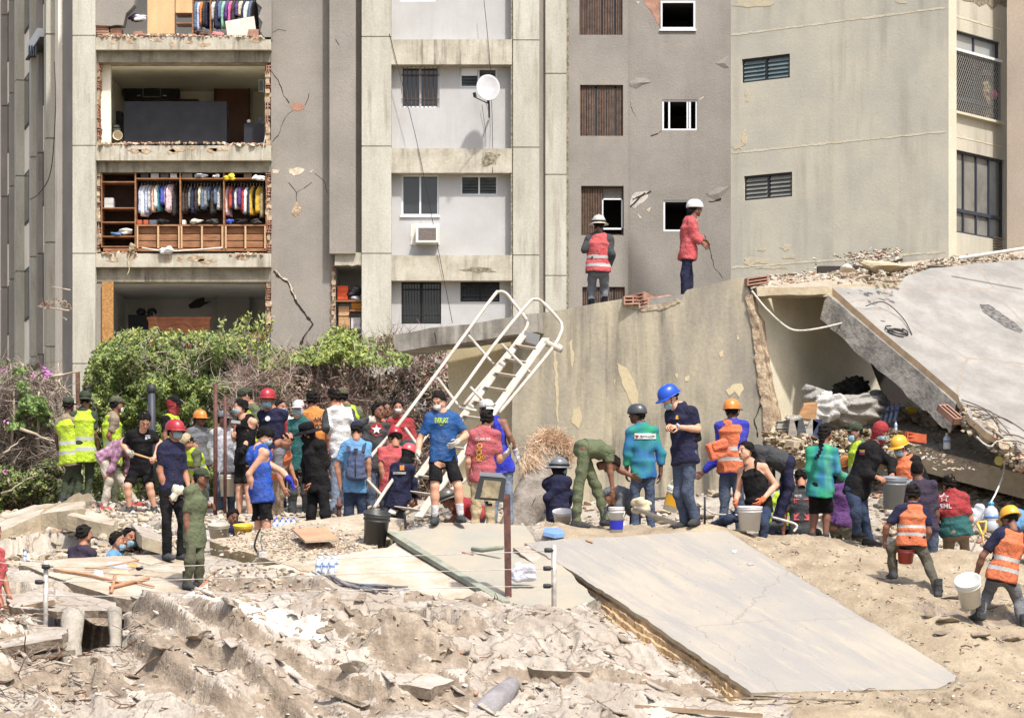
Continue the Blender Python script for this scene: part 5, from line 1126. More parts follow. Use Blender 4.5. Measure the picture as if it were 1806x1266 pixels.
stems(hg, [(200+i*28, 900, 185+i*31, 640, 52.9, .06) for i in range(11)])
sp = [(392+i*9+rnd.uniform(-6, 6), 612, 400+i*9+rnd.uniform(-14, 14), 548+rnd.uniform(0, 26), 51.6, .012) for i in range(9)]+[(210+i*20, 600, 215+i*20+rnd.uniform(-10, 10), 577+rnd.uniform(0, 12), 51.6, .01) for i in range(8)]
stems(hg, sp); pts = []
for x0, y0, x1, y1, Y, w in sp:
    for k in range(46): t = rnd.random(); pts.append(at(x0+(x1-x0)*t+rnd.gauss(0, 3.5), y0+(y1-y0)*t+rnd.gauss(0, 3), Y+rnd.gauss(0, .1)))
leafcloud(np.array(pts), .045, [LEAF['lime'], LEAF['green']], [2, 1], hg, 3, 'shoot_leaves')
lm = empty('shrub', at(610, 700, 52.5), 'yellow-green sprouting bush at the foot of the torn pier', 'shrub')
P, _ = bank(6500, 535, 670, [(535, 640), (560, 612), (580, 587), (612, 584), (640, 600), (670, 614)], 645, 52.0, .5, 9, 22); leafcloud(P, .045, [LEAF['lime'], LEAF['green'], LEAF['fresh']], [5, 2, 1], lm, 4); stems(lm, [(560+i*22, 680, 565+i*20, 600, 52.3, .02) for i in range(6)])
db = empty('shrub', at(650, 900, 52.6), 'dry leafless tangled bush between the green shrub and the yellow wall', 'shrub')
tf = [(470, 640), (520, 628), (560, 618), (620, 606), (700, 598), (760, 612), (800, 640)]
P, _ = bank(22000, 475, 800, tf, 905, 52.6, .9, 11); twigs(P, .22, [LEAF['twig'], LEAF['rust'], mat('dark_twigs', S2L((84, 70, 64)), bump=0, fine=0)], [4, 2, 4], db, 5)
P, _ = bank(15000, 475, 800, tf, 905, 52.5, .9, 12); leafcloud(P, .04, [LEAF['dry'], LEAF['rust'], LEAF['dark']], [4, 4, 2], db, 6, 'dead_leaves')
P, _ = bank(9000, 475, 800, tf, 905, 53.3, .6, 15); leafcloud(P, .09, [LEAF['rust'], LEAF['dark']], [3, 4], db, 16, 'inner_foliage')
P, _ = bank(3000, 480, 730, [(480, 628), (600, 604), (730, 600)], 650, 52.0, .8, 13, 18); leafcloud(P, .045, [LEAF['green'], LEAF['lime']], [3, 1], db, 7, 'green_leaves'); stems(db, [(500+i*32, 900, 498+i*34, 660, 53.1, .05) for i in range(9)])
lb_ = empty('shrub', at(60, 930, 47), 'dry thorny bush with green patches and pink blossom at the left edge', 'shrub')
tf = [(-60, 640), (0, 648), (50, 652), (85, 672), (120, 700), (140, 760)]
P, _ = bank(15000, -60, 128, tf, 935, 47.5, 1., 21); twigs(P, .24, [LEAF['twig'], mat('dark_twigs', S2L((84, 70, 64)), bump=0, fine=0)], [5, 3], lb_, 8)
P, _ = bank(14000, -60, 150, [(-60, 640), (0, 645), (60, 652), (80, 700), (150, 800)], 760, 47.2, 1., 24, 20); m_ = P[:, 2] > 0; q = P[(fbm(P[:, 0]*2.2, P[:, 2]*2.2, 2, 5) > .48)]; leafcloud(q, .045, [LEAF['fresh'], LEAF['green']], [3, 1], lb_, 9)
P, _ = bank(16000, -60, 165, [(-60, 790), (40, 800), (100, 790), (165, 820)], 945, 47.0, .9, 22, 28); leafcloud(P, .045, [LEAF['green'], LEAF['dark'], LEAF['lime'], LEAF['dry']], [5, 4, 1, 2], lb_, 10, 'low_foliage')
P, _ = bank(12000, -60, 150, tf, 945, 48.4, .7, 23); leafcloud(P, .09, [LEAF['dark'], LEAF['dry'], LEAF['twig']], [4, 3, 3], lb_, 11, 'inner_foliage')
pts = [at(x+rnd.gauss(0, 3.5), y+rnd.gauss(0, 3.5), 46.6) for x, y, n in ((78, 650, 26), (86, 660, 22), (30, 648, 8), (3, 655, 10), (60, 664, 7), (6, 830, 12), (8, 742, 5)) for _ in range(n//2)]; leafcloud(np.array(pts), .035, [LEAF['pink']], [1], lb_, 12, 'blossom')
stems(lb_, [(38, 756, 100, 780, 46.5, .035), (85, 665, 140, 655, 46.6, .03), (100, 690, 103, 640, 46.6, .03), (60, 880, 70, 690, 47.4, .05), (20, 900, 20, 690, 47.4, .05), (100, 720, 130, 700, 46.8, .02), (95, 668, 125, 700, 46.6, .02), (8, 800, 45, 770, 46.6, .02), (85, 742, 103, 757, 46.5, .02), (5, 870, 60, 840, 46.4, .02)], mat('pale_dead_branch', S2L((176, 162, 140)), S2L((140, 126, 108)), sc=8, bump=.2))
tw = empty('bare_branch', at(110, 545, 70), 'bare withered branch sticking out beside the corner column', 'branch')
stems(tw, [(124, 548, 62, 540, 71, .03), (122, 512, 88, 505, 71, .025), (118, 565, 104, 556, 71, .015)]); leafcloud(np.array([at(80+rnd.gauss(0, 7), 537+rnd.gauss(0, 4), 71) for _ in range(60)]+[at(110+rnd.gauss(0, 7), 536+rnd.gauss(0, 5), 71) for _ in range(50)]), .05, [LEAF['dry']], [1], tw, 14)
g = MB(); g.bar(at(137, 655, 49), at(138, 740, 49), .07, .07); thing('fence_post', g, mat('rusty_brown', S2L((112, 84, 68)), S2L((84, 60, 48)), sc=9, bump=.3), 'short rusty post standing behind the two soldiers at left', 'post')
# ================= rubble mound =================
CP = [ # photo x, photo y, depth
 (-150, 1275, 29.6), (100, 1270, 29.8), (300, 1270, 29.6), (500, 1275, 29.6), (700, 1275, 29.6), (900, 1275, 29.6), (1100, 1275, 29.6), (1300, 1270, 29.8), (1500, 1270, 29.8), (1700, 1262, 30.), (1950, 1260, 30.),
 (-150, 1290, 27.), (400, 1300, 26.5), (903, 1300, 26.5), (1400, 1300, 26.5), (1950, 1290, 27.),
 (-100, 1180, 31.2), (60, 1190, 31.2), (150, 1175, 32.6), (215, 1110, 32.6), (60, 1100, 33.), (130, 1095, 34.6), (320, 1160, 31.2), (330, 1085, 32.8), (500, 1150, 31.2), (520, 1090, 32.6), (700, 1160, 31.2), (700, 1090, 32.7), (600, 1050, 34.0),
 (850, 1140, 31.6), (850, 1075, 33.4), (1000, 1150, 31.6), (1000, 1080, 33.1), (1150, 1180, 31.2), (1200, 1130, 32.), (1320, 1235, 30.6), (1500, 1236, 30.6), (1680, 1225, 30.9),
 (40, 1012, 35.6), (250, 1000, 35.8), (345, 1033, 35.6), (420, 1035, 34.9), (300, 990, 36.3), (500, 1020, 35.), (650, 990, 35.6), (780, 1020, 34.9), (900, 1005, 35.1), (560, 955, 36.4), (650, 950, 36.6),
 (700, 935, 37.2), (768, 927, 37.1), (812, 922, 37.3), (900, 927, 37.4), (1015, 933, 37.2), (1080, 942, 37.), (1100, 945, 37.0), (1200, 934, 37.1), (1290, 940, 36.8),
 (950, 965, 36.3), (1100, 1010, 35.2), (1200, 960, 36.3), (1300, 1130, 32.4), (1400, 1010, 35.), (1500, 1130, 32.5), (1600, 1175, 31.8),
 (1300, 950, 36.8), (1400, 950, 37.2), (1500, 958, 37.), (1530, 968, 36.8), (1565, 1022, 35.4), (1640, 1060, 34.4), (1560, 1075, 33.9), (1700, 1110, 33.), (1740, 1095, 33.6), (1780, 1130, 33.), (1700, 1180, 31.8), (1806, 1190, 31.6), (1950, 1140, 32.6), (1806, 1060, 35.), (1700, 985, 36.8), (1680, 975, 38.), (1806, 990, 37.6), (1950, 1000, 37.),
 (60, 1010, 37.6), (140, 1005, 38.2), (230, 1002, 38.2), (330, 985, 37.6), (60, 975, 39.4), (170, 950, 40.), (240, 935, 40.5), (300, 930, 40.5), (-100, 960, 40.), (0, 945, 41.),
 (400, 960, 38.6), (470, 962, 38.8), (560, 955, 39.4), (640, 950, 39.6), (740, 945, 39.6), (860, 940, 39.6), (980, 942, 39.8), (1130, 945, 39.6), (1270, 950, 39.4), (1420, 975, 39.4), (1500, 985, 39.), (1600, 1000, 39.), (1750, 1010, 39.4), (1950, 1010, 39.4),
 (112, 892, 46.), (150, 888, 46.), (205, 895, 46.), (218, 905, 44.5), (250, 910, 43.5), (330, 902, 44.5), (400, 905, 44.), (430, 900, 44.5), (480, 895, 44.5), (560, 890, 44.5), (640, 905, 43.), (740, 915, 42.5), (850, 915, 42.3), (950, 912, 42.5), (1100, 912, 42.3), (1270, 905, 42.), (1350, 890, 42.), (1500, 890, 42.), (1650, 900, 42.), (1750, 905, 41.8), (1806, 900, 42.), (1950, 900, 42),
 (-150, 930, 44.), (0, 920, 45.), (50, 905, 45.5), (300, 885, 47.5), (500, 880, 47.5), (750, 885, 46.), (1000, 885, 45.), (1300, 860, 44.2), (1560, 850, 43.6), (1700, 850, 43.6), (1806, 850, 43.6), (1950, 850, 43.6)]
cp = np.array([[(x-CX)*Y/FPX, Y, (HY-y)*Y/FPX] for x, y, Y in CP])
edge_pts = np.array([[X, Y, -1.7] for X in np.linspace(-14, 14, 12) for Y in (24.5, 52.5)]+[[X, Y, -1.7] for X in (-13.5, 14.5) for Y in (26, 32, 38, 44, 50)])
cp = np.concatenate([cp, edge_pts]); SY = .8          # plan metric
def rb_d(A, B): return np.sqrt((A[:, None, 0]-B[None, :, 0])**2+((A[:, None, 1]-B[None, :, 1])*SY)**2+.02)
K = rb_d(cp, cp)+np.eye(len(cp))*-.0015; Wc = np.linalg.solve(np.block([[K, np.ones((len(cp), 1))], [np.ones((1, len(cp))), np.zeros((1, 1))]]), np.append(cp[:, 2], 0))
def zbase(X, Y):
    sh = X.shape; A = np.stack([X.ravel(), Y.ravel()], 1); out = np.empty(len(A))
    for i in range(0, len(A), 40000): out[i:i+40000] = rb_d(A[i:i+40000], cp) @ Wc[:-1]+Wc[-1]
    return out.reshape(sh)
O_BIG = [(925, 957), (1000, 950), (1100, 946), (1200, 938), (1280, 935), (1400, 1012), (1500, 1075), (1600, 1135), (1687, 1190), (1684, 1200), (1650, 1214), (1500, 1217), (1325, 1221), (1225, 1150), (1100, 1065), (1000, 1002)]
BIGP = ((925, 955, 36.4), (1280, 935, 37.2), (1325, 1220, 31.0))
O_GRN = [(690, 938), (760, 930), (850, 922), (925, 926), (950, 962), (1000, 1005), (1050, 1056), (1000, 1078), (945, 1080), (890, 1062), (790, 1003)]; P_GRN = ((690, 940, 36.8), (925, 928, 37.5), (890, 1062, 33.5))
O_WHT = [(455, 1000), (560, 984), (700, 962), (722, 966), (790, 1008), (862, 1052), (800, 1062), (700, 1040), (600, 1040), (520, 1020)]; P_WHT = ((455, 1000, 35.4), (700, 962, 36.4), (862, 1052, 33.9))
O_BLK = [(369, 953), (430, 940), (530, 920), (640, 905), (712, 915), (700, 945), (640, 972), (590, 985), (545, 1008), (470, 985)]; P_BLK = ((369, 953, 36.8), (700, 930, 37.6), (545, 1005, 35.2))
O_CRM = [(33, 992), (120, 984), (200, 980), (330, 976), (345, 1000), (338, 1042), (262, 1062), (200, 1052), (150, 1036), (90, 1016)]; P_CRM = ((33, 992, 36.2), (330, 976, 37.0), (262, 1062, 34.2))
def inpoly(X, Y, P):
    c = np.zeros(X.shape, bool); n = len(P)
    for i in range(n):
        x1, y1 = P[i]; x2, y2 = P[(i+1) % n]
        if y1 == y2: continue
        c ^= ((y1 > Y) != (y2 > Y)) & (X < (x2-x1)*(Y-y1)/(y2-y1)+x1)
    return c
def carve(Z, outl, pl, drop, extra=()):
    o, n = plane3(*pl); Pw = [onp((o, n), x, y) for x, y in list(outl)]; ins = inpoly(GX, GY, [(p.x, p.y) for p in Pw])
    zp = o.z-((GX-o.x)*n.x+(GY-o.y)*n.y)/n.z
    if not extra: return np.where(ins, np.minimum(Z, zp-drop), Z), ins
    d2 = np.full(Z.shape, 9.)                 # ground also eases down towards the slab edge
    for i in range(len(Pw)):
        a, b = Pw[i], Pw[(i+1) % len(Pw)]; ex, ey = b.x-a.x, b.y-a.y; t = np.clip(((GX-a.x)*ex+(GY-a.y)*ey)/(ex*ex+ey*ey+1e-9), 0, 1); d2 = np.minimum(d2, (GX-a.x-t*ex)**2+(GY-a.y-t*ey)**2)
    return np.minimum(Z, zp-drop+np.where(ins, 0, .035+extra[0]*np.sqrt(d2)+.05*(fin-.5))), ins
def sstep(x, a, b): t = np.clip((x-a)/(b-a), 0, 1); return t*t*(3-2*t)
gx = np.arange(-10.5, 11.3, .03); gy = np.concatenate([np.arange(25, 29.4, .2), np.arange(29.4, 38.4, .03), np.arange(38.4, 48, .08), np.arange(48, 52.5, .25)])
GX, GY = np.meshgrid(gx, gy); Zb = zbase(GX, GY); PX = GX/GY*FPX+CX; PY = HY-Zb/GY*FPX
ang = math.atan2(-2.3, 1.); ca, sa = math.cos(ang), math.sin(ang); warp = fbm(GX*.5, GY*.5, 3, 3)
A_ = (GX*ca+GY*sa); B_ = (-GX*sa+GY*ca)+1.6*(warp-.5)
str1 = fbm(A_*.32, B_*1.5, 4, 11, True); str2 = fbm(A_*.9, B_*6.5, 3, 19, True); med = fbm(GX*1.6, GY*1.6, 4, 7); fin = fbm(GX*7, GY*7, 4, 31); tiny = fbm(GX*16, GY*16, 2, 57, True)
rocky = sstep(PY, 1045, 1110)*(1-sstep(PX, 1180, 1300)); dirt = sstep(PX-np.clip((PY-957)*1.52, -10, 420)-955+(fin-.5)*90+(med-.5)*60, 0, 30)*sstep(GY, 29, 30)*(1-sstep(GY, 38.5, 39.5))
left = 1-sstep(PX, 700, 950); back = sstep(GY, 37.6, 38.4)
H = rocky*(left*(.32*(str1-.62)+.05*(str2-.5))+(1-left)*(.30*(str1-.62)+.12*(str2-.5)))+dirt*(1-rocky)*(.16*(str1-.6)+.10*(str2-.5)*sstep(PX-(PY-940)*1.55, 1280, 1200)+.05*(str2-.5))
H = H+(.10+.10*rocky*left)*(med-.5)+.03*(fin-.5)+(.012+.008*rocky)*(tiny-.5)
terr = np.floor((Zb+H)*5.5+warp*3)/5.5-warp*3/5.5; H = H+rocky*left*.12*(terr-(Zb+H))     # broken shelves
sq = (PY-.52*PX)/17.+fbm(PX/130., PY/90., 3, 71)*7; sf = sq-np.floor(sq); H = H+rocky*left*.042*(sf**.6-.5)*sstep(fbm(PX/90., PY/60., 2, 73), .35, .6)   # thin broken layers
lipm = np.zeros(H.shape, bool)
for k, (pl_, d_, dec) in enumerate((([(198, 1076), (300, 1128), (400, 1186), (480, 1236), (560, 1290)], .24, 50), ([(235, 1062), (330, 1050), (420, 1040), (500, 1046), (600, 1072)], .16, 26), ([(540, 1092), (640, 1104), (760, 1126), (870, 1136)], .20, 24),
        ([(215, 1150), (300, 1206), (380, 1258), (430, 1290)], .26, 36), ([(330, 1104), (470, 1162), (600, 1216), (720, 1270)], .17, 34), ([(470, 1096), (600, 1140), (730, 1190), (860, 1246)], .11, 30), ([(840, 1100), (930, 1126), (1040, 1150), (1180, 1180)], .08, 30), ([(850, 1192), (1000, 1206), (1150, 1216), (1300, 1240)], .12, 30),
        ([(-40, 1062), (60, 1070), (130, 1066), (215, 1074)], .2, 20), ([(-40, 1150), (60, 1140), (120, 1150)], .2, 24), ([(640, 1172), (740, 1160), (820, 1196)], .2, 22), ([(700, 1060), (800, 1066), (880, 1094)], .12, 20), ([(-40, 1215), (120, 1205), (230, 1235)], .22, 30), ([(1290, 1004), (1450, 1052), (1560, 1120), (1700, 1190)], .06, 30), ([(1360, 990), (1480, 1040), (1600, 1110), (1806, 1180)], .07, 24), ([(1600, 1080), (1700, 1098), (1806, 1112)], .12, 20))):
    xs_, ys_ = zip(*pl_); sl = np.interp(PX, xs_, ys_)+(fbm(PX/85.+k*7, PX*0+k, 4, 40+k)-.5)*24+(fin-.5)*5; ends = sstep(PX, xs_[0]-10, xs_[0]+40)*(1-sstep(PX, xs_[-1]-40, xs_[-1]+10)); q = sl-PY
    H = H+d_*ends*sstep(q, 0, 14)*np.exp(-np.maximum(q-14, 0)/(dec*1.2)); lipm |= (ends > .3) & (q > -3) & (q < 8) & (d_ > .1)
foot = np.zeros_like(H)
for fx, fy, fY in ((345, 1033, 35.6), (300, 990, 36.3), (768, 927, 37.1), (812, 922, 37.3), (1015, 933, 37.2), (1080, 942, 37.), (1200, 934, 37.1), (1530, 968, 36.8), (1565, 1022, 35.4), (1640, 1060, 34.4), (1740, 1095, 33.6)):
    foot = np.maximum(foot, np.exp(-((GX-(fx-CX)*fY/FPX)**2+(GY-fY)**2)/.12))
Z = Zb+H*(1-.8*foot)
for o_, p_, d_ in ((O_BIG, BIGP, .05), (O_GRN, P_GRN, .05), (O_WHT, P_WHT, .05), (O_BLK, P_BLK, .2), (O_CRM, P_CRM, .10)): Z, _ = carve(Z, o_, p_, d_, (.32,) if o_ is O_BIG else (.8,))
Z, _ = carve(Z, [(925, 957), (1325, 1221), (1316, 1232), (1236, 1176), (1104, 1090), (1000, 1022), (895, 966)], BIGP, .26, (.8,))
# hollows under the edges of slabs and in the debris
for ol, pl, d_ in (([(30, 1018), (110, 1040), (210, 1062), (230, 1110), (205, 1185), (110, 1190), (60, 1120), (20, 1075)], ((30, 1018, 35), (210, 1062, 33.8), (110, 1190, 31.6)), .62), ([(-60, 965), (0, 942), (80, 915), (190, 925), (120, 962), (40, 985)], ((-60, 965, 39.6), (190, 925, 40.2), (0, 985, 38.8)), .4), ([(560, 1070), (700, 1080), (860, 1125), (800, 1135), (640, 1110)], ((560, 1070, 33.2), (860, 1125, 32.3), (640, 1110, 32.4)), .2)): Z, _ = carve(Z, ol, pl, d_)
ny, nx = Z.shape; idx = np.arange(ny*nx).reshape(ny, nx); F = np.stack([idx[:-1, :-1], idx[:-1, 1:], idx[1:, 1:], idx[1:, :-1]], -1).reshape(-1, 4)
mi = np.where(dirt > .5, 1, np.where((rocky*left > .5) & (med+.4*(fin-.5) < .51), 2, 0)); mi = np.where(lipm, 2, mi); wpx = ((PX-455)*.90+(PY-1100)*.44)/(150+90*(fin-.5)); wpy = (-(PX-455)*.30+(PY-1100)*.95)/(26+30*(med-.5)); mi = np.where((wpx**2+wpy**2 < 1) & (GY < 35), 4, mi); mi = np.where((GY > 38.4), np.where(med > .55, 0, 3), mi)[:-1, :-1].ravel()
T_PALE = mat('pale_crushed_concrete', S2L((176, 168, 156)), S2L((150, 140, 127)), sc=1.2, bump=.8, bsc=14, fine=.16, bd=.04, crack=(2.2, .03, S2L((116, 102, 88))), along=(math.atan2(-.93, .36), 3.5, .55, S2L((120, 104, 88))))
T_DIRT = mat('sandy_dirt', S2L((158, 144, 121)), S2L((134, 119, 98)), sc=2.2, bump=.8, bsc=20, fine=.14, bd=.03)
T_ROCK = mat('brown_layered_debris', S2L((160, 147, 129)), S2L((126, 112, 97)), sc=2, bump=.9, bsc=13, fine=.22, bd=.05, along=(math.atan2(-.93, .36), 3, .6, S2L((92, 76, 62))))
T_GREY = mat('grey_dusty_ground', S2L((162, 155, 143)), S2L((136, 128, 116)), sc=2, bump=.8, bsc=16, fine=.18, bd=.03)
tag(mesh_np('rubble_mound', np.stack([GX, GY, Z], -1).reshape(-1, 3), F, [T_PALE, T_DIRT, T_ROCK, T_GREY, mat('overexposed_plaster', S2L((194, 187, 177)), S2L((178, 168, 154)), sc=3, bump=.5, bsc=16, fine=.08)], None, mi), kind='structure')  # last material: pale plaster with overexposed sunlight painted into its colour
def zt(x, y):
    i = min(max(np.searchsorted(gx, x)-1, 0), nx-2); j = min(max(np.searchsorted(gy, y)-1, 0), ny-2); a = (x-gx[i])/(gx[i+1]-gx[i]); b = (y-gy[j])/(gy[j+1]-gy[j])
    return float((Z[j, i]*(1-a)+Z[j, i+1]*a)*(1-b)+(Z[j+1, i]*(1-a)+Z[j+1, i+1]*a)*b)
# ---- slabs lying on the mound
def slab(name, outl, pl, th, mats, label, cat='concrete slab', amp=.02, seg=.15, seed=0, group=None, vec=None, sides=1):
    pl = plane3(*pl); n = pl[1] if pl[1].z > 0 else -pl[1]; P = jag([onp(pl, x, y) for x, y in outl], amp, seg, seed, True)
    P = [p-n*(p-pl[0]).dot(n) for p in P]; g = MB(); g.prism(P, vec if vec is not None else -n*th, 0, sides if len(mats) > 1 else 0)
    o = thing(name, g, mats, label, cat, group); o['pl'] = [*pl[0], *n]; return o, (pl[0], n)
M_BIG = mat('smooth_grey_screed', S2L((140, 136, 129)), S2L((158, 149, 134)), sc=.4, bump=.15, bsc=24, fine=.06, along=(math.atan2(-2.9, 1.4), 4, .10, S2L((126, 126, 126))), crack=(.42, .004, S2L((126, 120, 111))))
M_CREAMS = mat('cream_plaster_slab', S2L((176, 166, 150)), S2L((150, 136, 116)), sc=2.6, bump=.6, bsc=14, fine=.12, crack=(.7, .012, S2L((110, 96, 80))))
M_WHITES = mat('white_plaster_slab', S2L((184, 175, 161)), S2L((160, 146, 126)), sc=2.4, bump=.5, bsc=14, fine=.1)
M_GREEN = mat('green_grey_screed', S2L((142, 140, 129)), S2L((158, 147, 129)), sc=1.3, bump=.25, bsc=18, fine=.06)
M_GEDGE = mat('green_grey_edge', S2L((142, 144, 128)), S2L((118, 120, 106)), sc=3, bump=.3, bsc=14)
M_WOODY = mat('layered_tan_edge', S2L((190, 164, 128)), S2L((160, 134, 100)), sc=6, bump=.9, bsc=18, along=(math.atan2(-5.6, 2.2), 4, .5, S2L((120, 92, 62))))
bigo, BIGPL = slab('fallen_slab', O_BIG, BIGP, .05, [M_BIG, S_TAN], 'huge smooth grey slab sloping down the middle of the mound', amp=.014, seg=.12)
BN = BIGPL[1]
r = random.Random(31); EP = [onp((BIGPL[0]-BN*.03, BN), x, y) for x, y in ((925, 957), (1000, 1002), (1100, 1065), (1225, 1150), (1325, 1221))]; ed = (EP[-1]-EP[0]).normalized(); ep = ed.cross(BN).normalized(); ep = ep if ep.x < 0 else -ep
g = MB(); nn, rows = 150, 9; V = []                # broken layered edge of the big slab
for i in range(nn+1):
    t = i/nn*4; k = min(3, int(t)); b0 = EP[k].lerp(EP[k+1], t-k); ww = .16*(1+.45*math.sin(i*.09)+.3*mnoise.noise(Vector((i*.25, 0, 0))))*min(1, i/14)*min(1, (nn-i)/8+.25)
    for q in range(rows): f = q/(rows-1); st_ = (.035 if q % 2 else 0)*r.uniform(.4, 1.2); V.append(b0+ep*(ww*f-.02+st_*.5+r.uniform(-.006, .006))-BN*(.24*f**.9-st_+r.uniform(-.008, .008)))
g.add(V, [(i*rows+q, i*rows+q+1, (i+1)*rows+q+1, (i+1)*rows+q) for i in range(nn) for q in range(rows-1)]); g.build('layered_edge', [M_WOODY], bigo)
slab('fallen_slab', O_GRN, P_GRN, .045, [M_GREEN, M_GEDGE], 'greenish grey slab left of the rusty post, its long edge facing left', seed=3)
PL2 = plane3(*P_GRN); g = MB(); e = [onp(PL2, x, y) for x, y in ((686, 939), (740, 973), (790, 1003), (840, 1033), (892, 1064))]
n2 = PL2[1] if PL2[1].z > 0 else -PL2[1]; side = (e[-1]-e[0]).normalized().cross(n2)
g = MB(); r = random.Random(5)
for i in range(len(e)-1): g.bar(e[i]+n2*.0, e[i+1]+n2*.0, .11, .06, up=tuple(n2)); g.hexa([p for p in (e[i]-n2*.3-side*.05, e[i+1]-n2*.26-side*.05, e[i+1]-side*.06, e[i]-side*.06, e[i]-n2*.3+Vector((.3, .2, 0)), e[i+1]-n2*.26+Vector((.3, .2, 0)), e[i+1]+Vector((.3, .2, -.05)), e[i]+Vector((.3, .2, -.05)))])
thing('roof_gutter', g, M_GEDGE, 'long grey-green gutter edge running down beside the greenish slab', 'gutter')
slab('fallen_slab', O_WHT, P_WHT, .12, [M_WHITES, T_PALE], 'bright white slab between the broken block and the greenish slab', seed=6)
slab('broken_block', O_BLK, P_BLK, .30, [mat('dusty_top', S2L((172, 160, 140)), S2L((150, 136, 116)), sc=3, bump=.9, bsc=14, fine=.2, bd=.04), mat('beige_block_side', S2L((176, 162, 134)), S2L((146, 131, 102)), sc=3, bump=.6, bsc=10, fine=.15)], 'thick broken block with a beige side, dust and clay bits on top', 'concrete block', amp=.03, seed=8, vec=Vector((.02, .12, -.33)))
slab('cream_slab', O_CRM, P_CRM, .13, [M_CREAMS, T_ROCK], 'cream slab in front of the three men in the pit', seed=9, vec=Vector((0, .03, -.16)))
for i, (ol, pl, th, lb2) in enumerate((([(-60, 962), (0, 938), (72, 906), (150, 896), (150, 884), (60, 890), (-60, 930)], ((-60, 962, 39.8), (150, 896, 40.6), (60, 890, 42.)), .22, 'arched broken roof piece over the dark hollow at the left edge'),
        ([(118, 908), (150, 896), (208, 917), (199, 926), (160, 918)], ((118, 908, 40.3), (199, 926, 40.), (208, 912, 41.)), .18, 'tile-edged broken piece right of the dark hollow'),
        ([(70, 905), (90, 893), (140, 868), (162, 871), (160, 880), (120, 900)], ((70, 905, 41.), (140, 868, 42.), (162, 876, 42.4)), .10, 'tilted brown board at the feet of the two soldiers'),
        ([(232, 922), (262, 932), (288, 945), (286, 955), (250, 945)], ((232, 922, 39.6), (288, 945, 39.2), (286, 938, 40.)), .14, 'green-edged tile fragment behind the red helmet man legs'),
        ([(1120, 1246), (1290, 1236), (1480, 1228), (1700, 1236), (1850, 1240), (1850, 1275), (1400, 1278)], ((1120, 1246, 30.4), (1806, 1240, 30.6), (1400, 1278, 29.7)), .06, 'long pale plate lying along the bottom edge below the huge slab'),
        ([(620, 1150), (700, 1130), (760, 1150), (820, 1190), (760, 1215), (660, 1200)], ((620, 1150, 31.5), (820, 1190, 30.8), (700, 1130, 32.2)), .10, 'rough flat plate half buried low in the middle of the debris'),
        ([(230, 1050), (330, 1040), (420, 1050), (470, 1075), (380, 1082), (280, 1072)], ((230, 1050, 34.4), (470, 1075, 33.8), (330, 1040, 34.9)), .10, 'dusty plate sagging below the green uniform man'),
        ([(560, 1055), (640, 1045), (760, 1075), (870, 1120), (820, 1128), (700, 1100), (600, 1085)], ((560, 1055, 33.8), (870, 1120, 32.4), (640, 1045, 34.3)), .22, 'tan beam fragment lying below the tangle of cables'),
        ([(10, 1050), (90, 1035), (205, 1062), (208, 1076), (100, 1078), (20, 1070)], ((10, 1050, 33.9), (208, 1070, 33.5), (90, 1035, 34.6)), .07, 'grey twisted sheet over the dark cavity at lower left'),
        ([(-40, 1120), (60, 1100), (120, 1108), (110, 1125), (-40, 1150)], ((-40, 1130, 32.4), (120, 1108, 32.6), (60, 1100, 33.2)), .09, 'brown plank-like slab sticking out at the lower left edge'),
        ([(140, 1165), (215, 1150), (222, 1178), (200, 1215), (150, 1208)], ((140, 1165, 31.6), (222, 1178, 31.5), (190, 1210, 31.2)), .12, 'layered white block under the cavity at lower left'),
        ([(-40, 1200), (30, 1180), (90, 1185), (60, 1210), (-40, 1230)], ((-40, 1200, 31.2), (90, 1185, 31.6), (60, 1215, 30.8)), .08, 'brown board among dry stalks in the bottom left corner'),
        ([(320, 1088), (420, 1070), (560, 1078), (650, 1112), (640, 1132), (520, 1122), (420, 1112)], ((320, 1088, 33.0), (650, 1120, 32.0), (560, 1078, 33.4)), .12, 'large bright plate sloping down through the middle of the lower left debris'),
        ([(420, 1180), (500, 1160), (580, 1186), (640, 1230), (560, 1236), (470, 1215)], ((420, 1180, 31.5), (640, 1230, 30.4), (500, 1160, 32.0)), .16, 'thick rough plate above the bottom edge left of centre'),
        ([(880, 1150), (960, 1130), (1060, 1160), (1040, 1185), (940, 1180)], ((880, 1150, 31.7), (1060, 1165, 31.3), (960, 1130, 32.3)), .07, 'flat grey plate above the grey pipe'),
        ([(1330, 1226), (1500, 1222), (1660, 1219), (1640, 1228), (1480, 1234)], ((1330, 1226, 30.8), (1660, 1220, 31.), (1480, 1236, 30.5)), .05, 'narrow pale strip just under the lower edge of the huge slab'),
        ([(240, 1230), (330, 1215), (430, 1245), (420, 1268), (260, 1268)], ((240, 1230, 30.6), (430, 1250, 30.2), (330, 1215, 31.)), .14, 'brown layered plate at the bottom edge at left'),
        ([(905, 965), (940, 958), (1010, 1010), (1005, 1030), (960, 1010)], ((905, 965, 36.), (940, 958, 36.4), (1005, 1030, 34.9)), .08, 'narrow mossy strip between the greenish slab and the huge slab'))):
    slab('slab_fragment', ol, pl, th, [(M_CREAMS if i in (0, 1, 4, 10) else T_PALE), T_ROCK if i > 4 else S_TAN], lb2, 'slab fragment', amp=.03, seg=.12, seed=60+i, vec=Vector((0, .04, -th*1.2)))
o, _ = slab('terracotta_board', [(515, 932), (577, 930), (596, 950), (538, 953)], ((515, 930, 36.9), (577, 928, 37.), (538, 953, 36.2)), .03, [mat('terracotta', S2L((196, 138, 108)), S2L((184, 124, 96)), sc=4, rough=.7, bump=.1), S_TAN], 'flat square terracotta coloured board lying on the broken block', 'board', amp=.0, seg=9)
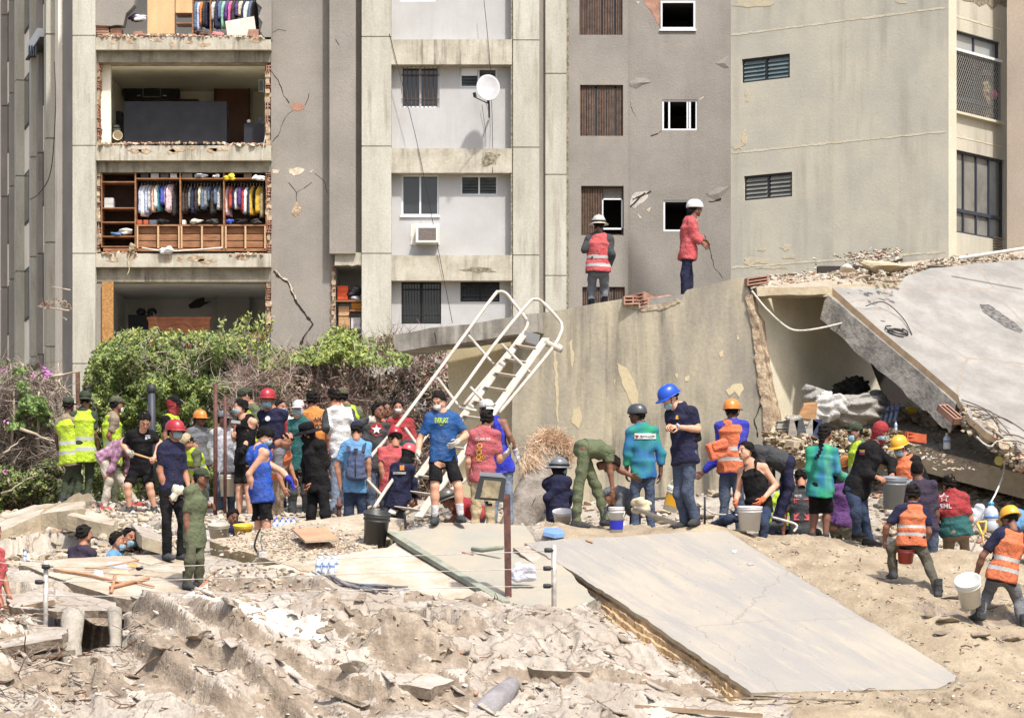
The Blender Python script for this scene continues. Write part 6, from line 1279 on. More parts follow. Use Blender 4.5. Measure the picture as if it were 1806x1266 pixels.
g = MB(); P = [at(x, y, 34.9) for x, y in ((352, 1050), (350, 1035), (372, 1018), (405, 1030), (413, 1044), (390, 1052), (365, 1052))]; g.prism(P, Vector((.03, .25, .06))); thing('terracotta_lump', g, mat('terracotta', S2L((196, 138, 108))), 'big broken terracotta piece at the feet of the green uniform man', 'terracotta piece')
# pillars in the cavity at lower left
for i, (x0, y0, x1, y1, w) in enumerate(((128, 1080, 124, 1190, .17), (202, 1075, 202, 1180, .10))):
    g = MB(); g.tube([at(x0, y0, 33.2), at(x1+2, (y0+y1)/2, 33.0), at(x1, y1, 32.6)], [w*.9, w*.7, w], 9); thing('stump_pillar', g, T_GREY, ('thick grey broken pillar in the dark cavity at lower left', 'thin grey pillar right of the thick one in the lower left cavity')[i], 'pillar')
r = random.Random(5); Vs = []; Fs = []; mi_ = []; e1 = np.array([.36, -.93, -.30])
for i in range(110):                     # flat splintered shards following the layering
    px, Yd = (r.uniform(-20, 900), r.uniform(29.8, 33.6)) if i % 3 else (r.uniform(860, 1330), r.uniform(30, 33.4)); x = (px-CX)*Yd/FPX; z = zt(x, Yd); L = r.uniform(.05, .22); w_ = L*r.uniform(.2, .5); a = e1+np.array([r.gauss(0, .25), 0, r.gauss(0, .12)]); b = np.array([.9, .3, r.gauss(0, .25)])
    n_ = len(Vs)*8; c = np.array([x, Yd, z+.015]); nn = np.cross(a, b); nn = nn/np.linalg.norm(nn)*r.uniform(.006, .018)*(1 if nn[2] > 0 else -1)
    q = [c+a*L*r.uniform(.6, 1)*s1+b*w_*r.uniform(.5, 1)*s2 for s1, s2 in ((-1, -1), (1, -1), (1, 1), (-1, 1))]; Vs.append(np.array(q+[p+nn for p in q])); Fs += [[n_+k for k in f] for f in ((3, 2, 1, 0), (4, 5, 6, 7), (0, 1, 5, 4), (1, 2, 6, 5), (2, 3, 7, 6), (3, 0, 4, 7))]; mi_ += [r.choice((0, 0, 1))]*6
o = mesh_np('splintered_shards', np.concatenate(Vs), Fs, [T_PALE, T_ROCK], None, mi_, smooth=False); tag(o, 'flat splintered shards of plaster layered over the front of the mound', 'rubble', kind='stuff')
SLABS = [([(p.x, p.y) for p in (onp(plane3(*p_), x, y) for x, y in o_)], plane3(*p_)) for o_, p_ in ((O_BIG, BIGP), (O_GRN, P_GRN), (O_WHT, P_WHT), (O_BLK, P_BLK), (O_CRM, P_CRM))]
def ground(x, y):
    z = zt(x, y)
    for poly, (o, n) in SLABS:
        if inpoly(np.array([x]), np.array([y]), poly)[0]: z = max(z, o.z-((x-o.x)*n.x+(y-o.y)*n.y)/n.z)
    return z
# ---- uncountable fragments and larger loose chunks
r = random.Random(77); sp = []
def tpt(px, Yd): x = (px-CX)*Yd/FPX; return x, Yd, zt(x, Yd)
for i in range(9000):
    k = r.random()
    if k < .30: px, Yd, s = r.uniform(-20, 1230), r.uniform(29.8, 34.5), .006+.045*r.random()**4
    elif k < .45: px, Yd, s = r.uniform(1280, 1850), r.uniform(30, 37.2), r.uniform(.005, .025)
    elif k < .62: px, Yd, s = r.uniform(0, 330), r.uniform(37.8, 46.5), r.uniform(.02, .10)
    elif k < .85: px, Yd, s = r.uniform(330, 1900), r.uniform(38.5, 44.), r.uniform(.015, .08)
    elif k < .92: px, Yd, s = r.uniform(340, 900), r.uniform(34.2, 35.6), r.uniform(.01, .05)
    else: px, Yd, s = r.uniform(1550, 1900), r.uniform(40.5, 43.6), r.uniform(.03, .11)
    x, y, z = tpt(px, Yd); sp.append((x, y, z+s*.2, s))
stones('scattered_rubble', sp, RM, 'small crushed concrete fragments strewn over the whole mound', seed=8)
sp = []
for i in range(1500): p = onp(plane3(*P_BLK), r.gauss(540, 70), r.gauss(958, 14)); sp.append((p.x, p.y, p.z+.005, r.uniform(.006, .03)))
for i in range(350): p = onp(BIGPL, r.uniform(930, 1500), r.uniform(945, 1150)); sp.append((p.x, p.y, p.z+.002, r.uniform(.003, .009)))
sp = [q for q in sp if not (q[1] < 35.3 and q[0] < 0)]
stones('slab_crumbs', sp, RM, 'fine crumbs and clay chips lying on the broken block and slabs', seed=9)
LBL = {'pit': ('pale chunk in the rubble heap around the pit of the three men', 'chunks around the pit'), 'low': ('rough brown chunk in the layered debris at lower left', 'chunks in the lower debris'), 'mid': ('chunk of masonry lying behind the crest among the workers feet', 'chunks behind the crest'), 'right': ('chunk in the rubble beneath the tilted floor slab', 'chunks under the floor slab'), 'dig': ('clod in the freshly dug earth beside the front right worker', 'clods by the front right worker')}
for key, n, (xa, xb), (ya, yb), (sa_, sb_), mm in (('pit', 22, (40, 320), (38.2, 41.5), (.07, .19), (RM[0], RM[1])), ('low', 16, (0, 880), (30.2, 33.6), (.07, .22), (T_ROCK, T_PALE)), ('mid', 18, (560, 1480), (39.5, 43.), (.07, .2), (RM[0], RM[1])), ('right', 20, (1560, 1850), (41., 43.4), (.08, .24), (T_ROCK, S_TAN)), ('dig', 16, (1640, 1840), (32.6, 34.6), (.05, .15), (T_ROCK, T_DIRT))):
    for i in range(n):
        x, y, z = tpt(r.uniform(xa, xb), r.uniform(ya, yb)); s = r.uniform(sa_, sb_)*r.uniform(.6, 1); V_, F_ = ROCKS3[r.randrange(4)]
        o = mesh_np('masonry_chunk', (V_ @ rots(r, .4).T)*np.array([s*r.uniform(.8, 1.4), s, s*r.uniform(.6, 1.)])+np.array((x, y, z+s*.15)), F_, [mm[i % 2]], loc=(x, y, z), smooth=False); tag(o, LBL[key][0], 'masonry chunk', LBL[key][1])
# ================= people =================
SK = {'a': (196, 148, 122), 'b': (160, 112, 88), 'c': (122, 84, 66), 'd': (92, 64, 52), 'e': (70, 50, 42)}
PC = dict(navy=(38, 40, 72), black=(26, 26, 30), grey=(118, 120, 126), dgrey=(72, 74, 78), lgrey=(190, 194, 204), white=(222, 220, 218), blue=(30, 84, 196), lblue=(96, 160, 214), royal=(40, 50, 190), red=(176, 46, 54), coral=(214, 84, 88), pink=(196, 88, 98), orange=(236, 118, 70), oran2=(232, 140, 60),
          yellow=(240, 178, 50), hivis=(196, 228, 40), olive=(96, 98, 74), green=(106, 116, 84), dgreen=(66, 78, 58), khaki=(198, 176, 134), cream=(206, 196, 178), tan=(150, 128, 104), jeans=(78, 92, 116), djeans=(46, 62, 92), ljeans=(128, 144, 166), teal=(40, 104, 104), purple=(104, 62, 128), dpurple=(64, 54, 74), eblue=(30, 88, 160), beige=(160, 140, 118), camo=(96, 92, 78), wine=(110, 50, 66), brown=(98, 72, 56), hair=(28, 24, 24), silver=(176, 178, 176), maskb=(150, 196, 214))
def pcm(c, kind='cloth'):
    if not isinstance(c, str): return c
    v = PC[c]; k = .88; return cmat(tuple(int(x*k) for x in v), kind=kind)
TIE = mat('tie_dye_green', S2L((40, 130, 96)), S2L((44, 84, 150)), sc=3.2, bump=.3, bsc=50, fine=.1, streak=(6, .8, S2L((96, 170, 110))), zs=.8); TIEP = mat('tie_dye_blue', S2L((60, 96, 170)), S2L((84, 60, 130)), sc=4, bump=.3, bsc=50)
PLAID = mat('plaid_cloth', S2L((176, 146, 164)), S2L((112, 66, 92)), sc=13, bump=.3, fine=.1); CAMO = mat('camo_cloth', S2L((110, 106, 92)), S2L((56, 54, 48)), sc=14, bump=.3)
REFL = cmat((170, 172, 170), kind='plastic'); EYE = mat('eye', (.02, .015, .012), rough=.2, bump=0, fine=0)
_hc = {}
def head_base():
    if 'h' in _hc: return _hc['h']
    s = SDF((-.1, -.13, -.17), (.1, .14, .14), .0065)
    s.ell((0, -.012, .0), (0, -.012, .043), .076, .094, .074, .092, (1, 0, 0), .076, .0); s.cone((0, .025, -.05), (0, .056, -.088), .048, .026, .045)
    for q in (-1, 1):
        s.cone((q*.034, .05, -.03), (q*.03, .055, -.05), .028, .022, .03); s.cone((q*.05, .02, -.06), (q*.02, .05, -.088), .026, .02, .03)
        s.ell((q*.077, -.012, -.022), (q*.08, -.014, .018), .006, .016, .006, .02, (1, 0, 0), .012, .008)
        s.cone((q*.031, .106, .004), (q*.031, .11, .004), .015, .015, op='cut')
    s.cone((-.034, .077, .024), (.034, .077, .024), .014, .014, .016); s.cone((0, .088, .012), (0, .106, -.026), .007, .012, .010); s.cone((-.012, .094, -.03), (.012, .094, -.03), .008, .008, .008)
    s.cone((-.02, .083, -.058), (.02, .083, -.058), .0105, .0105, .008); s.cone((0, -.015, -.05), (0, -.028, -.15), .054, .056, .02)
    for q in (-1, 1): s.cone((q*.031, .083, .005), (q*.031, .084, .005), .0125, .0125, 0)
    V, F = s.mesh(); c = V[F].mean(1); mi = np.zeros(len(F), int)
    e = np.minimum(np.hypot(c[:, 0]-.031, c[:, 2]-.005), np.hypot(c[:, 0]+.031, c[:, 2]-.005)); mi[(e < .0095) & (c[:, 1] > .082)] = 1
    mi[(np.abs(c[:, 2]+.058) < .007) & (np.abs(c[:, 0]) < .024) & (c[:, 1] > .082)] = 2; mi[(np.abs(c[:, 2]-.0305) < .0055) & (np.abs(np.abs(c[:, 0])-.032) < .018) & (c[:, 1] > .07)] = 3
    _hc['h'] = (V, F, mi); return _hc['h']
def hair_base(st):
    if st in _hc: return _hc[st]
    s = SDF((-.13, -.18, -.3), (.13, .15, .16), .008); t = {'buzz': .004, 'short': .010, 'thick': .014, 'long': .013, 'hood': .016, 'bald': .001}[st]
    s.ell((0, -.014, .0), (0, -.014, .043), .076+t, .094+t, .074+t, .092+t, (1, 0, 0), .076+t, .0)
    if st in ('hood',):
        s.cone((0, -.012, -.04), (0, -.02, -.13), .078, .085, .03); s.cone((0, .05, -.07), (0, .05, -.085), .055, .05, .03); s.cone((0, .13, .008), (0, .15, .008), .056, .07, op='cut')
    else:
        s.cut((0, .058, .058), (0, .72, -.68)); s.cut((0, 0, -.055 if st != 'long' else -.25), (0, 0, -1))
        if st == 'long': s.cone((0, -.09, -.02), (0, -.12, -.26), .045, .02, .04)
        for q in (-1, 1): s.cone((q*.11, .06, -.03), (q*.11, .02, -.05), .05, .05, op='cut')
        if st != 'buzz': s.wrinkle(.011, 5, 100)
    _hc[st] = s.mesh(); return _hc[st]
def hand_base(pose):
    if pose in _hc: return _hc[pose]
    s = SDF((-.06, -.05, -.05), (.09, .10, .21), .0048); s.ell((0, 0, .012), (0, .002, .078), .033, .0155, .040, .013, (1, 0, 0), .012, .0); s.cone((0, 0, -.04), (0, 0, .02), .026, .026, .012)
    cu = {'relax': (18, 28, 20), 'fist': (68, 88, 60), 'flat': (4, 8, 6), 'grip': (48, 62, 45)}[pose]
    for i, (x, L) in enumerate(((-.031, .062), (-.0105, .076), (.0105, .082), (.031, .072))):
        p = np.array([x, .002, .082-abs(i-1.6)*.003]); a = 0; ls = (L*.45, L*.32, L*.26); sp_ = (i-1.5)*.05*(1 if pose == 'flat' else .4)
        for k in range(3):
            a += cu[k]*(1+.12*(1.5-i)*.3); d = np.array([sp_, math.sin(R(a)), math.cos(R(a))]); q = p+d*ls[k]; s.cone(p, q, .0092-k*.0008, .0084-k*.0009, .004); p = q
    t = {'relax': ((.03, .004, .02), (.052, .018, .05), (.056, .03, .082)), 'fist': ((.03, .006, .02), (.044, .032, .05), (.02, .045, .074)), 'flat': ((.03, .002, .02), (.062, .008, .05), (.078, .01, .082)), 'grip': ((.03, .006, .02), (.05, .03, .048), (.044, .055, .07))}[pose]
    s.cone(t[0], t[1], .014, .011, .01); s.cone(t[1], t[2], .0105, .0085, .004); _hc[pose] = s.mesh(); return _hc[pose]
def shoe_base(st):
    if st in _hc: return _hc[st]
    s = SDF((-.07, -.12, -.11), (.07, .22, .2), .009); s.cone((0, -.045, -.052), (0, .06, -.05), .042, .041, .02); s.cone((0, .05, -.055), (0, .145, -.066), .043, .034, .02); s.cone((0, -.012, -.04), (0, -.014, .03 if st == 'shoe' else .15), .05, .052, .03, clip=[((0, 0, .035 if st == 'shoe' else .15), (0, 0, 1))])
    if st == 'boot': s.wrinkle(.004, 2, 60)
    s.cut((0, 0, -.09), (0, 0, -1)); V, F = s.mesh(); mi = (V[F].mean(1)[:, 2] < -.072).astype(int); _hc[st] = (V, F, mi); return _hc[st]
def vec3(a): return np.array(a, np.float32)
def frame(x, y, z): return np.stack([x, y, z], 1)          # columns
def nrm(v): return v/(np.linalg.norm(v)+1e-9)
def headgear(kind, col, M, o, par, back=False):
    """helmet, cap or hat built in the head's own frame and carried to the head"""
    g = MB(); T = lambda p: tuple(M @ np.array(p)+o); m = [pcm(col, 'plastic' if 'helmet' in kind else 'cloth'), C_IRON]
    def put(mb): mb.v = [T(p) for p in mb.v]; return mb
    arc = lambda r0, r1, z0, z1, a0, a1, sx, sy, cy: (lambda n: g.add([(r*sx*math.sin(R(a0+(a1-a0)*k/n)), cy+r*sy*math.cos(R(a0+(a1-a0)*k/n)), z+dz) for k in range(n+1) for (r, z) in ((r0, z0), (r1, z1)) for dz in (0, -.005)], [q for k in range(n) for q in ((k*4, k*4+4, k*4+6, k*4+2), (k*4+1, k*4+3, k*4+7, k*4+5), (k*4+2, k*4+6, k*4+7, k*4+3))], 0, True))(14)
    if kind in ('helmet', 'climb_helmet'):
        g.lathe([(.122, -.012), (.124, .0), (.121, .035), (.108, .075), (.083, .105), (.05, .121), (.001, .127)], (0, -.006, .022), (0, 0, 1), 24, sx=.90, sy=1.12, xax=(1, 0, 0))
        g.lathe([(.118, -.012), (.116, .03), (.001, .09)], (0, -.006, .02), (0, 0, 1), 16, sx=.9, sy=1.12, xax=(1, 0, 0), mi=1)
        if kind == 'helmet': arc(.118, .142, .020, .014, -180, 180, .92, 1.12, -.006); arc(.12, .168, .022, .004, -62, 62, .92, 1.12, -.006); g.tube([(0, -.12, .07), (0, -.08, .118), (0, -.01, .151), (0, .06, .128), (0, .11, .075)], .009, 6)
        else:
            for q in (-1, 1):
                for k in range(3): g.obox((q*.055, -.06+k*.06, .125-abs(k-1)*.016), (.008, 0, -.004*q), (0, .02, 0), (0, 0, .006), 1)
        h = put(g).build('helmet', m, par)
        g = MB(); [g.tube([(q*.1, .02, .02), (q*.078, .04, -.06), (0, .062, -.118)], .005, 5) for q in (-1, 1)]; put(g).build('chin_strap', C_IRON, h); return h
    if kind == 'fire_helmet':
        g.lathe([(.12, 0), (.122, .03), (.106, .08), (.08, .11), (.045, .128), (.001, .133)], (0, -.006, .02), (0, 0, 1), 24, sx=.92, sy=1.12, xax=(1, 0, 0)); arc(.115, .17, .024, .0, -180, 180, .95, 1.2, -.02)
        g.tube([(0, -.12, .07), (0, -.07, .13), (0, 0, .158), (0, .07, .135), (0, .115, .07)], .012, 6); g.tube([(.06, .1, .07), (.08, 0, .13), (.06, -.1, .08)], .006, 5); h = put(g).build('helmet', m, par)
        g = MB(); g.lathe([(.13, 0), (.134, .0), (.134, .03), (.13, .03)], (0, -.004, .028), (0, 0, 1), 20, sx=.9, sy=1.14, xax=(1, 0, 0)); put(g).build('goggle_band', C_IRON, h); return h
    if kind in ('cap', 'cap_back'):
        g.lathe([(.099, -.005), (.1, .02), (.095, .055), (.074, .085), (.04, .1), (.001, .104)], (0, -.01, .03), (0, 0, 1), 20, sx=.9, sy=1.1, xax=(1, 0, 0)); g.lathe([(.096, -.004), (.001, .07)], (0, -.01, .03), (0, 0, 1), 12, sx=.9, sy=1.1, xax=(1, 0, 0))
        if kind == 'cap': arc(.092, .155, .036, .012, -44, 44, .85, 1.2, -.01)
        else: arc(.092, .15, .030, -.002, 136, 224, .85, 1.15, -.01)
        return put(g).build('cap', m, par)
    if kind == 'hat':
        g.lathe([(.103, 0), (.103, .06), (.09, .095), (.05, .108), (.001, .11)], (0, -.01, .025), (0, 0, 1), 20, sx=.92, sy=1.1, xax=(1, 0, 0)); arc(.1, .19, .03, -.005, -180, 180, .95, 1.1, -.01); return put(g).build('hat', m, par)
def P(lbl, Y, h, th, hd, nk, pv, L=None, R_=None, l=None, r=None, top=('grey', 'short'), bot=('jeans', 'long'), sk='b', hair='short', hc='hair', hat=None, mask=None, vest=None, gl=None, shoes=('dgrey', 'shoe'), hth=None, hp=0, hr=0, D=None, fat=1., hands='relax', hem=.10, group=None, base=None, socks=None, low=None, hood=None, seed=None, hd2=None):
    D = D or {}; u = h/1.75
    if l and r and len(l) == 4 and len(r) == 4 and 'roof' not in lbl:        # stand on the ground: slide along the line of sight until the soles touch
        ys = []
        for a_ in (l, r):
            best = None; pv_ = None
            for k in range(-30, 41):
                Yk = Y+k*.05; e_ = at(a_[2], a_[3], Yk); f_ = e_.z-.09*u-ground(e_.x, e_.y)
                if pv_ is not None and (f_ > 0) != (pv_ > 0) and (best is None or abs(k) < abs(best)): best = k
                pv_ = f_
            if best is not None: ys.append(best*.05)
        if ys: Y += max(-.7, min(.7, sum(ys)/len(ys)))
    th = R(th); F = vec3((math.sin(th), -math.cos(th), 0)); S = vec3((math.cos(th), math.sin(th), 0)); up = vec3((0, 0, 1)); seed = seed or (len(bpy.data.objects) % 997)
    W = lambda p, k=0: vec3(at(p[0], p[1], Y))*1.0+vec3(((p[0]-CX)*k/FPX, k, (HY-p[1])*k/FPX))
    N_ = W(nk, D.get('n', 0)); Pv = W(pv, D.get('p', 0)); U = nrm(N_-Pv); S = nrm(S-U*float(S@U)); Ft = np.cross(S, U); Hd = W(hd, D.get('h', D.get('n', 0)+F[1]*.04))
    J = {}; fs = float(np.sign(F[1])) if abs(F[1]) > .35 else 0.
    def auto(par, p, ln, key, sg):
        if key in D: return W(p, D[key])
        q = W(p, float(par[1])-Y); d = math.hypot(q[0]-par[0], q[2]-par[2]); rem = math.sqrt(max(ln*ln-d*d, 0))*.8; return W(p, float(par[1])-Y+sg*rem)
    for c, q, arm in (('L', 1, L), ('R', -1, R_)):
        sh = N_+S*q*.158*u*(.94+.06*fat)-U*.075*u
        if arm is None: el = sh+S*q*.05*u-up*.27*u+F*.02*u; wr = el-up*.23*u+F*.09*u
        else:
            el = auto(sh, arm[:2], .29*u, c+'e', -fs*.4); wr = auto(el, arm[2:4], .255*u, c+'w', fs)
            for a, b_, ln in ((sh, el, .30*u),):
                d = np.linalg.norm(b_-a)
        J[c] = (sh, el, wr)
    for c, q, leg in (('l', 1, l), ('r', -1, r)):
        hp_ = Pv+S*q*.088*u-U*.03*u
        if leg is None: kn = hp_-up*.42*u+F*.02*u+S*q*.01; an = kn-up*.41*u-F*.02*u+S*q*.02
        elif len(leg) == 2: kn = auto(hp_, leg, .43*u, c+'k', fs); an = kn-up*.40*u
        else: kn = auto(hp_, leg[:2], .43*u, c+'k', fs*.6); an = auto(kn, leg[2:4], .42*u, c+'a', -fs*.3)
        J[c] = (hp_, kn, an)
    gz = min(float(J['l'][2][2]), float(J['r'][2][2]))-.088*u; root = empty('person', (float(Pv[0]), float(Pv[1]), gz), lbl, 'person', group)
    allp = np.array([N_, Pv, Hd]+[p for c in 'LRlr' for p in J[c]]); ch = N_-U*.15*u; wf = .5+.5*fat
    def torso(s, t, A=1., clip=(), sh=True, kk=.03):
        s.ell(Pv-U*.07*u, Pv+U*.09*u, .150*u*fat+t, .112*u*fat+t, .132*u*fat+t, .102*u*fat+t, S, .07+t, kk, clip); s.ell(Pv+U*.09*u, ch, .130*u*fat+t, .102*u*fat+t, .156*u*wf+t, .118*u*wf+t, S, .05, kk, clip)
        s.ell(ch, N_-U*.05*u, .156*u*wf+t, .114*u*wf+t, .11*u+t, .078*u+t, S, .04+t, kk, clip)
        if sh:
            for c in 'LR': s.cone(N_-U*.035*u, J[c][0]+U*.006, .060*u+t*.8, .053*u+t*.8, .04); s.cone(N_+U*.02*u, J[c][0]*.55+N_*.45-U*.035*u, .045*u+t*.5, .045*u+t*.5, .05)
    lo, hi = allp.min(0)-.17, allp.max(0)+.17
    # body: one continuous surface
    s = SDF(lo, hi, .0135); torso(s, 0); s.cone(N_-U*.06*u, Hd-up*.05*u, .058*u, .054*u, .04)
    ka = .85 if top[1] in ('long', 'jacket') else 1.
    for c in 'LR': a, b, w = J[c]; s.cone(a, b, .052*u*ka, .041*u*ka, .03); s.cone(b, b+(w-b)*.35, .042*u, .041*u, .015); s.cone(b+(w-b)*.3, w, .041*u, .028*u, .02)
    kl = .78 if (not bot or bot[1] == 'long') else 1.
    for c in 'lr': a, b, w = J[c]; s.cone(a, b, .086*u*kl, .058*u*kl, .04); s.cone(b, b+(w-b)*.35, .056*u*kl, .058*u*kl, .02); s.cone(b+(w-b)*.3, w, .057*u*kl, .037*u, .02)
    V, Fc = s.mesh(); Vs = [V]; Fs = [Fc]; Ms = [np.zeros(len(Fc), int)]; n = len(V)
    # head frame
    ht = R(hth) if hth is not None else th; hf = vec3((math.sin(ht), -math.cos(ht), 0)); hr_ = -vec3((math.cos(ht), math.sin(ht), 0)); c_, s_ = math.cos(R(hp)), math.sin(R(hp)); hf2 = hf*c_-up*s_; hu = up*c_+hf*s_
    if hr: cr, sr = math.cos(R(hr)), math.sin(R(hr)); hr_, hu = hr_*cr+hu*sr, hu*cr-hr_*sr
    HM = frame(hr_, hf2, hu)*u*1.04; hv, hF, hm = head_base(); v = hv @ HM.T+Hd; Vs.append(v.astype(np.float32)); Fs.append(hF+n); Ms.append(hm); n += len(v)
    hm_ = []
    for c, q in (('L', 1), ('R', -1)):
        sh, el, wr = J[c]; d = nrm(wr-el); pose = hands if isinstance(hands, str) else hands[c == 'R']; pn = nrm((Pv+N_)/2-wr+(-up*.25 if pose in ('grip', 'flat') else 0)); pn = nrm(pn-d*float(pn@d)); x = np.cross(pn, d); 
        if float(x@(F+up*.3)) < 0: x = -x
        HMt = frame(x, pn, d)*u; hv_, hf_ = hand_base(pose); flip = np.linalg.det(HMt) < 0; v = (hv_ @ HMt.T+wr).astype(np.float32); f = hf_[:, ::-1] if flip else hf_; g_ = gl[c == 'R'] if isinstance(gl, tuple) else gl
        if g_: hm_.append(((v-wr)*1.13+wr, f, g_, wr, d, el))
        else: Vs.append(v); Fs.append(f+n); Ms.append(np.zeros(len(f), int)); n += len(v)
    skin = cmat(SK[sk], kind='skin'); mesh_np('body', np.concatenate(Vs), np.concatenate(Fs), [skin, EYE, cmat(tuple(int(x*.8) for x in SK[sk]), kind='skin'), pcm(hc)], root, np.concatenate(Ms))
    for v, f, g_, wr, d, el in hm_:
        s = SDF(wr-.09, wr+.09, .009); s.cone(wr-d*.06*u, wr+d*.02*u, .041*u, .036*u, 0, clip=[(wr-d*.05*u, -d)]); v2, f2 = s.mesh(); mesh_np('glove', np.concatenate([v, v2]), np.concatenate([f, f2+len(v)]), [pcm(g_)], root)
    # trousers or shorts
    if bot:
        s = SDF(np.array([Pv, *J['l'], *J['r']]).min(0)-.2, np.array([Pv, *J['l'], *J['r']]).max(0)+.2, .0125); cl = [(Pv+U*(.10 if hem < .05 else .04)*u, U)]
        s.ell(Pv-U*.05*u, Pv+U*.12*u, (.152*u*fat+.010), .114*u*fat+.010, .138*u*fat+.004, .104*u*fat+.004, S, .10, .03, cl)
        for c in 'lr':
            a, b, w = J[c]
            if bot[1] == 'long': e = nrm(w-b); s.cone(a, b, .087*u, .070*u, .04); s.cone(b, w+e*.03, .068*u, .058*u, .03, clip=[(w+e*.02*u, e)])
            else: e = nrm(b-a); k = {'short': .86, 'knee': 1.12}[bot[1]]; b2 = a+(b-a)*k; s.cone(a, b2, .088*u, .090*u, .04, clip=[(b2-e*.01, e)])
        s.wrinkle(.012, seed, 30, .7); V, Fc = s.mesh(); mesh_np('trousers' if bot[1] == 'long' else 'shorts', V, Fc, [pcm(bot[0])], root)
    # shirt
    t = .022 if top[1] != 'jacket' else .034; s = SDF(np.array([N_, Pv, *J['L'], *J['R']]).min(0)-.22, np.array([N_, Pv, *J['L'], *J['R']]).max(0)+.22, .0125); hemc = [(Pv-U*hem*u, -U)]
    tank = top[1] == 'tank'; torso(s, t*(.8 if tank else 1), clip=hemc, sh=not tank); s.ell(Pv-U*hem*1.3*u, Pv+U*.1*u, .166*u*fat+t, .120*u*fat+t, .145*u*fat+t, .106*u*fat+t, S, .05, .03, hemc)
    if tank:
        for c in 'LR': a, b, w = J[c]; s.cone(a+U*.03+nrm(a-N_)*.03, a-U*.02+nrm(a-N_)*.03, .075*u, .075*u, op='cut')
        for c, q in (('L', 1), ('R', -1)): [s.cone(x_, y_, .026*u, .026*u, .012) for sp_ in [[ch+S*q*.085*u+Ft*.125*u, (N_+ch)*.5+S*q*.085*u+Ft*.112*u, N_+S*q*.078*u+U*.02*u+Ft*.05*u, N_+S*q*.076*u+U*.03*u, N_+S*q*.078*u+U*.01*u-Ft*.065*u, (N_+ch)*.5+S*q*.085*u-Ft*.105*u, ch+S*q*.085*u-Ft*.12*u]] for x_, y_ in zip(sp_, sp_[1:])]
    else:
        for c in 'LR':
            a, b, w = J[c]; e = nrm(b-a); e2 = nrm(w-b)
            if top[1] == 'short': b2 = a+(b-a)*.78; s.cone(a, b2, .066*u, .062*u, .04, clip=[(b2-e*.01, e)])
            else: s.cone(a, b, .062*u+t*.4, .053*u+t*.5, .04); k = .6 if top[1] == 'rolled' else .97; w2 = b+(w-b)*k; s.cone(b, w2, .053*u+t*.5, .042*u+t*.4, .02, clip=[(w2-e2*.008, e2)])
        s.cone(N_+U*.075*u, N_+U*.16*u+F*.02, .062*u, .07*u, op='cut')
    s.wrinkle(.013, seed+3, 26, 1.2); V, Fc = s.mesh(); mi = None; mats = [pcm(top[0])]
    if low:                                    # differently coloured lower part or sleeves of the same shirt
        c0 = V[Fc].mean(1); tt = ((c0-Pv) @ U)/np.linalg.norm(N_-Pv); side = np.abs((c0-Pv) @ S); mats.append(pcm(low[0])); mi = ((tt < low[1]) if low[1] < 2 else (side > .18*u*wf)).astype(int)
    sh_o = mesh_np('jacket' if top[1] == 'jacket' else 'shirt', V, Fc, mats, root, mi); root_shirt = (V, Fc)
    if vest:
        s = SDF(np.array([N_, Pv]).min(0)-.3, np.array([N_, Pv]).max(0)+.3, .0115); torso(s, t+.016, clip=[(Pv-U*(hem-.02)*u, -U)], sh=False); s.ell(Pv-U*hem*1.3*u, Pv+U*.1*u, .168*u*fat+t+.016, .122*u*fat+t+.016, .148*u*fat+t+.016, .108*u*fat+t+.016, S, .05, .03, [(Pv-U*(hem-.02)*u, -U)])
        for c, q in (('L', 1), ('R', -1)): s.cone(ch+S*q*.08*u, N_+S*q*.075*u-U*.035*u, .085*u, .062*u, .04)
        for c in 'LR': a = J[c][0]; o_ = nrm(a-N_)*.055; s.cone(a+U*.03+o_, a-U*.06+o_, .085*u, .08*u, op='cut')
        s.wrinkle(.009, seed+5, 24); V, Fc = s.mesh(); c0 = V[Fc].mean(1); tt = ((c0-Pv) @ U)/np.linalg.norm(N_-Pv); mi = (((tt > .06) & (tt < .15)) | ((tt > .30) & (tt < .39))).astype(int); mesh_np('safety_vest', V, Fc, [pcm(vest), REFL], root, mi); root_shirt = (V, Fc)
    # shoes
    for c, q in (('l', 1), ('r', -1)):
        kn, an = J[c][1], J[c][2]; tf_ = nrm(F+S*q*.25); sv, sf, sm = shoe_base(shoes[1]); M = frame(np.cross(tf_, up), tf_, up)*u*1.06; mesh_np('boot' if shoes[1] == 'boot' else 'shoe', sv @ M.T+an, sf, [pcm(shoes[0]), pcm('dgrey')], root, sm)
        if socks: e = nrm(kn-an); s = SDF(np.minimum(an, an+e*.2)-.09, np.maximum(an, an+e*.2)+.09, .009); s.cone(an, an+e*.17*u, .043*u, .054*u, 0, clip=[(an+e*.16*u, e)]); v, f = s.mesh(); mesh_np('sock', v, f, [pcm(socks)], root)
    # hair, headgear, mask
    if hair and not hood: v, f = hair_base(hair); ho = mesh_np('hair', v @ HM.T+Hd, f, [pcm(hc)], root)
    if hood: v, f = hair_base('hood'); mesh_np('hood', v @ HM.T+Hd, f, [pcm(hood)], root)
    if hat: headgear(hat[0], hat[1], HM, Hd, root)
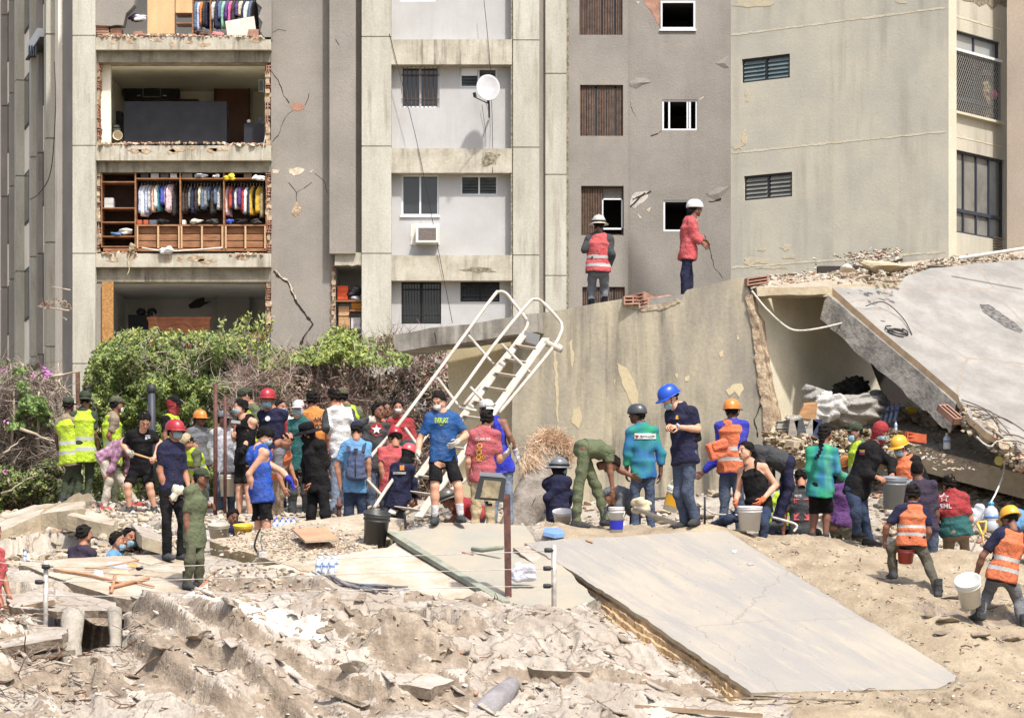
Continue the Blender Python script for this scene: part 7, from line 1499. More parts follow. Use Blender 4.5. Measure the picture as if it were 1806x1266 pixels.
    if mask:
        col, chin, cup = mask; V = []; nA, nZ = 13, 7
        for e in (0, -.004):
            for j in range(nZ):
                z = -.006-.085*j/(nZ-1)-(.04 if chin else 0); w = 1-abs(j/(nZ-1)-.42)*.25
                for i in range(nA): a = R(-62+124*i/(nA-1))*(.62 if cup else 1)*w; bl = math.cos(a)**2*(1-abs(2*j/(nZ-1)-1)**2); V.append((math.sin(a)*(.082+e), math.cos(a)*(.088+e)-.0+.028*bl*(1.7 if cup else 1)-.008*(j/(nZ-1)), z))
        k = nA*nZ; F_ = [(j*nA+i, j*nA+i+1, (j+1)*nA+i+1, (j+1)*nA+i) for j in range(nZ-1) for i in range(nA-1)]; F2 = [tuple(k+x for x in reversed(f)) for f in F_]; v = np.array(V) @ HM.T+Hd
        mo = mesh_np('face_mask', v, F_+F2, [pcm(col)], root); g = MB()
        for q in (-1, 1):
            for z in (-.02, -.07): g.tube([tuple(HM @ np.array(p)+Hd) for p in ((q*.066, .045, z-(.04 if chin else 0)), (q*.083, .01, z*.6), (q*.086, -.02, -.002))], .0018, 4)
        g.build('ear_loop', pcm('white'), mo)
    root['_y'] = Y; return root, J, (HM, Hd), root_shirt
def decal(info, polys, col, name='print', off=.011):
    """print or badge on cloth: flat outlines (photo pixels) laid onto the garment surface"""
    root, J, H_, (V, F) = info; bv = BVHTree.FromPolygons([tuple(map(float, p)) for p in V], [tuple(map(int, f)) for f in F]); mb = MB()
    for pts, fcs in polys:
        out = []
        for x, y in pts:
            d = at(x, y, 1.).normalized(); hit = bv.ray_cast(d*((root['_y']-1.5)/d.y), d, 4)
            out.append((hit[0]-d*off) if hit[0] is not None else None)
        ok = [f for f in fcs if all(out[i] is not None for i in f)]
        mb.add([o if o is not None else Vector(root.location) for o in out], ok)
    if not mb.f: return
    return mb.build(name, pcm(col), root)
def textpoly(txt, cx, cy, hgt, wd=None, slant=0):
    cu = bpy.data.curves.new('t', 'FONT'); cu.body = txt; cu.size = 1; cu.align_x = 'CENTER'; cu.align_y = 'CENTER'; cu.offset = .018; cu.resolution_u = 2; ob = bpy.data.objects.new('t', cu); COL.objects.link(ob)
    bpy.context.view_layer.update(); me = ob.to_mesh(); P_ = [tuple(v.co) for v in me.vertices]; Fc = [tuple(p.vertices) for p in me.polygons]; ob.to_mesh_clear(); bpy.data.objects.remove(ob); bpy.data.curves.remove(cu)
    xs = [p[0] for p in P_]; ys = [p[1] for p in P_]; w = max(xs)-min(xs); hh = max(ys)-min(ys); mx, my = (max(xs)+min(xs))/2, (max(ys)+min(ys))/2; k = hgt/hh; kx = (wd/w) if wd else k
    return [([(cx+(p[0]-mx)*kx+slant*(p[1]-my)*k, cy-(p[1]-my)*k+slant*0) for p in P_], Fc)]
def starpoly(cx, cy, r0, r1=None, n=5, rot=0):
    r1 = r1 or r0*.42; p = [(cx+(r0 if i % 2 == 0 else r1)*math.sin(R(rot+i*180/n)), cy-(r0 if i % 2 == 0 else r1)*math.cos(R(rot+i*180/n))) for i in range(2*n)]+[(cx, cy)]; return [(p, [(i, (i+1) % (2*n), 2*n) for i in range(2*n)])]
def rectpoly(x0, x1, y0, y1, nx=5, ny=3, sk=0): 
    p = [(x0+(x1-x0)*i/nx+sk*(j/ny), y0+(y1-y0)*j/ny) for j in range(ny+1) for i in range(nx+1)]; return [(p, [(j*(nx+1)+i, j*(nx+1)+i+1, (j+1)*(nx+1)+i+1, (j+1)*(nx+1)+i) for j in range(ny) for i in range(nx)])]
def ringpoly(cx, cy, r0, r1, n=16): p = [(cx+r*math.cos(2*math.pi*i/n), cy+r*math.sin(2*math.pi*i/n)) for i in range(n) for r in (r0, r1)]; return [(p, [(2*i, 2*i+1, (2*i+3) % (2*n), (2*i+2) % (2*n)) for i in range(n)])]
# ================= the crew (joints read off the photo, left to right) =================
everl = P('man in a blue sports t-shirt, black shorts and white socks standing on the crest', 37.2, 1.77, 5, (774, 707), (780, 727), (781, 806), L=(822, 768, 806, 780), R_=(740, 776, 737, 800), l=(808, 858, 812, 909), r=(767, 858, 767, 912), top=('eblue', 'short'), bot=('black', 'short'), sk='a', hair='thick', mask=('white', 0, 1), gl='cream', shoes=('dgrey', 'shoe'), socks='white', hth=340, hp=28, hem=.06)
decal(everl, textpoly('EVERLAST', 779, 741, 9.5, 24), 'hivis'); decal(everl, [([(772, 747.5), (778, 750.5), (785, 746.5), (778, 748.5)], [(0, 1, 2, 3)])], 'hivis', 'emblem')
P('man in navy t-shirt, red helmet and blue mask holding a clear bag', 36.3, 1.74, 48, (309, 760), (303, 781), (303, 862), R_=(282, 831, 294, 872), L=(327, 838, 333, 860), l=(322, 920, 320, 975), r=(294, 922, 294, 975), top=('navy', 'short'), bot=('black', 'long'), sk='b', hat=('helmet', 'red'), mask=('maskb', 0, 0), shoes=('dgrey', 'boot'))
P('short man in faded green uniform and green cap standing on the cream slab', 35.6, 1.56, 62, (356, 842), (345, 861), (343, 940), R_=(328, 915, 333, 950), L=(362, 892, 374, 893), l=(352, 985, 351, 1024), r=(336, 988, 330, 1027), top=('green', 'short'), bot=('olive', 'long'), sk='c', hat=('cap', 'dgreen'), shoes=('dgrey', 'boot'), hem=.2)
P('muscular man in a bright blue tank top with blue gloves seen from behind', 38.2, 1.82, 125, (468, 770), (456, 791), (461, 865), R_=(439, 836, 447, 868), L=(497, 831, 510, 845), top=('blue', 'tank'), bot=('black', 'short'), sk='a', hat=('cap_back', 'black'), mask=('maskb', 0, 0), gl='royal', fat=1.1, hth=70, hp=25, hem=.16, D=dict(Lw=-.2, Le=-.1))
P('person all in black with a wide black hat and covered face', 38.5, 1.72, 305, (541, 762), (553, 780), (561, 852), L=(573, 818, 552, 852), R_=(540, 820, 540, 853), l=(574, 905, 574, 955), r=(548, 905, 546, 955), top=('black', 'jacket'), bot=('black', 'long'), hat=('hat', 'black'), hood='black', hp=15, hem=.12)
P('man with a navy backpack over a light blue t-shirt, seen from behind', 41., 1.72, 180, (629, 759), (628, 778), (627, 856), L=(594, 822, 600, 856), R_=(650, 815, 650, 848), top=('lblue', 'short'), bot=('djeans', 'long'), hat=('cap', 'navy'), gl=(None, 'cream'), hp=20, fat=1.05)
P('man in a red t-shirt and red rescue helmet seen from behind', 41.5, 1.72, 185, (697, 771), (694, 789), (690, 858), L=(672, 822, 678, 852), R_=(714, 825, 718, 850), top=('coral', 'short'), bot=('dgrey', 'long'), hat=('climb_helmet', 'red'), hair='short', hp=25)
nu = P('rescuer in a navy uniform with grey bands and a red helmet, bending right', 40.4, 1.7, 135, (722, 800), (712, 818), (700, 878), R_=(705, 862, 722, 884), L=(728, 850, 733, 880), top=('navy', 'jacket'), bot=('dgrey', 'long'), sk='b', hat=('climb_helmet', 'coral'), hood='black', hp=25, hem=.16)
decal(nu, rectpoly(705, 713, 820, 829), 'oran2', 'shoulder_patch'); decal(nu, rectpoly(693, 716, 832, 836, 7, 1), 'silver', 'reflective_band')
pk = P('young man in a printed pink t-shirt and khaki trousers seen from behind', 38.7, 1.72, 185, (859, 739), (854, 759), (852, 838), L=(826, 814, 826, 842), R_=(881, 812, 893, 800), top=('pink', 'short'), bot=('khaki', 'long'), sk='a', hair='thick', gl=(None, 'cream'), mask=('maskb', 1, 0), hth=170, D=dict(Rw=-.05))
decal(pk, textpoly('STAR 03', 851, 774, 5, 27), 'cream'); decal(pk, ringpoly(846, 786, 3, 5)+ringpoly(845, 797, 3, 5.2)+ringpoly(844, 806, 2.6, 4.8)+ringpoly(853, 806, 2, 3.2)+rectpoly(840, 850, 811, 813), 'yellow', 'emblem')
P('tall man in a sleeveless royal blue top and white cap behind the pink t-shirt', 40.2, 1.86, 168, (857, 722), (866, 741), (882, 818), R_=(898, 768, 910, 797), L=(846, 790, 850, 815), top=('royal', 'tank'), bot=('ljeans', 'long'), sk='c', hat=('cap_back', 'white'), gl=(None, 'white'), hth=215, hem=.15)
P('stooping helper in red half hidden behind the legs of the blue t-shirt man', 39.8, 1.65, 275, (789, 880), (806, 884), (842, 905), top=('red', 'short'), bot=('dgrey', 'long'), hat=('fire_helmet', 'camo'), sk='c', R_=(800, 915, 790, 925), hp=20)
P('firefighter in navy with a grey visored helmet and blue mask', 40.4, 1.7, 150, (987, 825), (982, 843), (985, 905), top=('navy', 'jacket'), bot=('navy', 'long'), sk='c', hat=('fire_helmet', 'grey'), mask=('maskb', 0, 0), hood='black', hth=110, L=(1004, 870, 1000, 892), R_=(966, 875, 975, 898))
P('man in olive green bending far over to the right on the crest', 37., 1.74, 100, (1078, 818), (1075, 796), (1032, 792), R_=(1075, 822, 1080, 858), L=(1092, 828, 1112, 838), l=(1052, 862, 1068, 915), r=(1020, 860, 1017, 918), top=('green', 'short'), bot=('green', 'long'), sk='c', shoes=('dgrey', 'boot'), hp=70, D=dict(n=.12, h=.22, Le=.3, Lw=.3, Re=-.05, Rw=-.05), fat=1.06, hem=.02, hands='flat')
tdm = P('man in a green and blue tie-dye jersey with a black climbing helmet', 39.6, 1.76, 192, (1123, 731), (1132, 752), (1134, 826), L=(1106, 802, 1105, 832), R_=(1166, 800, 1165, 834), top=(TIE, 'rolled'), bot=('jeans', 'long'), sk='d', hat=('climb_helmet', 'dgrey'), hth=245, hem=.14)
decal(tdm, rectpoly(1119, 1157, 764, 774, 8, 2), 'white', 'name_band'); decal(tdm, starpoly(1123.5, 769, 4), 'red', 'emblem', .016); decal(tdm, textpoly('MISION SUCRE', 1142, 769, 3, 25), 'dgrey', 'print', .016)
P('dusty helper in grey crouching between the green man and the tie-dye man', 40., 1.65, 265, (1076, 874), (1090, 866), (1118, 892), top=('grey', 'jacket'), bot=('djeans', 'long'), hat=('cap', 'grey'), R_=(1080, 895, 1070, 905), hp=30)
bh = P('tall man with a blue hard hat, navy t-shirt and grey jeans looking down', 37.1, 1.88, 318, (1180, 700), (1200, 718), (1208, 803), L=(1231, 757, 1196, 753), R_=(1184, 756, 1180, 752), l=(1212, 868, 1226, 914), r=(1198, 872, 1208, 918), top=('navy', 'short'), bot=('jeans', 'long'), sk='a', hat=('helmet', 'blue'), mask=('maskb', 1, 0), hth=295, hp=28, fat=1.08, hands='grip', shoes=('dgrey', 'boot'), D=dict(Le=-.12, Lw=-.3, Re=.0, Rw=-.25))
decal(bh, starpoly(1194, 734, 3.4)+rectpoly(1191.5, 1196.5, 736, 739), 'yellow', 'emblem'); cable('wrist_watch', [at(1194, 748, 36.95), at(1197, 751, 36.92), at(1196, 757, 36.95)], .018, REFL, 'silver wristwatch on the arm of the blue hard hat man', 'watch')
P('man in an orange vest over blue with an orange hard hat, seen from behind', 39.4, 1.8, 165, (1291, 723), (1292, 742), (1290, 818), L=(1268, 806, 1240, 833), R_=(1308, 784, 1302, 812), top=('royal', 'long'), bot=('jeans', 'long'), sk='d', hat=('helmet', 'oran2'), vest='orange', hem=.14)
P('person in black bent over with a navy backside behind the black tank top', 38.9, 1.7, 262, (1316, 806), (1332, 796), (1384, 815), L=(1338, 840, 1330, 870), top=('dgrey', 'jacket'), bot=('navy', 'long'), l=(1392, 860, 1372, 918), r=(1385, 865, 1368, 920), hp=50, fat=1.08, hem=.0)
P('kneeling man in a black tank top with orange gloves at a white bucket', 37.7, 1.74, 335, (1315, 795), (1326, 818), (1338, 893), R_=(1302, 868, 1297, 886), L=(1368, 856, 1344, 882), l=(1346, 925), r=(1286, 916, 1262, 925), top=('black', 'tank'), bot=('djeans', 'long'), sk='a', gl='orange', hth=305, hair='thick', fat=1.05, D=dict(Lw=-.25, Rw=-.2, Le=-.05, rk=-.3, ra=.1))
mo = P('seated helper in a dark t-shirt with a crossed arrow print on the back', 39.6, 1.7, 182, (1412, 843), (1408, 864), (1414, 930), l=(1440, 940), r=(1390, 940), top=('dgrey', 'short'), bot=('black', 'long'), hair='short', hp=35)
decal(mo, textpoly('MOR', 1408, 874, 5, 13), 'white')
decal(mo, rectpoly(1400, 1410, 879, 881)+rectpoly(1418, 1428, 879, 881)+rectpoly(1400, 1402, 881, 888)+rectpoly(1426, 1428, 881, 888)+rectpoly(1400, 1403, 906, 914)+rectpoly(1424, 1427, 906, 914)+rectpoly(1400, 1410, 914, 917)+rectpoly(1418, 1427, 914, 917)+[([(1402, 884), (1405, 882), (1427, 911), (1424, 914)], [(0, 1, 2, 3)]), ([(1425, 883), (1428, 886), (1404, 913), (1401, 910)], [(0, 1, 2, 3)])], 'coral', 'emblem')
P('crouching helper in a yellow-green vest behind the white bucket man', 40.4, 1.7, 170, (1385, 852), (1381, 870), (1374, 915), top=('lgrey', 'short'), vest='hivis', bot=('jeans', 'long'), hp=40)
P('woman with a long black braid, tie-dye jersey and black shorts', 38.3, 1.68, 172, (1456, 763), (1452, 788), (1447, 856), R_=(1477, 832, 1492, 842), L=(1428, 830, 1432, 860), l=(1438, 898, 1432, 944), r=(1458, 898, 1456, 946), top=(TIE, 'long'), bot=('black', 'knee'), sk='c', hair='long', hth=140, fat=1.06, hem=.16)
g = MB(); r = random.Random(1); pts = [at(x, y, Yq) for x, y, Yq in ((1453, 766, 37.70), (1450, 780, 37.66), (1447, 795, 37.64), (1440, 808, 37.62))]
for i in range(14): t = i/13; k = min(2, int(t*3)); p = pts[k].lerp(pts[k+1], t*3-k); g.lathe([(.001, -.022), (.03-.012*t, -.008), (.03-.012*t, .008), (.001, .022)], p+Vector((.008*(-1)**i, 0, 0)), (0, 0, 1), 8)
g.build('braid', pcm('hair'), bpy.data.objects[[o.name for o in bpy.data.objects if o.get('label', '').startswith('woman with a long')][0]])
P('soldier in an olive cap and lime vest partly hidden by the black hoodie man', 40.2, 1.7, 290, (1508, 762), (1514, 781), (1516, 852), top=('green', 'short'), vest='hivis', hat=('cap', 'dgreen'), mask=('maskb', 1, 0), bot=('olive', 'long'), sk='c')
rh = P('man in a black hoodie with a red hood over his head carrying a grey bucket', 37.1, 1.82, 52, (1553, 762), (1541, 786), (1511, 862), R_=(1524, 834, 1548, 842), L=(1572, 816, 1574, 838), l=(1523, 905, 1531, 950), r=(1510, 905, 1512, 938), top=('black', 'jacket'), bot=('djeans', 'long'), sk='b', hood='red', mask=('maskb', 0, 0), hth=35, hp=25, shoes=('black', 'boot'), hands='grip', fat=1.05)
decal(rh, rectpoly(1516, 1525, 793, 797)+[], 'yellow', 'arm_flag'); decal(rh, rectpoly(1516, 1525, 797, 799.5), 'blue', 'arm_flag'); decal(rh, rectpoly(1516, 1525, 799.5, 802), 'red', 'arm_flag')
P('bent figure in a loose purple t-shirt and camouflage trousers', 38.6, 1.7, 155, (1502, 856), (1495, 858), (1480, 920), R_=(1512, 890, 1518, 915), top=('purple', 'short'), bot=(CAMO, 'long'), hp=60, hem=.04, l=(1478, 955), r=(1500, 955))
P('helper in an orange hard hat nearly hidden between tie-dye woman and hoodie man', 40.6, 1.65, 300, (1491, 822), (1495, 840), (1495, 900), top=('dgrey', 'short'), hat=('helmet', 'oran2'), hp=10)
P('man with a yellow hard hat, orange vest and mask under his nose', 40., 1.72, 335, (1586, 786), (1597, 806), (1603, 872), top=('black', 'long'), vest='orange', hat=('helmet', 'yellow'), mask=('maskb', 1, 0), sk='b', hth=315, hp=20, L=(1630, 845, 1620, 865), R_=(1585, 840, 1600, 848), gl='teal')
P('man with a shaved head and a purple-grey t-shirt seen from behind', 38.5, 1.78, 172, (1617, 828), (1622, 850), (1632, 926), R_=(1652, 908, 1648, 938), L=(1602, 905, 1600, 930), top=('dpurple', 'short'), bot=('jeans', 'long'), sk='d', hair='buzz', gl=(None, 'grey'), mask=('white', 0, 1), hth=175)
ov = P('young man in an orange vest and grey jeans striding with a red bucket', 35.1, 1.66, 183, (1611, 871), (1609, 891), (1607, 948), L=(1563, 930, 1560, 955), R_=(1638, 938, 1622, 966), l=(1573, 968, 1575, 1008), r=(1636, 992, 1655, 1042), top=('navy', 'short'), bot=('camo', 'long'), sk='c', hair='thick', vest='orange', shoes=('dgrey', 'boot'), hem=.12, hth=165, D=dict(lk=.05, la=.1, rk=.0, ra=-.4, Lw=.05, Rw=.1), hands='fist')
cs = P('broad man in a red and teal vest with white letters kneeling at right', 38.8, 1.76, 178, (1674, 853), (1677, 870), (1686, 935), R_=(1712, 916, 1703, 934), L=(1650, 912, 1656, 930), top=('red', 'short'), bot=('tan', 'long'), sk='b', hair='short', fat=1.3, low=('teal', .38), l=(1672, 975), r=(1702, 975), hem=.08)
decal(cs, starpoly(1665, 877, 9.5, 4.4), 'white', 'emblem'); decal(cs, starpoly(1665, 877, 6.6, 2.9), 'red', 'emblem', .015); decal(cs, textpoly('CSML', 1664, 892, 8, 29), 'white')
P('worker with a yellow hard hat and orange vest digging at the right edge', 34.2, 1.74, 200, (1781, 914), (1785, 936), (1768, 1012), L=(1733, 980, 1720, 1018), R_=(1812, 975, 1815, 1010), l=(1742, 1050, 1728, 1080), r=(1796, 1058, 1806, 1106), top=('navy', 'short'), bot=('grey', 'long'), sk='c', hat=('helmet', 'yellow'), vest='orange', hem=.1, gl='cream', shoes=('dgrey', 'boot'), hp=20, D=dict(Lw=.05, lk=.2, la=-.1, rk=.15, ra=.0))
P('helper in a bright blue t-shirt bending at the right edge behind the digger', 36.8, 1.72, 250, (1782, 935), (1798, 908), (1835, 940), top=('lblue', 'short'), bot=('djeans', 'long'), gl='teal', hp=50, L=(1775, 945, 1765, 960))
# back row
P('soldier in khaki shirt and lime vest at far left, arm hanging', 46., 1.70, 160, (121, 714), (118, 735), (123, 806), R_=(114, 776, 120, 805), top=('beige', 'short'), bot=('dgreen', 'long'), vest='hivis', hat=('cap', 'dgreen'), sk='d', l=(140, 845, 135, 876), r=(118, 845, 112, 878), hem=.14)
P('soldier in a lime vest seen from behind, cap turned backwards', 46., 1.78, 188, (150, 704), (147, 725), (149, 800), R_=(166, 764, 172, 786), L=(132, 762, 134, 790), top=('dgreen', 'short'), bot=('dgreen', 'long'), vest='hivis', hat=('cap_back', 'dgreen'), sk='c', l=(133, 840, 119, 876), r=(158, 838, 154, 872), hem=.16)
P('soldier in khaki and lime vest looking right with a mask at his neck', 46., 1.75, 115, (206, 713), (197, 733), (198, 806), R_=(192, 768, 204, 790), top=('beige', 'short'), bot=('olive', 'long'), vest='hivis', hat=('cap', 'olive'), mask=('white', 1, 0), sk='c', hem=.14)
P('man in a plaid shirt and cream trousers bending with orange shoes', 44.4, 1.74, 92, (238, 790), (224, 780), (186, 806), R_=(202, 812, 192, 835), L=(230, 815, 222, 835), l=(214, 848, 238, 884), r=(192, 848, 184, 892), top=(PLAID, 'long'), bot=('cream', 'long'), shoes=('coral', 'shoe'), hp=50)
bk = P('man in a black t-shirt and black shorts leaning on a shovel', 43.4, 1.76, 12, (256, 742), (249, 759), (249, 824), R_=(216, 784, 227, 798), L=(282, 780, 272, 808), l=(264, 858, 272, 896), r=(225, 858, 228, 896), top=('black', 'short'), bot=('black', 'short'), sk='a', gl=(None, 'cream'), hair='short', hp=45, hth=15, D=dict(n=-.12, h=-.24, Rw=-.3, Lw=-.3), hands='fist')
decal(bk, rectpoly(256, 265, 767, 769)+rectpoly(256, 260, 770, 775)+rectpoly(261, 265, 770, 773), 'lgrey')
P('man with a red scarf over his face, black cap and lime vest', 45., 1.76, 62, (307, 713), (302, 732), (303, 808), top=('black', 'short'), vest='hivis', hood='red', hat=('cap', 'black'), sk='c', bot=('djeans', 'long'))
P('man in a lime vest and beige cap bent over behind the green uniform man', 44., 1.7, 300, (330, 780), (336, 790), (350, 836), top=('green', 'short'), vest='hivis', hat=('cap', 'khaki'), bot=('dgreen', 'long'), hp=50, D=dict(n=-.2, h=-.25), hem=.06)
P('boy in a grey t-shirt with an orange hard hat smiling to the right', 45.5, 1.62, 40, (353, 738), (348, 755), (352, 812), top=('grey', 'short'), bot=('jeans', 'long'), sk='c', hat=('helmet', 'oran2'))
P('man in a pale long-sleeved shirt and jeans between the rusty bars', 44., 1.72, 40, (395, 739), (392, 757), (397, 822), R_=(372, 788, 378, 818), L=(414, 785, 404, 815), top=('lgrey', 'long'), bot=('jeans', 'long'), sk='d', hat=('cap', 'grey'), gl='cream')
P('man in a black tank top and mask holding a hammer', 43.4, 1.78, 318, (424, 719), (435, 736), (432, 808), L=(440, 768, 430, 790), R_=(414, 775, 411, 768), top=('black', 'tank'), bot=('black', 'short'), sk='a', hair='thick', mask=('maskb', 0, 0), gl=('black', None), hth=290, hands='fist', D=dict(Rw=-.2))
P('soldier in a lime vest and olive cap looking down behind the tank top man', 45.4, 1.8, 300, (432, 699), (443, 716), (447, 792), top=('green', 'short'), vest='hivis', hat=('cap', 'dgreen'), mask=('maskb', 0, 0), hth=290, hp=25, sk='b')
rd = P('tall man in a navy long-sleeved shirt with a red hard hat facing us', 43.8, 1.86, 345, (472, 703), (481, 723), (485, 802), L=(490, 762, 484, 790), R_=(462, 765, 466, 790), top=('navy', 'long'), bot=('dgrey', 'long'), sk='b', hat=('helmet', 'red'), mask=('maskb', 1, 0))
decal(rd, ringpoly(472, 738, 0, 4.6), 'white', 'emblem')
P('man in a white t-shirt between the red hard hat and the white cap', 44.8, 1.72, 30, (495, 719), (503, 737), (505, 805), top=('white', 'short'), bot=('jeans', 'long'), mask=('maskb', 0, 0), hair='short', hth=50)
P('man in a white patterned cap and teal and red shirt behind the black hat', 43.3, 1.74, 355, (526, 721), (529, 741), (528, 818), top=('teal', 'short'), bot=('dgrey', 'long'), sk='a', hat=('cap', 'white'), mask=('maskb', 0, 0), low=('red', 3))
P('bald man in an orange vest stooping behind the blue tank top', 42.8, 1.7, 80, (506, 776), (500, 788), (488, 828), top=('grey', 'short'), vest='orange', bot=('tan', 'long'), hair='bald', hp=60, D=dict(n=-.2, h=-.28))
oj = P('man in an orange jersey with dark letters seen from behind', 43.6, 1.76, 178, (551, 705), (553, 724), (556, 802), top=('oran2', 'short'), bot=('jeans', 'long'), hair='thick', sk='b'); decal(oj, textpoly('AIMA', 563, 738, 6, 19), 'dgrey'); decal(oj, textpoly('02', 563, 753, 11, 15), 'dgrey')
P('man in a white long-sleeved shirt seen from behind with beige gloves', 42.7, 1.8, 200, (588, 699), (596, 720), (603, 794), L=(575, 754, 584, 766), R_=(628, 748, 650, 742), top=('white', 'long'), bot=('ljeans', 'long'), sk='b', hair='short', gl='cream', low=('dgrey', 3), fat=1.05)
P('soldier in a lime vest peeking out behind the white shirted man', 44.3, 1.8, 190, (603, 699), (612, 718), (616, 792), top=('green', 'short'), vest='hivis', hat=('cap', 'olive'))
st_ = P('smiling man in a dark shirt with a red patch and white star', 43.5, 1.74, 28, (668, 725), (662, 745), (664, 816), top=('dgrey', 'short'), bot=('jeans', 'long'), hair='thick', sk='c', hth=40); decal(st_, ringpoly(665, 757, 0, 13, 7), 'red', 'emblem'); decal(st_, starpoly(664, 757, 9, 4), 'white', 'emblem', .016)
P('woman with a white mask in a red and green jacket beside the stair', 44., 1.64, 5, (702, 720), (705, 738), (710, 806), top=('red', 'long'), low=('teal', .42), bot=('dgrey', 'long'), sk='b', hair='long', mask=('white', 0, 1))
P('helper in an orange vest half hidden between the star shirt and the masked woman', 45., 1.7, 20, (681, 722), (683, 740), (684, 805), top=('grey', 'short'), vest='orange', sk='c')
# in the pit, at the edges, on the roof, in the window
P('bearded man in a black t-shirt in the pit, seen from behind', 38.4, 1.74, 150, (149, 942), (146, 966), (140, 1040), top=('dpurple', 'short'), sk='b', hair='thick', hth=130)
P('man with a blue collar and a mask at his chin in the pit', 38.2, 1.72, 80, (208, 953), (203, 975), (200, 1045), top=('lblue', 'short'), sk='b', hair='short', mask=('maskb', 1, 0))
P('man in black stretching out his arm in the pit', 38.8, 1.74, 20, (229, 947), (226, 970), (224, 1045), L=(252, 973, 272, 958), top=('black', 'short'), sk='b', hair='thick', mask=('maskb', 1, 0), D=dict(Lw=0, Le=0), hth=40)
P('child with dark hair crouching by the yellow bucket behind the block', 38.6, 1.5, 30, (411, 911), (416, 928), (420, 985), top=('navy', 'short'), sk='c', hair='thick', gl=(None, 'yellow'), L=(432, 945, 430, 928), hp=15)
P('person in a red t-shirt cut off by the left picture edge', 33.6, 1.72, 60, (-12, 938), (-16, 966), (-18, 1058), R_=(-12, 1040, 0, 1062), top=('coral', 'short'), bot=('tan', 'long'), sk='b')
f1 = P('firefighter in a red vest and traditional brimmed helmet on the broken roof', 46.4, 1.72, 176, (1056, 396), (1057, 415), (1055, 475), L=(1032, 440, 1039, 424), R_=(1078, 447, 1074, 468), l=(1043, 512, 1043, 544), r=(1066, 510, 1067, 540), top=('dgrey', 'jacket'), bot=('grey', 'long'), sk='c', hat=('fire_helmet', 'cream'), vest='coral', hem=.06, shoes=('black', 'boot'))
P('rescuer in a red hooded jacket with a white helmet on the broken roof', 46.3, 1.76, 98, (1226, 368), (1217, 387), (1213, 448), R_=(1224, 416, 1238, 428), L=(1226, 414, 1240, 424), l=(1216, 484, 1214, 516), r=(1208, 484, 1208, 518), top=('coral', 'jacket'), bot=('navy', 'long'), sk='c', hat=('climb_helmet', 'white'), hair='long', hem=.1, shoes=('black', 'boot'), hth=105)
P('woman with a pale hat standing inside the mesh-guarded window', 67.95, 1.6, 60, (1740, 134), (1740, 147), (1741, 196), top=('khaki', 'short'), hat=('hat', 'cream'), bot=('tan', 'long'))
bundle('pink_cloth', 1753, 177, 13, 22, 67.8, (220, 120, 150), 'pink cloth hanging behind the mesh guard beside the woman in the window', 'cloth', 91)
# ================= buckets, tools, posts and litter =================
def bucket(x, yb, w, h, Y, col, label, tilt=(0, 0), handle=1, mark=None, dark=False, group=None, inner='dgrey'):
    """tapered pail; x, yb = middle of its foot in the photo, w x h in photo pixels"""
    k = Y/FPX; c = at(x, yb, Y); R1 = w*k/2; R0 = R1*.82; H_ = h*k; ax = Vector((tilt[0], tilt[1], 1)).normalized(); m = pcm(col, 'plastic') if isinstance(col, str) else cmat(col, kind='plastic')
    g = MB(); g.lathe([(.001, 0), (R0, 0), (R0+(R1-R0)*.78, H_*.78), (R1*1.05, H_*.79), (R1*1.05, H_*.82), (R1*.98, H_*.83), (R1, H_*.89), (R1*1.06, H_*.90), (R1*1.06, H_*.94), (R1*1.0, H_*.95), (R1*1.07, H_*.98), (R1*1.07, H_), (R1*.97, H_), (R0*.9, .02), (.001, .02)], c, ax, 26)
    o = thing('bucket', g, m, label, 'bucket', group, loc=c)
    if handle:
        x_ = ax.cross(Vector((0, 1, 0))).normalized(); f = x_.cross(ax); dn = -1 if handle < 0 else 1; P_ = [c+ax*H_*.85+x_*R1*1.08*math.cos(a)+(ax*H_*.55*dn*(1 if dn > 0 else .7)-f*0+f*(R1*.5 if dn < 0 else 0)*-1)*math.sin(a) for a in [math.pi*i/12 for i in range(13)]]
        g = MB(); g.tube(P_, .006, 5); g.build('bucket_handle', C_OLDW, o)
    if mark: g = MB(); g.lathe([(R0+(R1-R0)*mark[1]+.004, H_*mark[1]), (R0+(R1-R0)*mark[2]+.004, H_*mark[2])], c, ax, 26); g.f = g.f[:26]; g.mi = g.mi[:26]; g.sm = g.sm[:26]; g.build('bucket_label', pcm(mark[0], 'plastic'), o)
    return o
bucket(660, 966, 46, 64, 36.7, (52, 52, 50), 'black dusty bucket tilted at the head of the greenish slab', (.10, -.22), 0)
bucket(1322, 935, 43, 42, 37.2, 'white', 'white bucket in front of the kneeling man in black tank top', (0, -.1), 0)
bucket(1575, 897, 42, 56, 36.9, (120, 126, 132), 'grey bucket held by the man with the red hood', (.04, -.15), 0)
bucket(1597, 992, 31, 27, 35.0, (150, 62, 54), 'red bucket carried low by the striding man in the orange vest', (0, -.25), 0)
bucket(1712, 1064, 44, 52, 33.3, (206, 206, 200), 'white bucket tipped on its side in the digger hands', (-.25, -.7), 0)
bucket(401, 875, 28, 38, 43.6, (190, 182, 164), 'beige bucket standing between the rusty bars')
bucket(1087, 940, 27, 46, 37.3, 'white', 'white bucket with blue squares behind the boot of the green man', (0, -.08), -1, ('royal', .15, .5))
bucket(992, 920, 34, 20, 38.2, 'white', 'flat white pail seen over the crest right of the firefighter', (0, -.35), 0)
bucket(1181, 900, 30, 42, 39.0, (214, 212, 196), 'white bucket with yellow label leaning behind the blue hard hat man', (.3, -.2), 1, ('yellow', .25, .7))
bucket(429, 945, 34, 20, 37.4, (206, 168, 48), 'yellow bucket behind the broken block beside the child', (0, -.2), 0)
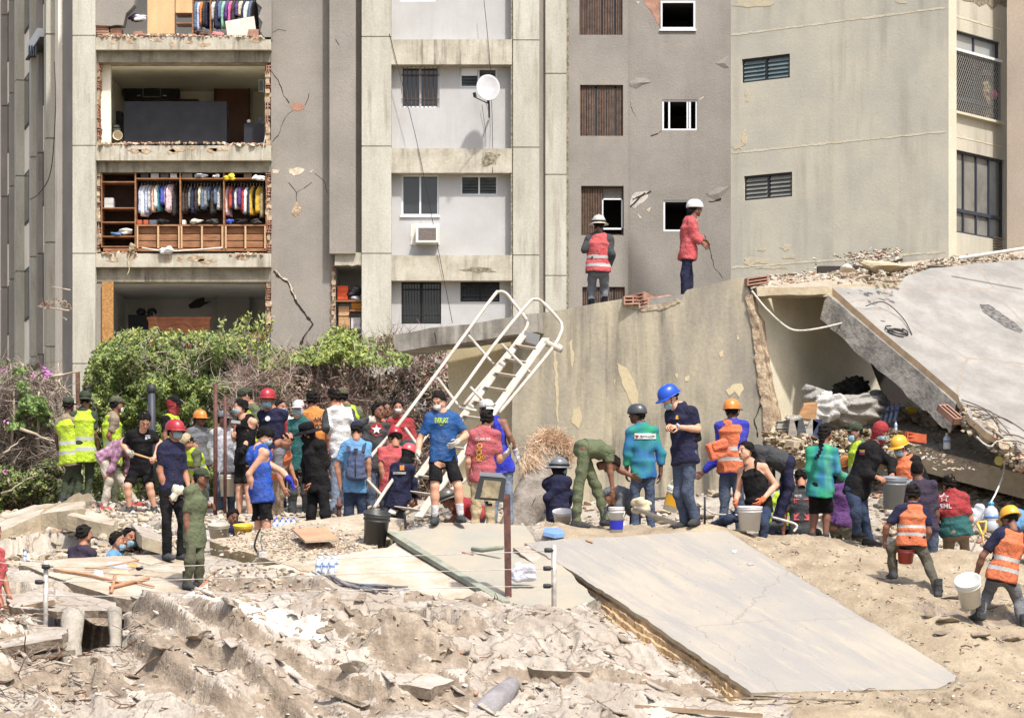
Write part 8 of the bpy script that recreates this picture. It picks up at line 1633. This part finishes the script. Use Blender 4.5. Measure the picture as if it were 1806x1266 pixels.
bucket(386, 948, 38, 24, 37.5, (176, 166, 150), 'beige ribbed bucket left of the yellow bucket', (0, -.2), 0)
C_RUST = mat('rusty_dark_steel', S2L((98, 66, 58)), S2L((72, 48, 44)), sc=10, rough=.7, bump=.25)
def post(x, yt, yb, w, Y, m, label, cat='post', name='steel_post', lean=0, sq=True, **k):
    g = MB(); a, b = at(x, yb, Y), at(x+lean, yt, Y); (g.bar(a, b, w*Y/FPX) if sq else g.tube([a, b], w*Y/FPX/2, 12)); return thing(name, g, m, label, cat, loc=a, **k)
fp = post(897, 872, 1085, 12, 33.8, C_RUST, 'rusty brown square post carrying the floodlight', lean=-3)
g = MB(); g.bar(at(893, 877, 33.8), at(872, 876, 33.75), .07); g.build('arm', C_RUST, fp)
fl = empty('floodlight', at(864, 880, 33.7), 'rectangular floodlight with a glass front mounted on the rusty post', 'floodlight')
def fq(x, y, o=0.): return at(x, y, 33.7+o)
g = MB(); g.hexa([fq(836, 880), fq(887, 884), fq(893, 845), fq(846, 841), fq(840, 872, .16), fq(880, 874, .16), fq(885, 838, .16), fq(849, 834, .16)]); g.build('lamp_housing', mat('dark_lamp_body', S2L((52, 54, 56)), S2L((38, 40, 42)), rough=.5, bump=.1), fl)
g = MB(); g.hexa([fq(846, 834, .16), fq(884, 836, .16), fq(892, 843, .01), fq(846, 839, .01), fq(846, 832, .16), fq(884, 834, .16), fq(892, 841, .01), fq(846, 837, .01)]); g.build('top_cover', mat('galvanised_sheet', S2L((130, 132, 132)), rough=.4, metal=.5, bump=.05), fl)
g = MB(); g.hexa([fq(847, 877, -.01), fq(878, 879, -.01), fq(884, 849, -.01), fq(854, 846, -.01), fq(847, 877, .01), fq(878, 879, .01), fq(884, 849, .01), fq(854, 846, .01)]); g.build('lamp_glass', mat('dusty_lamp_glass', S2L((156, 144, 116)), S2L((110, 100, 78)), sc=9, rough=.25, bump=.05), fl)
g = MB(); g.tube([fq(858, 884, .08), fq(860, 890, .08), fq(868, 890, .08)], .02, 6); g.build('bracket', C_IRON, fl)
C_GALV = mat('pale_galvanised', S2L((196, 192, 184)), S2L((160, 154, 146)), sc=9, rough=.5, metal=.2, bump=.1)
wp = post(977, 960, 1098, 9, 33.0, C_GALV, 'thin pale fence pole with black insulators in front of the huge slab', 'pole', 'fence_pole', sq=False); wl = post(80, 988, 1148, 9, 33.0, C_GALV, 'thin pale fence pole at left over the dark cavity', 'pole', 'fence_pole', lean=1, sq=False)
for w_, pts in ((wp, ((972, 970), (970, 1002), (970, 1033))), (wl, ((86, 999), (74, 1026)))):
    for x, y in pts: g = MB(); s_ = at(x, y, 32.95); g.lathe([(.022, -.05), (.028, -.03), (.028, .03), (.018, .045)], s_-Vector((.03, 0, 0)), (1, 0, 0), 10); g.tube([s_, at(x+8, y, 33)], .008, 5); g.build('insulator', C_IRON, w_)
for i, ys in enumerate(((985, 999, 997, 983, 974, 970), (1018, 1026, 1021, 1011, 1004, 1002), (1046, 1050, 1050, 1040, 1034, 1033))):
    cable('fence_wire', [at(x, y, 33.) for x, y in zip((-40, 80, 345, 640, 895, 975), ys)], .0045, C_GALV, ('highest', 'middle', 'lowest')[i]+' of the three thin fence wires across the foreground', 'wire')
post(380, 676, 908, 7.5, 42.9, C_RUST, 'taller rusty reinforcing bar left of the black tank top man', 'bar', sq=False); post(397, 700, 905, 6, 42.8, C_RUST, 'shorter rusty bar beside the taller one', 'bar', sq=False)
bp = post(270, 678, 870, 13, 44.6, mat('black_drain_pipe', S2L((58, 60, 68)), rough=.5, bump=.05), 'upright black drain pipe behind the men at left', 'pipe', 'drain_pipe', sq=False, lean=-3); g = MB(); a = at(267, 684, 44.6); g.lathe([(.062, -.08), (.075, -.06), (.075, .05), (.06, .05), (.055, .0)], a, (0, 0, 1), 16); g.build('socket', C_IRON, bp)
sb = post(598, 878, 930, 8, 38.4, C_RUST, 'short rusty pipe stub in the ground left of the backpack man', 'pipe', 'pipe_stub', sq=False); g = MB(); g.lathe([(.05, 0), (.05, .05)], at(598, 895, 38.4), (0, 0, 1), 12); g.build('collar', C_RUST, sb)
post(1243, 876, 932, 4, 37.6, C_IRON, 'thin dark rod standing right of the blue hard hat man', 'rod', 'steel_rod', sq=False)
# big grey pipe at the bottom edge
g = MB(); a, b = at(815, 1300, 29.8), at(905, 1205, 30.6); g.tube([a, a.lerp(b, .7), b], [.15, .14, .09], 20); thing('broken_pipe', g, mat('grey_fibre_pipe', S2L((142, 138, 138)), S2L((112, 108, 108)), sc=4, bump=.3), 'thick grey broken pipe rising from the bottom edge', 'pipe')
# tangle of cables in the middle of the debris
r = random.Random(9); C_GCAB = mat('dusty_cable', S2L((120, 118, 122)), S2L((84, 82, 84)), sc=9, bump=.1)
for i in range(12):
    x0, x1 = r.uniform(545, 600), r.uniform(650, 740); y0, y1 = r.uniform(1040, 1078), r.uniform(1035, 1080); ym = min(y0, y1)-r.uniform(0, 14)
    def q(x, y, o=.06): X, Yd = (x-CX)*34.2/FPX, 34.2-(y-1050)*.012; return Vector((X*Yd/34.2, Yd, max(zt(X, Yd)+o*r.uniform(.3, 1.2), (HY-y)*Yd/FPX-.03)))
    cable('dusty_cable', [q(x0, y0), q(x0*.6+x1*.4, ym), q(x0*.25+x1*.75, (ym+y1)/2), q(x1, y1)], r.uniform(.008, .022), C_GCAB, 'dusty cable in the tangle in the middle of the debris', 'cable', 4, 'tangled cables in the debris')
cable('black_cable', [at(457, 978, 35.6), at(449, 965, 35.5), at(452, 948, 35.5), at(459, 932, 35.5)], .014, C_IRON, 'stiff black cable end curling up from the broken block'); cable('grey_cable', [at(463, 970, 35.6), at(460, 955, 35.6), at(462, 942, 35.6)], .01, C_GCAB, 'grey cable end beside the stiff black one')
g = MB(); g.obox(at(462, 978, 35.5), (.05, .02, 0), (-.02, .05, 0), (0, 0, .04)); thing('junction_box', g, C_GALV, 'small steel junction box on the edge of the broken block', 'junction box', bevel=.006)
# water bottle packs and bottles
for i in range(6): bottle(560+i % 3*12+(i//3)*5, 1014-(i//3)*5, 34.8+(i//3)*.12, 34, (200, 208, 218), 'clear water bottle in the small pack on the white slab', 'water pack on the white slab', (190, 200, 220), .08)
for i in range(8): bottle(484+i % 4*10+(i//4)*4, 943-(i//4)*5, 37.9+(i//4)*.12, 26, (196, 206, 222), 'clear water bottle in the pack behind the terracotta board', 'water pack behind the board')
bottle(300, 975, 36.9, 26, (200, 210, 224), 'water bottle standing behind the legs of the red helmet man'); bottle(43, 990, 36.6, 22, (196, 196, 190), 'dusty plastic bottle at the left end of the cream slab', tilt=.1)
bottle(1748, 935, 39.3, 50, (186, 194, 200), 'large water jug with blue cap under the hanging white cord', cap=(60, 150, 200), name='water_jug', rr=.52)
bundle('plastic_sheet', 1712, 928, 46, 40, 39.6, (190, 194, 198), 'crumpled clear plastic sheet beside the large water jug', 'plastic sheet', 61, 'plastic')
bundle('cotton_bag', 922, 1027, 46, 36, 34.2, (206, 206, 222), 'white fluffy bag lying between rusty post and pale pole', 'bag', 62)
bundle('plastic_bag', 312, 884, 24, 30, 36.4, (206, 200, 176), 'clear bag of bread hanging from the hand of the red helmet man', 'bag', 63, 'plastic')
g = MB(); g.obox(at(1266, 793, 39.1), (.135, .03, .05), (-.02, .07, 0), (-.04, 0, .115)); g.obox(at(1270, 785, 39.02), (.11, .0, .03), (0, .03, 0), (-.015, 0, .06)); thing('orange_pouch', g, cmat((220, 104, 66)), 'orange pouch on the back of the orange hard hat man', 'pouch', bevel=.03)
g = MB(); g.obox(at(1226, 771, 37.2), (.08, .03, .02), (0, .05, 0), (-.01, 0, .065)); thing('black_pouch', g, pcm('black'), 'black waist pouch of the blue hard hat man', 'pouch', bevel=.025)
bundle('fallen_cap', 1394, 846, 20, 14, 40.4, (210, 204, 190), 'white cap lying on the rubble behind the kneeling man', 'cap', 66); bundle('pale_stone', 1133, 906, 38, 30, 38.9, (206, 192, 162), 'squarish pale yellow stone block behind the crest', 'stone', 67, 'wood')
# backpack on the light blue t-shirt man
bpk = empty('backpack', at(630, 850, 40.7), 'navy grey backpack with straps worn over the light blue t-shirt', 'backpack'); s = SDF((-.3, -.3, -.1), (.3, .3, .6), .012); s.ell((0, 0, .08), (0, .03, .42), .165, .11, .12, .09, (1, 0, 0), .06, .02); s.ell((0, -.07, .08), (0, -.07, .24), .13, .07, .11, .05, (1, 0, 0), .05, .03); s.wrinkle(.007, 4, 30); v, f = s.mesh()
c = at(628, 851, 40.83); mesh_np('bag', v*np.array([.95, .8, .98])+np.array(c), f, [cmat((70, 82, 112))], bpk)
g = MB(); g.tube([c+Vector((0, -.125, .08)), c+Vector((0, -.13, .2)), c+Vector((0, -.09, .40))], .006, 5); g.build('zip', C_IRON, bpk)
for q_ in (-1, 1): g = MB(); g.bar(c+Vector((q_*.10, -.02, .44)), c+Vector((q_*.12, .12, .58)), .05, .012); g.build('strap', cmat((54, 62, 84)), bpk)
g = MB(); g.obox(c+Vector((0, -.075, .47)), (.03, 0, 0), (0, .01, 0), (0, 0, .02)); g.build('top_loop', C_IRON, bpk)
# tools
g = MB(); a, b = at(227, 797, 43.72), at(285, 815, 43.72); g.tube([a-(b-a)*.1, b], .017, 8); sh_ = thing('shovel', g, cmat((190, 150, 108), kind='wood'), 'shovel with a wooden handle held by the man in black', 'shovel'); g = MB(); d = (b-a).normalized(); g.prism([b, b+d*.03+Vector((0, 0, .1)), b+d*.3+Vector((0, 0, .09)), b+d*.36, b+d*.3-Vector((0, 0, .09)), b+d*.03-Vector((0, 0, .1))], Vector((0, .012, 0))); g.build('blade', C_IRON, sh_)
g = MB(); g.tube([at(409, 772, 43.15), at(417, 744, 43.15)], .014, 8); hm2 = thing('hammer', g, cmat((150, 84, 60), kind='wood'), 'hammer held up by the man in the black tank top', 'hammer'); g = MB(); g.bar(at(408, 743, 43.15), at(424, 745, 43.15), .045); g.build('hammer_head', mat('steel_grey', S2L((170, 170, 168)), rough=.4, metal=.5, bump=.05), hm2)
g = MB(); YS = cmat((226, 184, 70), kind='plastic'); g.tube([at(1723, 921, 38.9), at(1739, 919, 38.9), at(1738, 934, 38.9), at(1733, 944, 38.9), at(1723, 921, 38.9)], .018, 8); yh = thing('spade', g, YS, 'yellow D-shaped spade handle behind the front right worker', 'spade'); g = MB(); g.tube([at(1733, 944, 38.9), at(1737, 975, 38.9)], .016, 8); g.build('shaft', cmat((190, 150, 108), kind='wood'), yh)
cable('white_pipe', [at(1362, 912, 37.7), at(1385, 918, 37.5), at(1403, 924, 37.4), at(1405, 930, 37.4), at(1400, 937, 37.4)], .018, C_OLDW, 'thin white bent pipe on the crest right of the kneeling man', 'pipe'); cable('white_hose', [at(1246, 898, 38), at(1262, 906, 37.8), at(1300, 908, 37.4)], .012, C_OLDW, 'thin white hose left of the white bucket', 'hose')
g = MB(); g.bar(at(1120, 897, 38.2), at(1196, 925, 37.4), .09, .04); thing('timber', g, cmat((186, 172, 148), kind='wood'), 'pale plank sloping down to the boots of the blue hard hat man', 'plank')
g = MB(); g.prism([at(958, 944, 36.55), at(961, 936, 36.9), at(990, 938, 36.9), at(996, 947, 36.6), at(978, 949, 36.5)], Vector((0, 0, .05))); thing('blue_box', g, cmat((112, 144, 184), kind='plastic'), 'flat light blue box at the top corner of the huge slab', 'box')
CRP = plane3(*P_CRM); cn = CRP[1] if CRP[1].z > 0 else -CRP[1]
def flat(name, pts, pl, n, col, label, cat, h=.006, kind='wood'): g = MB(); P_ = [onp(pl, x, y)+n*.004 for x, y in pts]; g.prism(P_, n*h); return thing(name, g, cmat(col, kind=kind), label, cat)
for i, (x, y, w, h_, c_, l_) in enumerate(((205, 997, 40, 12, (206, 206, 210), 'largest white sheet of paper on the cream slab'), (174, 1012, 18, 11, (214, 214, 216), 'small square white paper at the left of the sheets'), (210, 1010, 38, 7, (206, 180, 146), 'tan card lying among the papers on the cream slab'), (235, 998, 16, 8, (212, 150, 84), 'small orange card at the right of the papers'))): flat('paper_sheet', [(x-w/2, y+h_*.2), (x-w*.3, y-h_/2), (x+w*.4, y-h_*.4), (x+w/2, y+h_/2), (x, y+h_*.45)], CRP, cn, c_, l_, 'paper')
bundle('dark_rag', 246, 1006, 14, 9, 35.6, (40, 34, 32), 'small black rag on the cream slab right of the papers', 'rag', 71)
for i, (pts, w) in enumerate((([(95, 1008), (150, 1016), (200, 1028), (214, 1032)], .02), ([(195, 1040), (230, 1031), (262, 1023)], .028), ([(203, 1018), (200, 1034), (196, 1048)], .022), ([(232, 1027), (255, 1034), (272, 1038)], .012), ([(150, 1005), (175, 1004), (245, 991)], .012))):
    cable('wooden_stick', [onp(CRP, x, y)+cn*.03 for x, y in pts], w, cmat((186, 138, 104), kind='wood'), ('long thin brown stick along the front of the cream slab', 'thick round stick lying crosswise on the cream slab', 'short upright stick at the front edge of the cream slab', 'thin stick right of the thick one on the cream slab', 'thin lath at the back of the papers')[i], 'stick', 3)
BB = plane3(*BIGP); flat('paper_scrap', [(1291, 970), (1296, 972), (1300, 970), (1297, 976), (1292, 975)], BB, BN, (230, 230, 230), 'white scrap of paper on the huge slab', 'paper'); flat('paper_scrap', [(1317, 994), (1325, 992), (1330, 996), (1321, 998)], BB, BN, (170, 168, 164), 'grey card on the upper part of the huge slab', 'paper')
flat('wood_chip', [(1033, 952), (1045, 956), (1045, 959), (1034, 955)], BB, BN, (170, 128, 90), 'brown wood chip at the upper edge of the huge slab', 'wood', .015)
for i, (pts, c_, l_) in enumerate((([(1660, 990), (1680, 994), (1700, 1012), (1690, 1014), (1664, 1004)], (196, 150, 112), 'torn cardboard piece right of the striding man'), ([(1376, 866), (1402, 850), (1424, 858), (1420, 868), (1398, 872)], (186, 140, 98), 'bent cardboard piece behind the tie-dye woman'))):
    g = MB(); P_ = [at(x, y, 36.6 if i == 0 else 40.8) for x, y in pts]; g.prism(P_, Vector((.02, .1, .01))); thing('cardboard_piece', g, cmat(c_, kind='wood'), l_, 'cardboard')
g = MB(); g.tube([at(833, 968, 35.9), at(850, 970, 35.8), at(886, 965, 35.6)], .03, 10); thing('green_tube', g, M_GEDGE, 'short green bent gutter piece left of the rusty post', 'gutter'); cable('red_strip', [onp(PL2, 815, 975)+n2*.01, onp(PL2, 835, 979)+n2*.01], .01, cmat((190, 90, 64)), 'thin red strip on the greenish slab', 'strip'); 
# fine litter: sticks and clay shards, uncountable
g = MB(); r = random.Random(15)
for i in range(520):
    if i < 240: px, Yd = r.uniform(-30, 240), r.uniform(29.9, 33.5)
    elif i < 380: px, Yd = r.uniform(380, 1250), r.uniform(30, 34.8)
    else: px, Yd = r.uniform(1290, 1850), r.uniform(30.2, 36.5)
    x = (px-CX)*Yd/FPX; z = zt(x, Yd)+.02
    if ground(x, Yd) > z: continue
    L = r.uniform(.04, .45 if i < 240 else .16); a = r.uniform(0, 6.28); e = Vector((math.cos(a), math.sin(a), r.uniform(-.1, .9 if i < 240 and r.random() < .4 else .25))).normalized()*L; m1 = Vector((x, Yd, z))+e*.5+Vector((r.gauss(0, .02), 0, r.gauss(0, .03)))
    g.tube([Vector((x, Yd, z)), m1, Vector((x, Yd, z))+e], r.uniform(.003, .010), 4, mi=r.choice((0, 0, 1)))
tag(g.build('dry_stalks', [LEAF['twig'], cmat((110, 84, 62), kind='wood')]), 'thin dry stalks, laths and wires littering the debris', 'litter', kind='stuff')
for i, (x0, y0, x1, y1, Y_, w, h_) in enumerate(((1120, 1246, 1345, 1262, 30.0, .05, .05), (1240, 1228, 1700, 1240, 30.5, .03, .02), (-20, 1085, 95, 1062, 33.4, .10, .06), (30, 1165, 130, 1150, 32.0, .12, .06), (100, 1130, 126, 1235, 32.0, .02, .02), (196, 1190, 200, 1245, 31.3, .05, .05), (420, 1100, 560, 1150, 31.8, .06, .04), (560, 1210, 690, 1262, 30.1, .08, .05))):
    g = MB(); a, b = at(x0, y0, Y_), at(x1, y1, Y_-.15); g.bar(a, b, w, h_); thing('broken_timber', g, cmat((150, 128, 104), kind='wood') if i % 2 == 0 else T_ROCK, ('dark edged plank at the bottom edge right of the pipe', 'long thin lath under the huge slab', 'board across the dark cavity at far left', 'broad board lower in the left cavity', 'upright thin lath at lower left', 'short post stump at lower left', 'half buried batten left of the flat plate', 'batten low in the middle of the debris')[i], 'timber')
